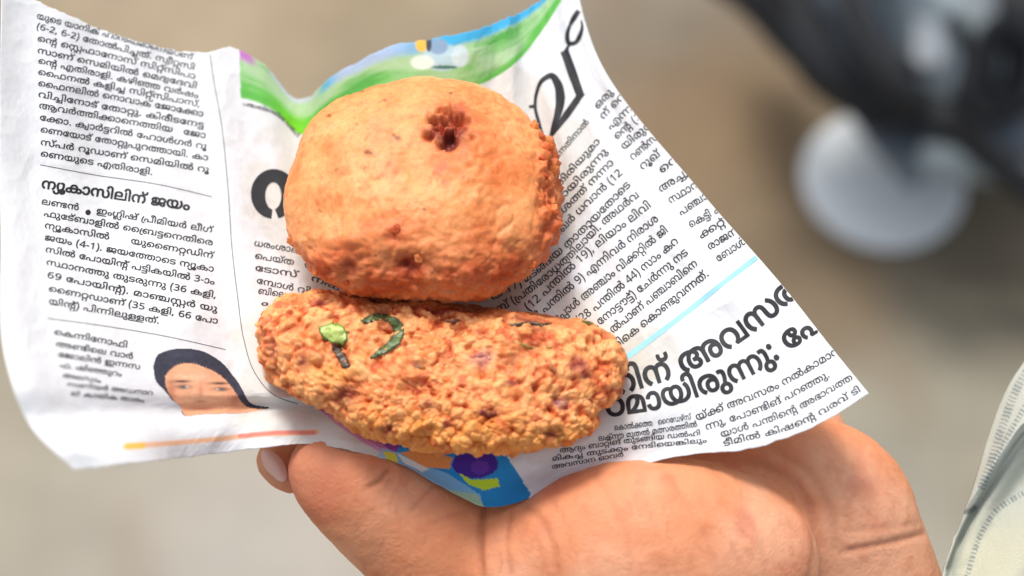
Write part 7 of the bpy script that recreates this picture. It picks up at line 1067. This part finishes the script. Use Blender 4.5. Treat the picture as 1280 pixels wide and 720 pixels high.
for pts, dep, wid, ca in [(p_, d_ * .8, w_, c_ * .8) for p_, d_, w_, c_ in CREASES] + FINE:
    cp = curve_pts(pts, 50 if wid > 2.5 else 24); dm = np.full(len(hv), 1e9); tt = np.zeros(len(hv))
    for k_, p0 in enumerate(cp):
        d2 = (hx - p0[0]) ** 2 + (hy - p0[1]) ** 2; m_ = d2 < dm; tt[m_] = k_ / (len(cp) - 1); dm = np.minimum(dm, d2)
    taper = np.clip(np.minimum(tt, 1 - tt) * 6 + .35, 0, 1)
    w = np.exp(-dm / wid ** 2) * fr * taper
    disp -= dep * w - .25 * dep * np.exp(-dm / (wid * 2.6) ** 2) * fr * taper
    skin = lerp(skin, lin(140, 62, 38), (ca * w).clip(0, 1)[:, None])
hv2 = hv + hn_ * disp[:, None]
person = bpy.data.objects.new('person', None); COL.objects.link(person); person.location = P(900, 700, .46)
bpy.context.view_layer.update()
tag(person, "person's bare left hand, palm up with curled fingers, holding the newspaper from below", 'person')
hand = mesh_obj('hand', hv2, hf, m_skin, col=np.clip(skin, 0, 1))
hand.parent = person; hand.matrix_parent_inverse = person.matrix_world.inverted()
m_nail = mat('fingernail', color=tuple(lin(244, 190, 176)), rough=.25, spec=.5, sss=.2)
def nail(cx, cy, d, rx_, ry_, rot, label=None):
    V = []; F = []; N = 10; M = 20
    for i in range(N + 1):
        for k in range(M):
            a = 2 * math.pi * k / M; r = i / N
            x = rx_ * r * math.cos(a); y = ry_ * r * math.sin(a)
            q = (cx + x * math.cos(rot) - y * math.sin(rot), cy + x * math.sin(rot) + y * math.cos(rot))
            V.append(P(q[0], q[1], d + .0016 * (y / ry_) ** 2 + .0006 * (x / rx_) ** 2))
    for i in range(N):
        for k in range(M):
            a = i * M + k; b = i * M + (k + 1) % M; F.append((a, b, b + M, a + M))
    o = mesh_obj('fingernail', V, F, m_nail); o.parent = person; o.matrix_parent_inverse = person.matrix_world.inverted()
    so = o.modifiers.new('t', 'SOLIDIFY'); so.thickness = .0004
    return o
for a in NAILS: nail(*a)

# ------------------------------------------------------------------ the striped cloth at the right
m_cloth = mat('pale_cotton', attr=True, rough=.9, spec=.1, nscale=1800, nbump=.0002, cvar=.06)
CN, CMm = 240, 260
edge_l = [(1300, 428), (1282, 450), (1262, 480), (1245, 518), (1232, 556), (1220, 596), (1208, 634), (1196, 668), (1186, 692), (1178, 722), (1172, 800)]
el = curve_pts(edge_l, CMm)
ss = np.linspace(0, 1, CN)
CX = el[:, 0][:, None] + ss[None] * 330; CY = el[:, 1][:, None] + ss[None] * 60
dd = ss[None] * 330 + 0 * CX
seamx = np.interp(CY, [428, 480, 535, 590, 638, 675, 710, 800], [1400, 1340, 1284, 1246, 1214, 1196, 1184, 1176])
sd_ = CX - seamx                                          # distance from the stitched seam
cd = .47 - .30 * K * DIST * (CY - 560) - .010 * np.sin(np.clip(dd / 26, 0, 1.57)) - .0035 * np.exp(-((sd_ + 12) / 8) ** 2) + .005 * sst(-3, 5, sd_) * sst(300, 20, sd_) - .005 * np.sin(CX / 30 + CY / 46) * sst(10, 40, sd_)
cc = np.ones((CMm, CN, 3)) * lin(184, 188, 178)
cc = lerp(cc, lin(186, 186, 166), (sst(600, 700, CY) * sst(0, 20, sd_))[..., None])
def dashes(pts, w, colr, step=5.0, a=.75):
    global cc
    q = curve_pts(pts, 120); s_ = np.r_[0, np.cumsum(np.linalg.norm(np.diff(q, axis=0), axis=1))]
    dm = np.full(CX.shape, 1e9); sa = np.zeros(CX.shape)
    for k_ in range(120):
        d2 = (CX - q[k_, 0]) ** 2 + (CY - q[k_, 1]) ** 2; m_ = d2 < dm; sa[m_] = s_[k_]; dm = np.minimum(dm, d2)
    f_ = sst(w + 1.2, w - 1.2, np.sqrt(dm)) * (sst(-.3, .3, np.sin(sa * 2 * math.pi / step)) if step else 1)
    cc = lerp(cc, colr, (f_ * a)[..., None])
gd = lin(112, 122, 128)
dashes([(1300, 440), (1274, 480), (1254, 530), (1238, 580), (1226, 612)], 5, gd); dashes([(1300, 478), (1274, 520), (1252, 560), (1232, 600)], 3.5, gd)
dashes([(1300, 520), (1270, 552), (1244, 588), (1222, 618)], 1.5, gd, 0, .4)
dashes([(1310, 600), (1276, 618), (1246, 638), (1228, 664), (1216, 696), (1206, 730)], 3.4, gd)
dashes([(1340, 480), (1284, 536), (1246, 591), (1214, 639), (1197, 676), (1184, 712)], 1.6, lin(104, 112, 104), 0, .5)
dashes([(1206, 640), (1212, 639), (1218, 634)], 3, lin(80, 86, 84), 0, .7)
cw = P(CX, CY, cd).reshape(-1, 3); cw = cw + .0006 * (fbm(cw * 120, 3, 90))[:, None] * RZ
ci = np.arange(CMm * CN).reshape(CMm, CN); cf = np.stack([ci[:-1, :-1], ci[1:, :-1], ci[1:, 1:], ci[:-1, 1:]], -1).reshape(-1, 4)
cloth = mesh_obj('cotton_cloth', cw, cf, m_cloth, col=cc.reshape(-1, 3))
so = cloth.modifiers.new('t', 'SOLIDIFY'); so.thickness = .0006
tag(cloth, 'pale grey green cotton cloth with dashed stripes, hanging at the right beside the wrist', 'cloth')

# ------------------------------------------------------------------ blurred motorcycle and white dish on the ground
m_dark = mat('dark_rubber', color=(.012, .014, .018), rough=.7, nscale=40, nbump=.002)
m_grey = mat('grey_blue_metal', color=tuple(lin(150, 164, 170)), rough=.45, spec=.5, nscale=12, cvar=.25)
m_slate = mat('slate_plastic', color=tuple(lin(100, 110, 120)), rough=.5, nscale=9, cvar=.3)
m_white = mat('white_enamel', color=(.74, .79, .81), rough=.35, nscale=20, cvar=.05)
moto = bpy.data.objects.new('motorcycle', None); COL.objects.link(moto); mo = G(1150, 100, 0); moto.location = mo
bpy.context.view_layer.update()
def mpart(name, V, F, m):
    o = mesh_obj(name, V, F, m); o.parent = moto; o.matrix_parent_inverse = moto.matrix_world.inverted(); return o
def gtube(pts, rad, n=24, seg=14):
    w = np.array([G(x, y, h) for x, y, h in pts]); w = curve_pts(w, n)
    return tube_mesh(w, np.interp(np.linspace(0, 1, n), np.linspace(0, 1, len(rad)), rad), seg)
mpart('down_tube', *gtube([(950, -60, .2), (990, 0, .18), (1020, 70, .16), (1075, 118, .14), (1160, 138, .12), (1290, 128, .12)], [.020, .022, .024, .020, .014, .012]), m_dark)
mpart('fender', *gtube([(1020, -60, .2), (1060, 20, .16), (1085, 70, .14), (1100, 110, .13)], [.03, .035, .03, .02]), m_slate)
def slab(poly, h0, h1, m, name):
    c2 = curve_pts(list(poly) + [poly[0]], 41)[:-1]; V = []; F = []
    for sc, h in ((.8, h0), (1, lerp(h0, h1, .3)), (1, lerp(h0, h1, .7)), (.8, h1)):
        cx_, cy_ = c2.mean(0)
        for x, y in c2: V.append(G(cx_ + (x - cx_) * sc, cy_ + (y - cy_) * sc, h))
    for k in range(3):
        for i in range(40):
            a = k * 40 + i; b = k * 40 + (i + 1) % 40; F.append((a, b, b + 40, a + 40))
    F.append(tuple(range(40))[::-1]); F.append(tuple(120 + i for i in range(40)))
    return mpart(name, V, F, m)
slab([(1080, -40), (1190, -30), (1232, 40), (1228, 90), (1180, 122), (1135, 90), (1100, 20)], .11, .16, m_grey, 'side_panel')
slab([(1050, 128), (1180, 130), (1300, 120), (1310, 190), (1215, 190), (1165, 200), (1144, 238), (1100, 196)], .08, .10, m_slate, 'footboard')
slab([(1040, -60), (1330, -70), (1340, 130), (1240, 130), (1130, 100), (1070, 30)], .04, .10, m_slate, 'engine_case')
tb = []
w0 = G(1252, 85, .15)
th2 = np.linspace(0, 2 * math.pi, 40)
ringp = np.array([w0 + .035 * math.cos(a) * np.array([.5, .2, 0]) + .035 * math.sin(a) * np.array([0, .8, .6]) for a in th2])
mpart('exhaust_ring', *tube_mesh(ringp,   .014, 10, caps=False), m_dark)
mpart('brake_pedal', *gtube([(1172, 140, .2), (1230, 190, .15), (1300, 245, .12)], [.012, .014, .014]), m_dark)
# rear wheel of the machine, partly out of the picture above
w1 = G(1420, -260, .28)
ringp = np.array([w1 + .25 * math.cos(a) * np.array([.95, .3, 0]) + .25 * math.sin(a) * np.array([0, 0, 1.0]) for a in th2])
tyre = mpart('tyre', *tube_mesh(ringp, .04, 12, caps=False), m_dark)
ringp = np.array([w1 + .205 * math.cos(a) * np.array([.95, .3, 0]) + .205 * math.sin(a) * np.array([0, 0, 1.0]) for a in th2])
mpart('rim', *tube_mesh(ringp, .012, 8, caps=False), m_grey)
mpart('cable', *gtube([(880, -30, .25), (940, 10, .2), (985, 60, .17), (1040, 110, .15), (1100, 160, .13)], [.008, .010, .010, .010, .008]), m_dark)
mpart('side_strut', *gtube([(1050, -40, .24), (1080, 40, .22), (1130, 110, .2), (1180, 140, .18)], [.010, .012, .012, .010]), m_dark)
mpart('step_bar', *gtube([(1150, 200, .10), (1200, 206, .10), (1270, 216, .10), (1320, 230, .10)], [.016, .014, .012, .012]), m_grey)
slab([(1240, -20), (1310, -20), (1310, 60), (1262, 50)], .17, .20, m_dark, 'battery_cover')
mpart('pivot_bolt', *gtube([(1115, 82, .18), (1128, 92, .2)], [.016, .016], 4), m_dark)
slab([(905, -70), (985, -70), (1000, 8), (975, 22), (940, 4)], .12, .17, m_slate, 'leg_shield')
mpart('brake_hose', *gtube([(1190, 20, .24), (1212, 70, .22), (1205, 120, .2), (1230, 150, .18)], [.007, .008, .008, .007]), m_dark)
slab([(1140, 20), (1172, 30), (1178, 80), (1150, 84)], .165, .175, m_white, 'reflector')
tag(moto, 'dark blue grey motorcycle parked on the dusty ground behind, far out of focus', 'motorcycle')
# white dish
dc = G(1108, 212, .02); V = []; F = []; N = 48
prof = [(.0, .014), (.03, .0135), (.05, .012), (.064, .009), (.073, .005), (.076, .002), (.076, .0), (.0, .0)]
for r, z in prof:
    for k in range(N):
        a = 2 * math.pi * k / N; V.append((dc[0] + r * math.cos(a), dc[1] + r * 1.02 * math.sin(a), z + .002))
for i in range(len(prof) - 1):
    for k in range(N):
        a = i * N + k; b = i * N + (k + 1) % N; F.append((a, b, b + N, a + N))
dish = mesh_obj('dish', V, F, m_white); tag(dish, 'blurred round white dish on the ground below the motorcycle', 'dish')
# small out-of-focus scraps at the right border
m_scrap = mat('dry_scrap', color=tuple(lin(214, 176, 150)), rough=.9, nscale=30, nbump=.003)
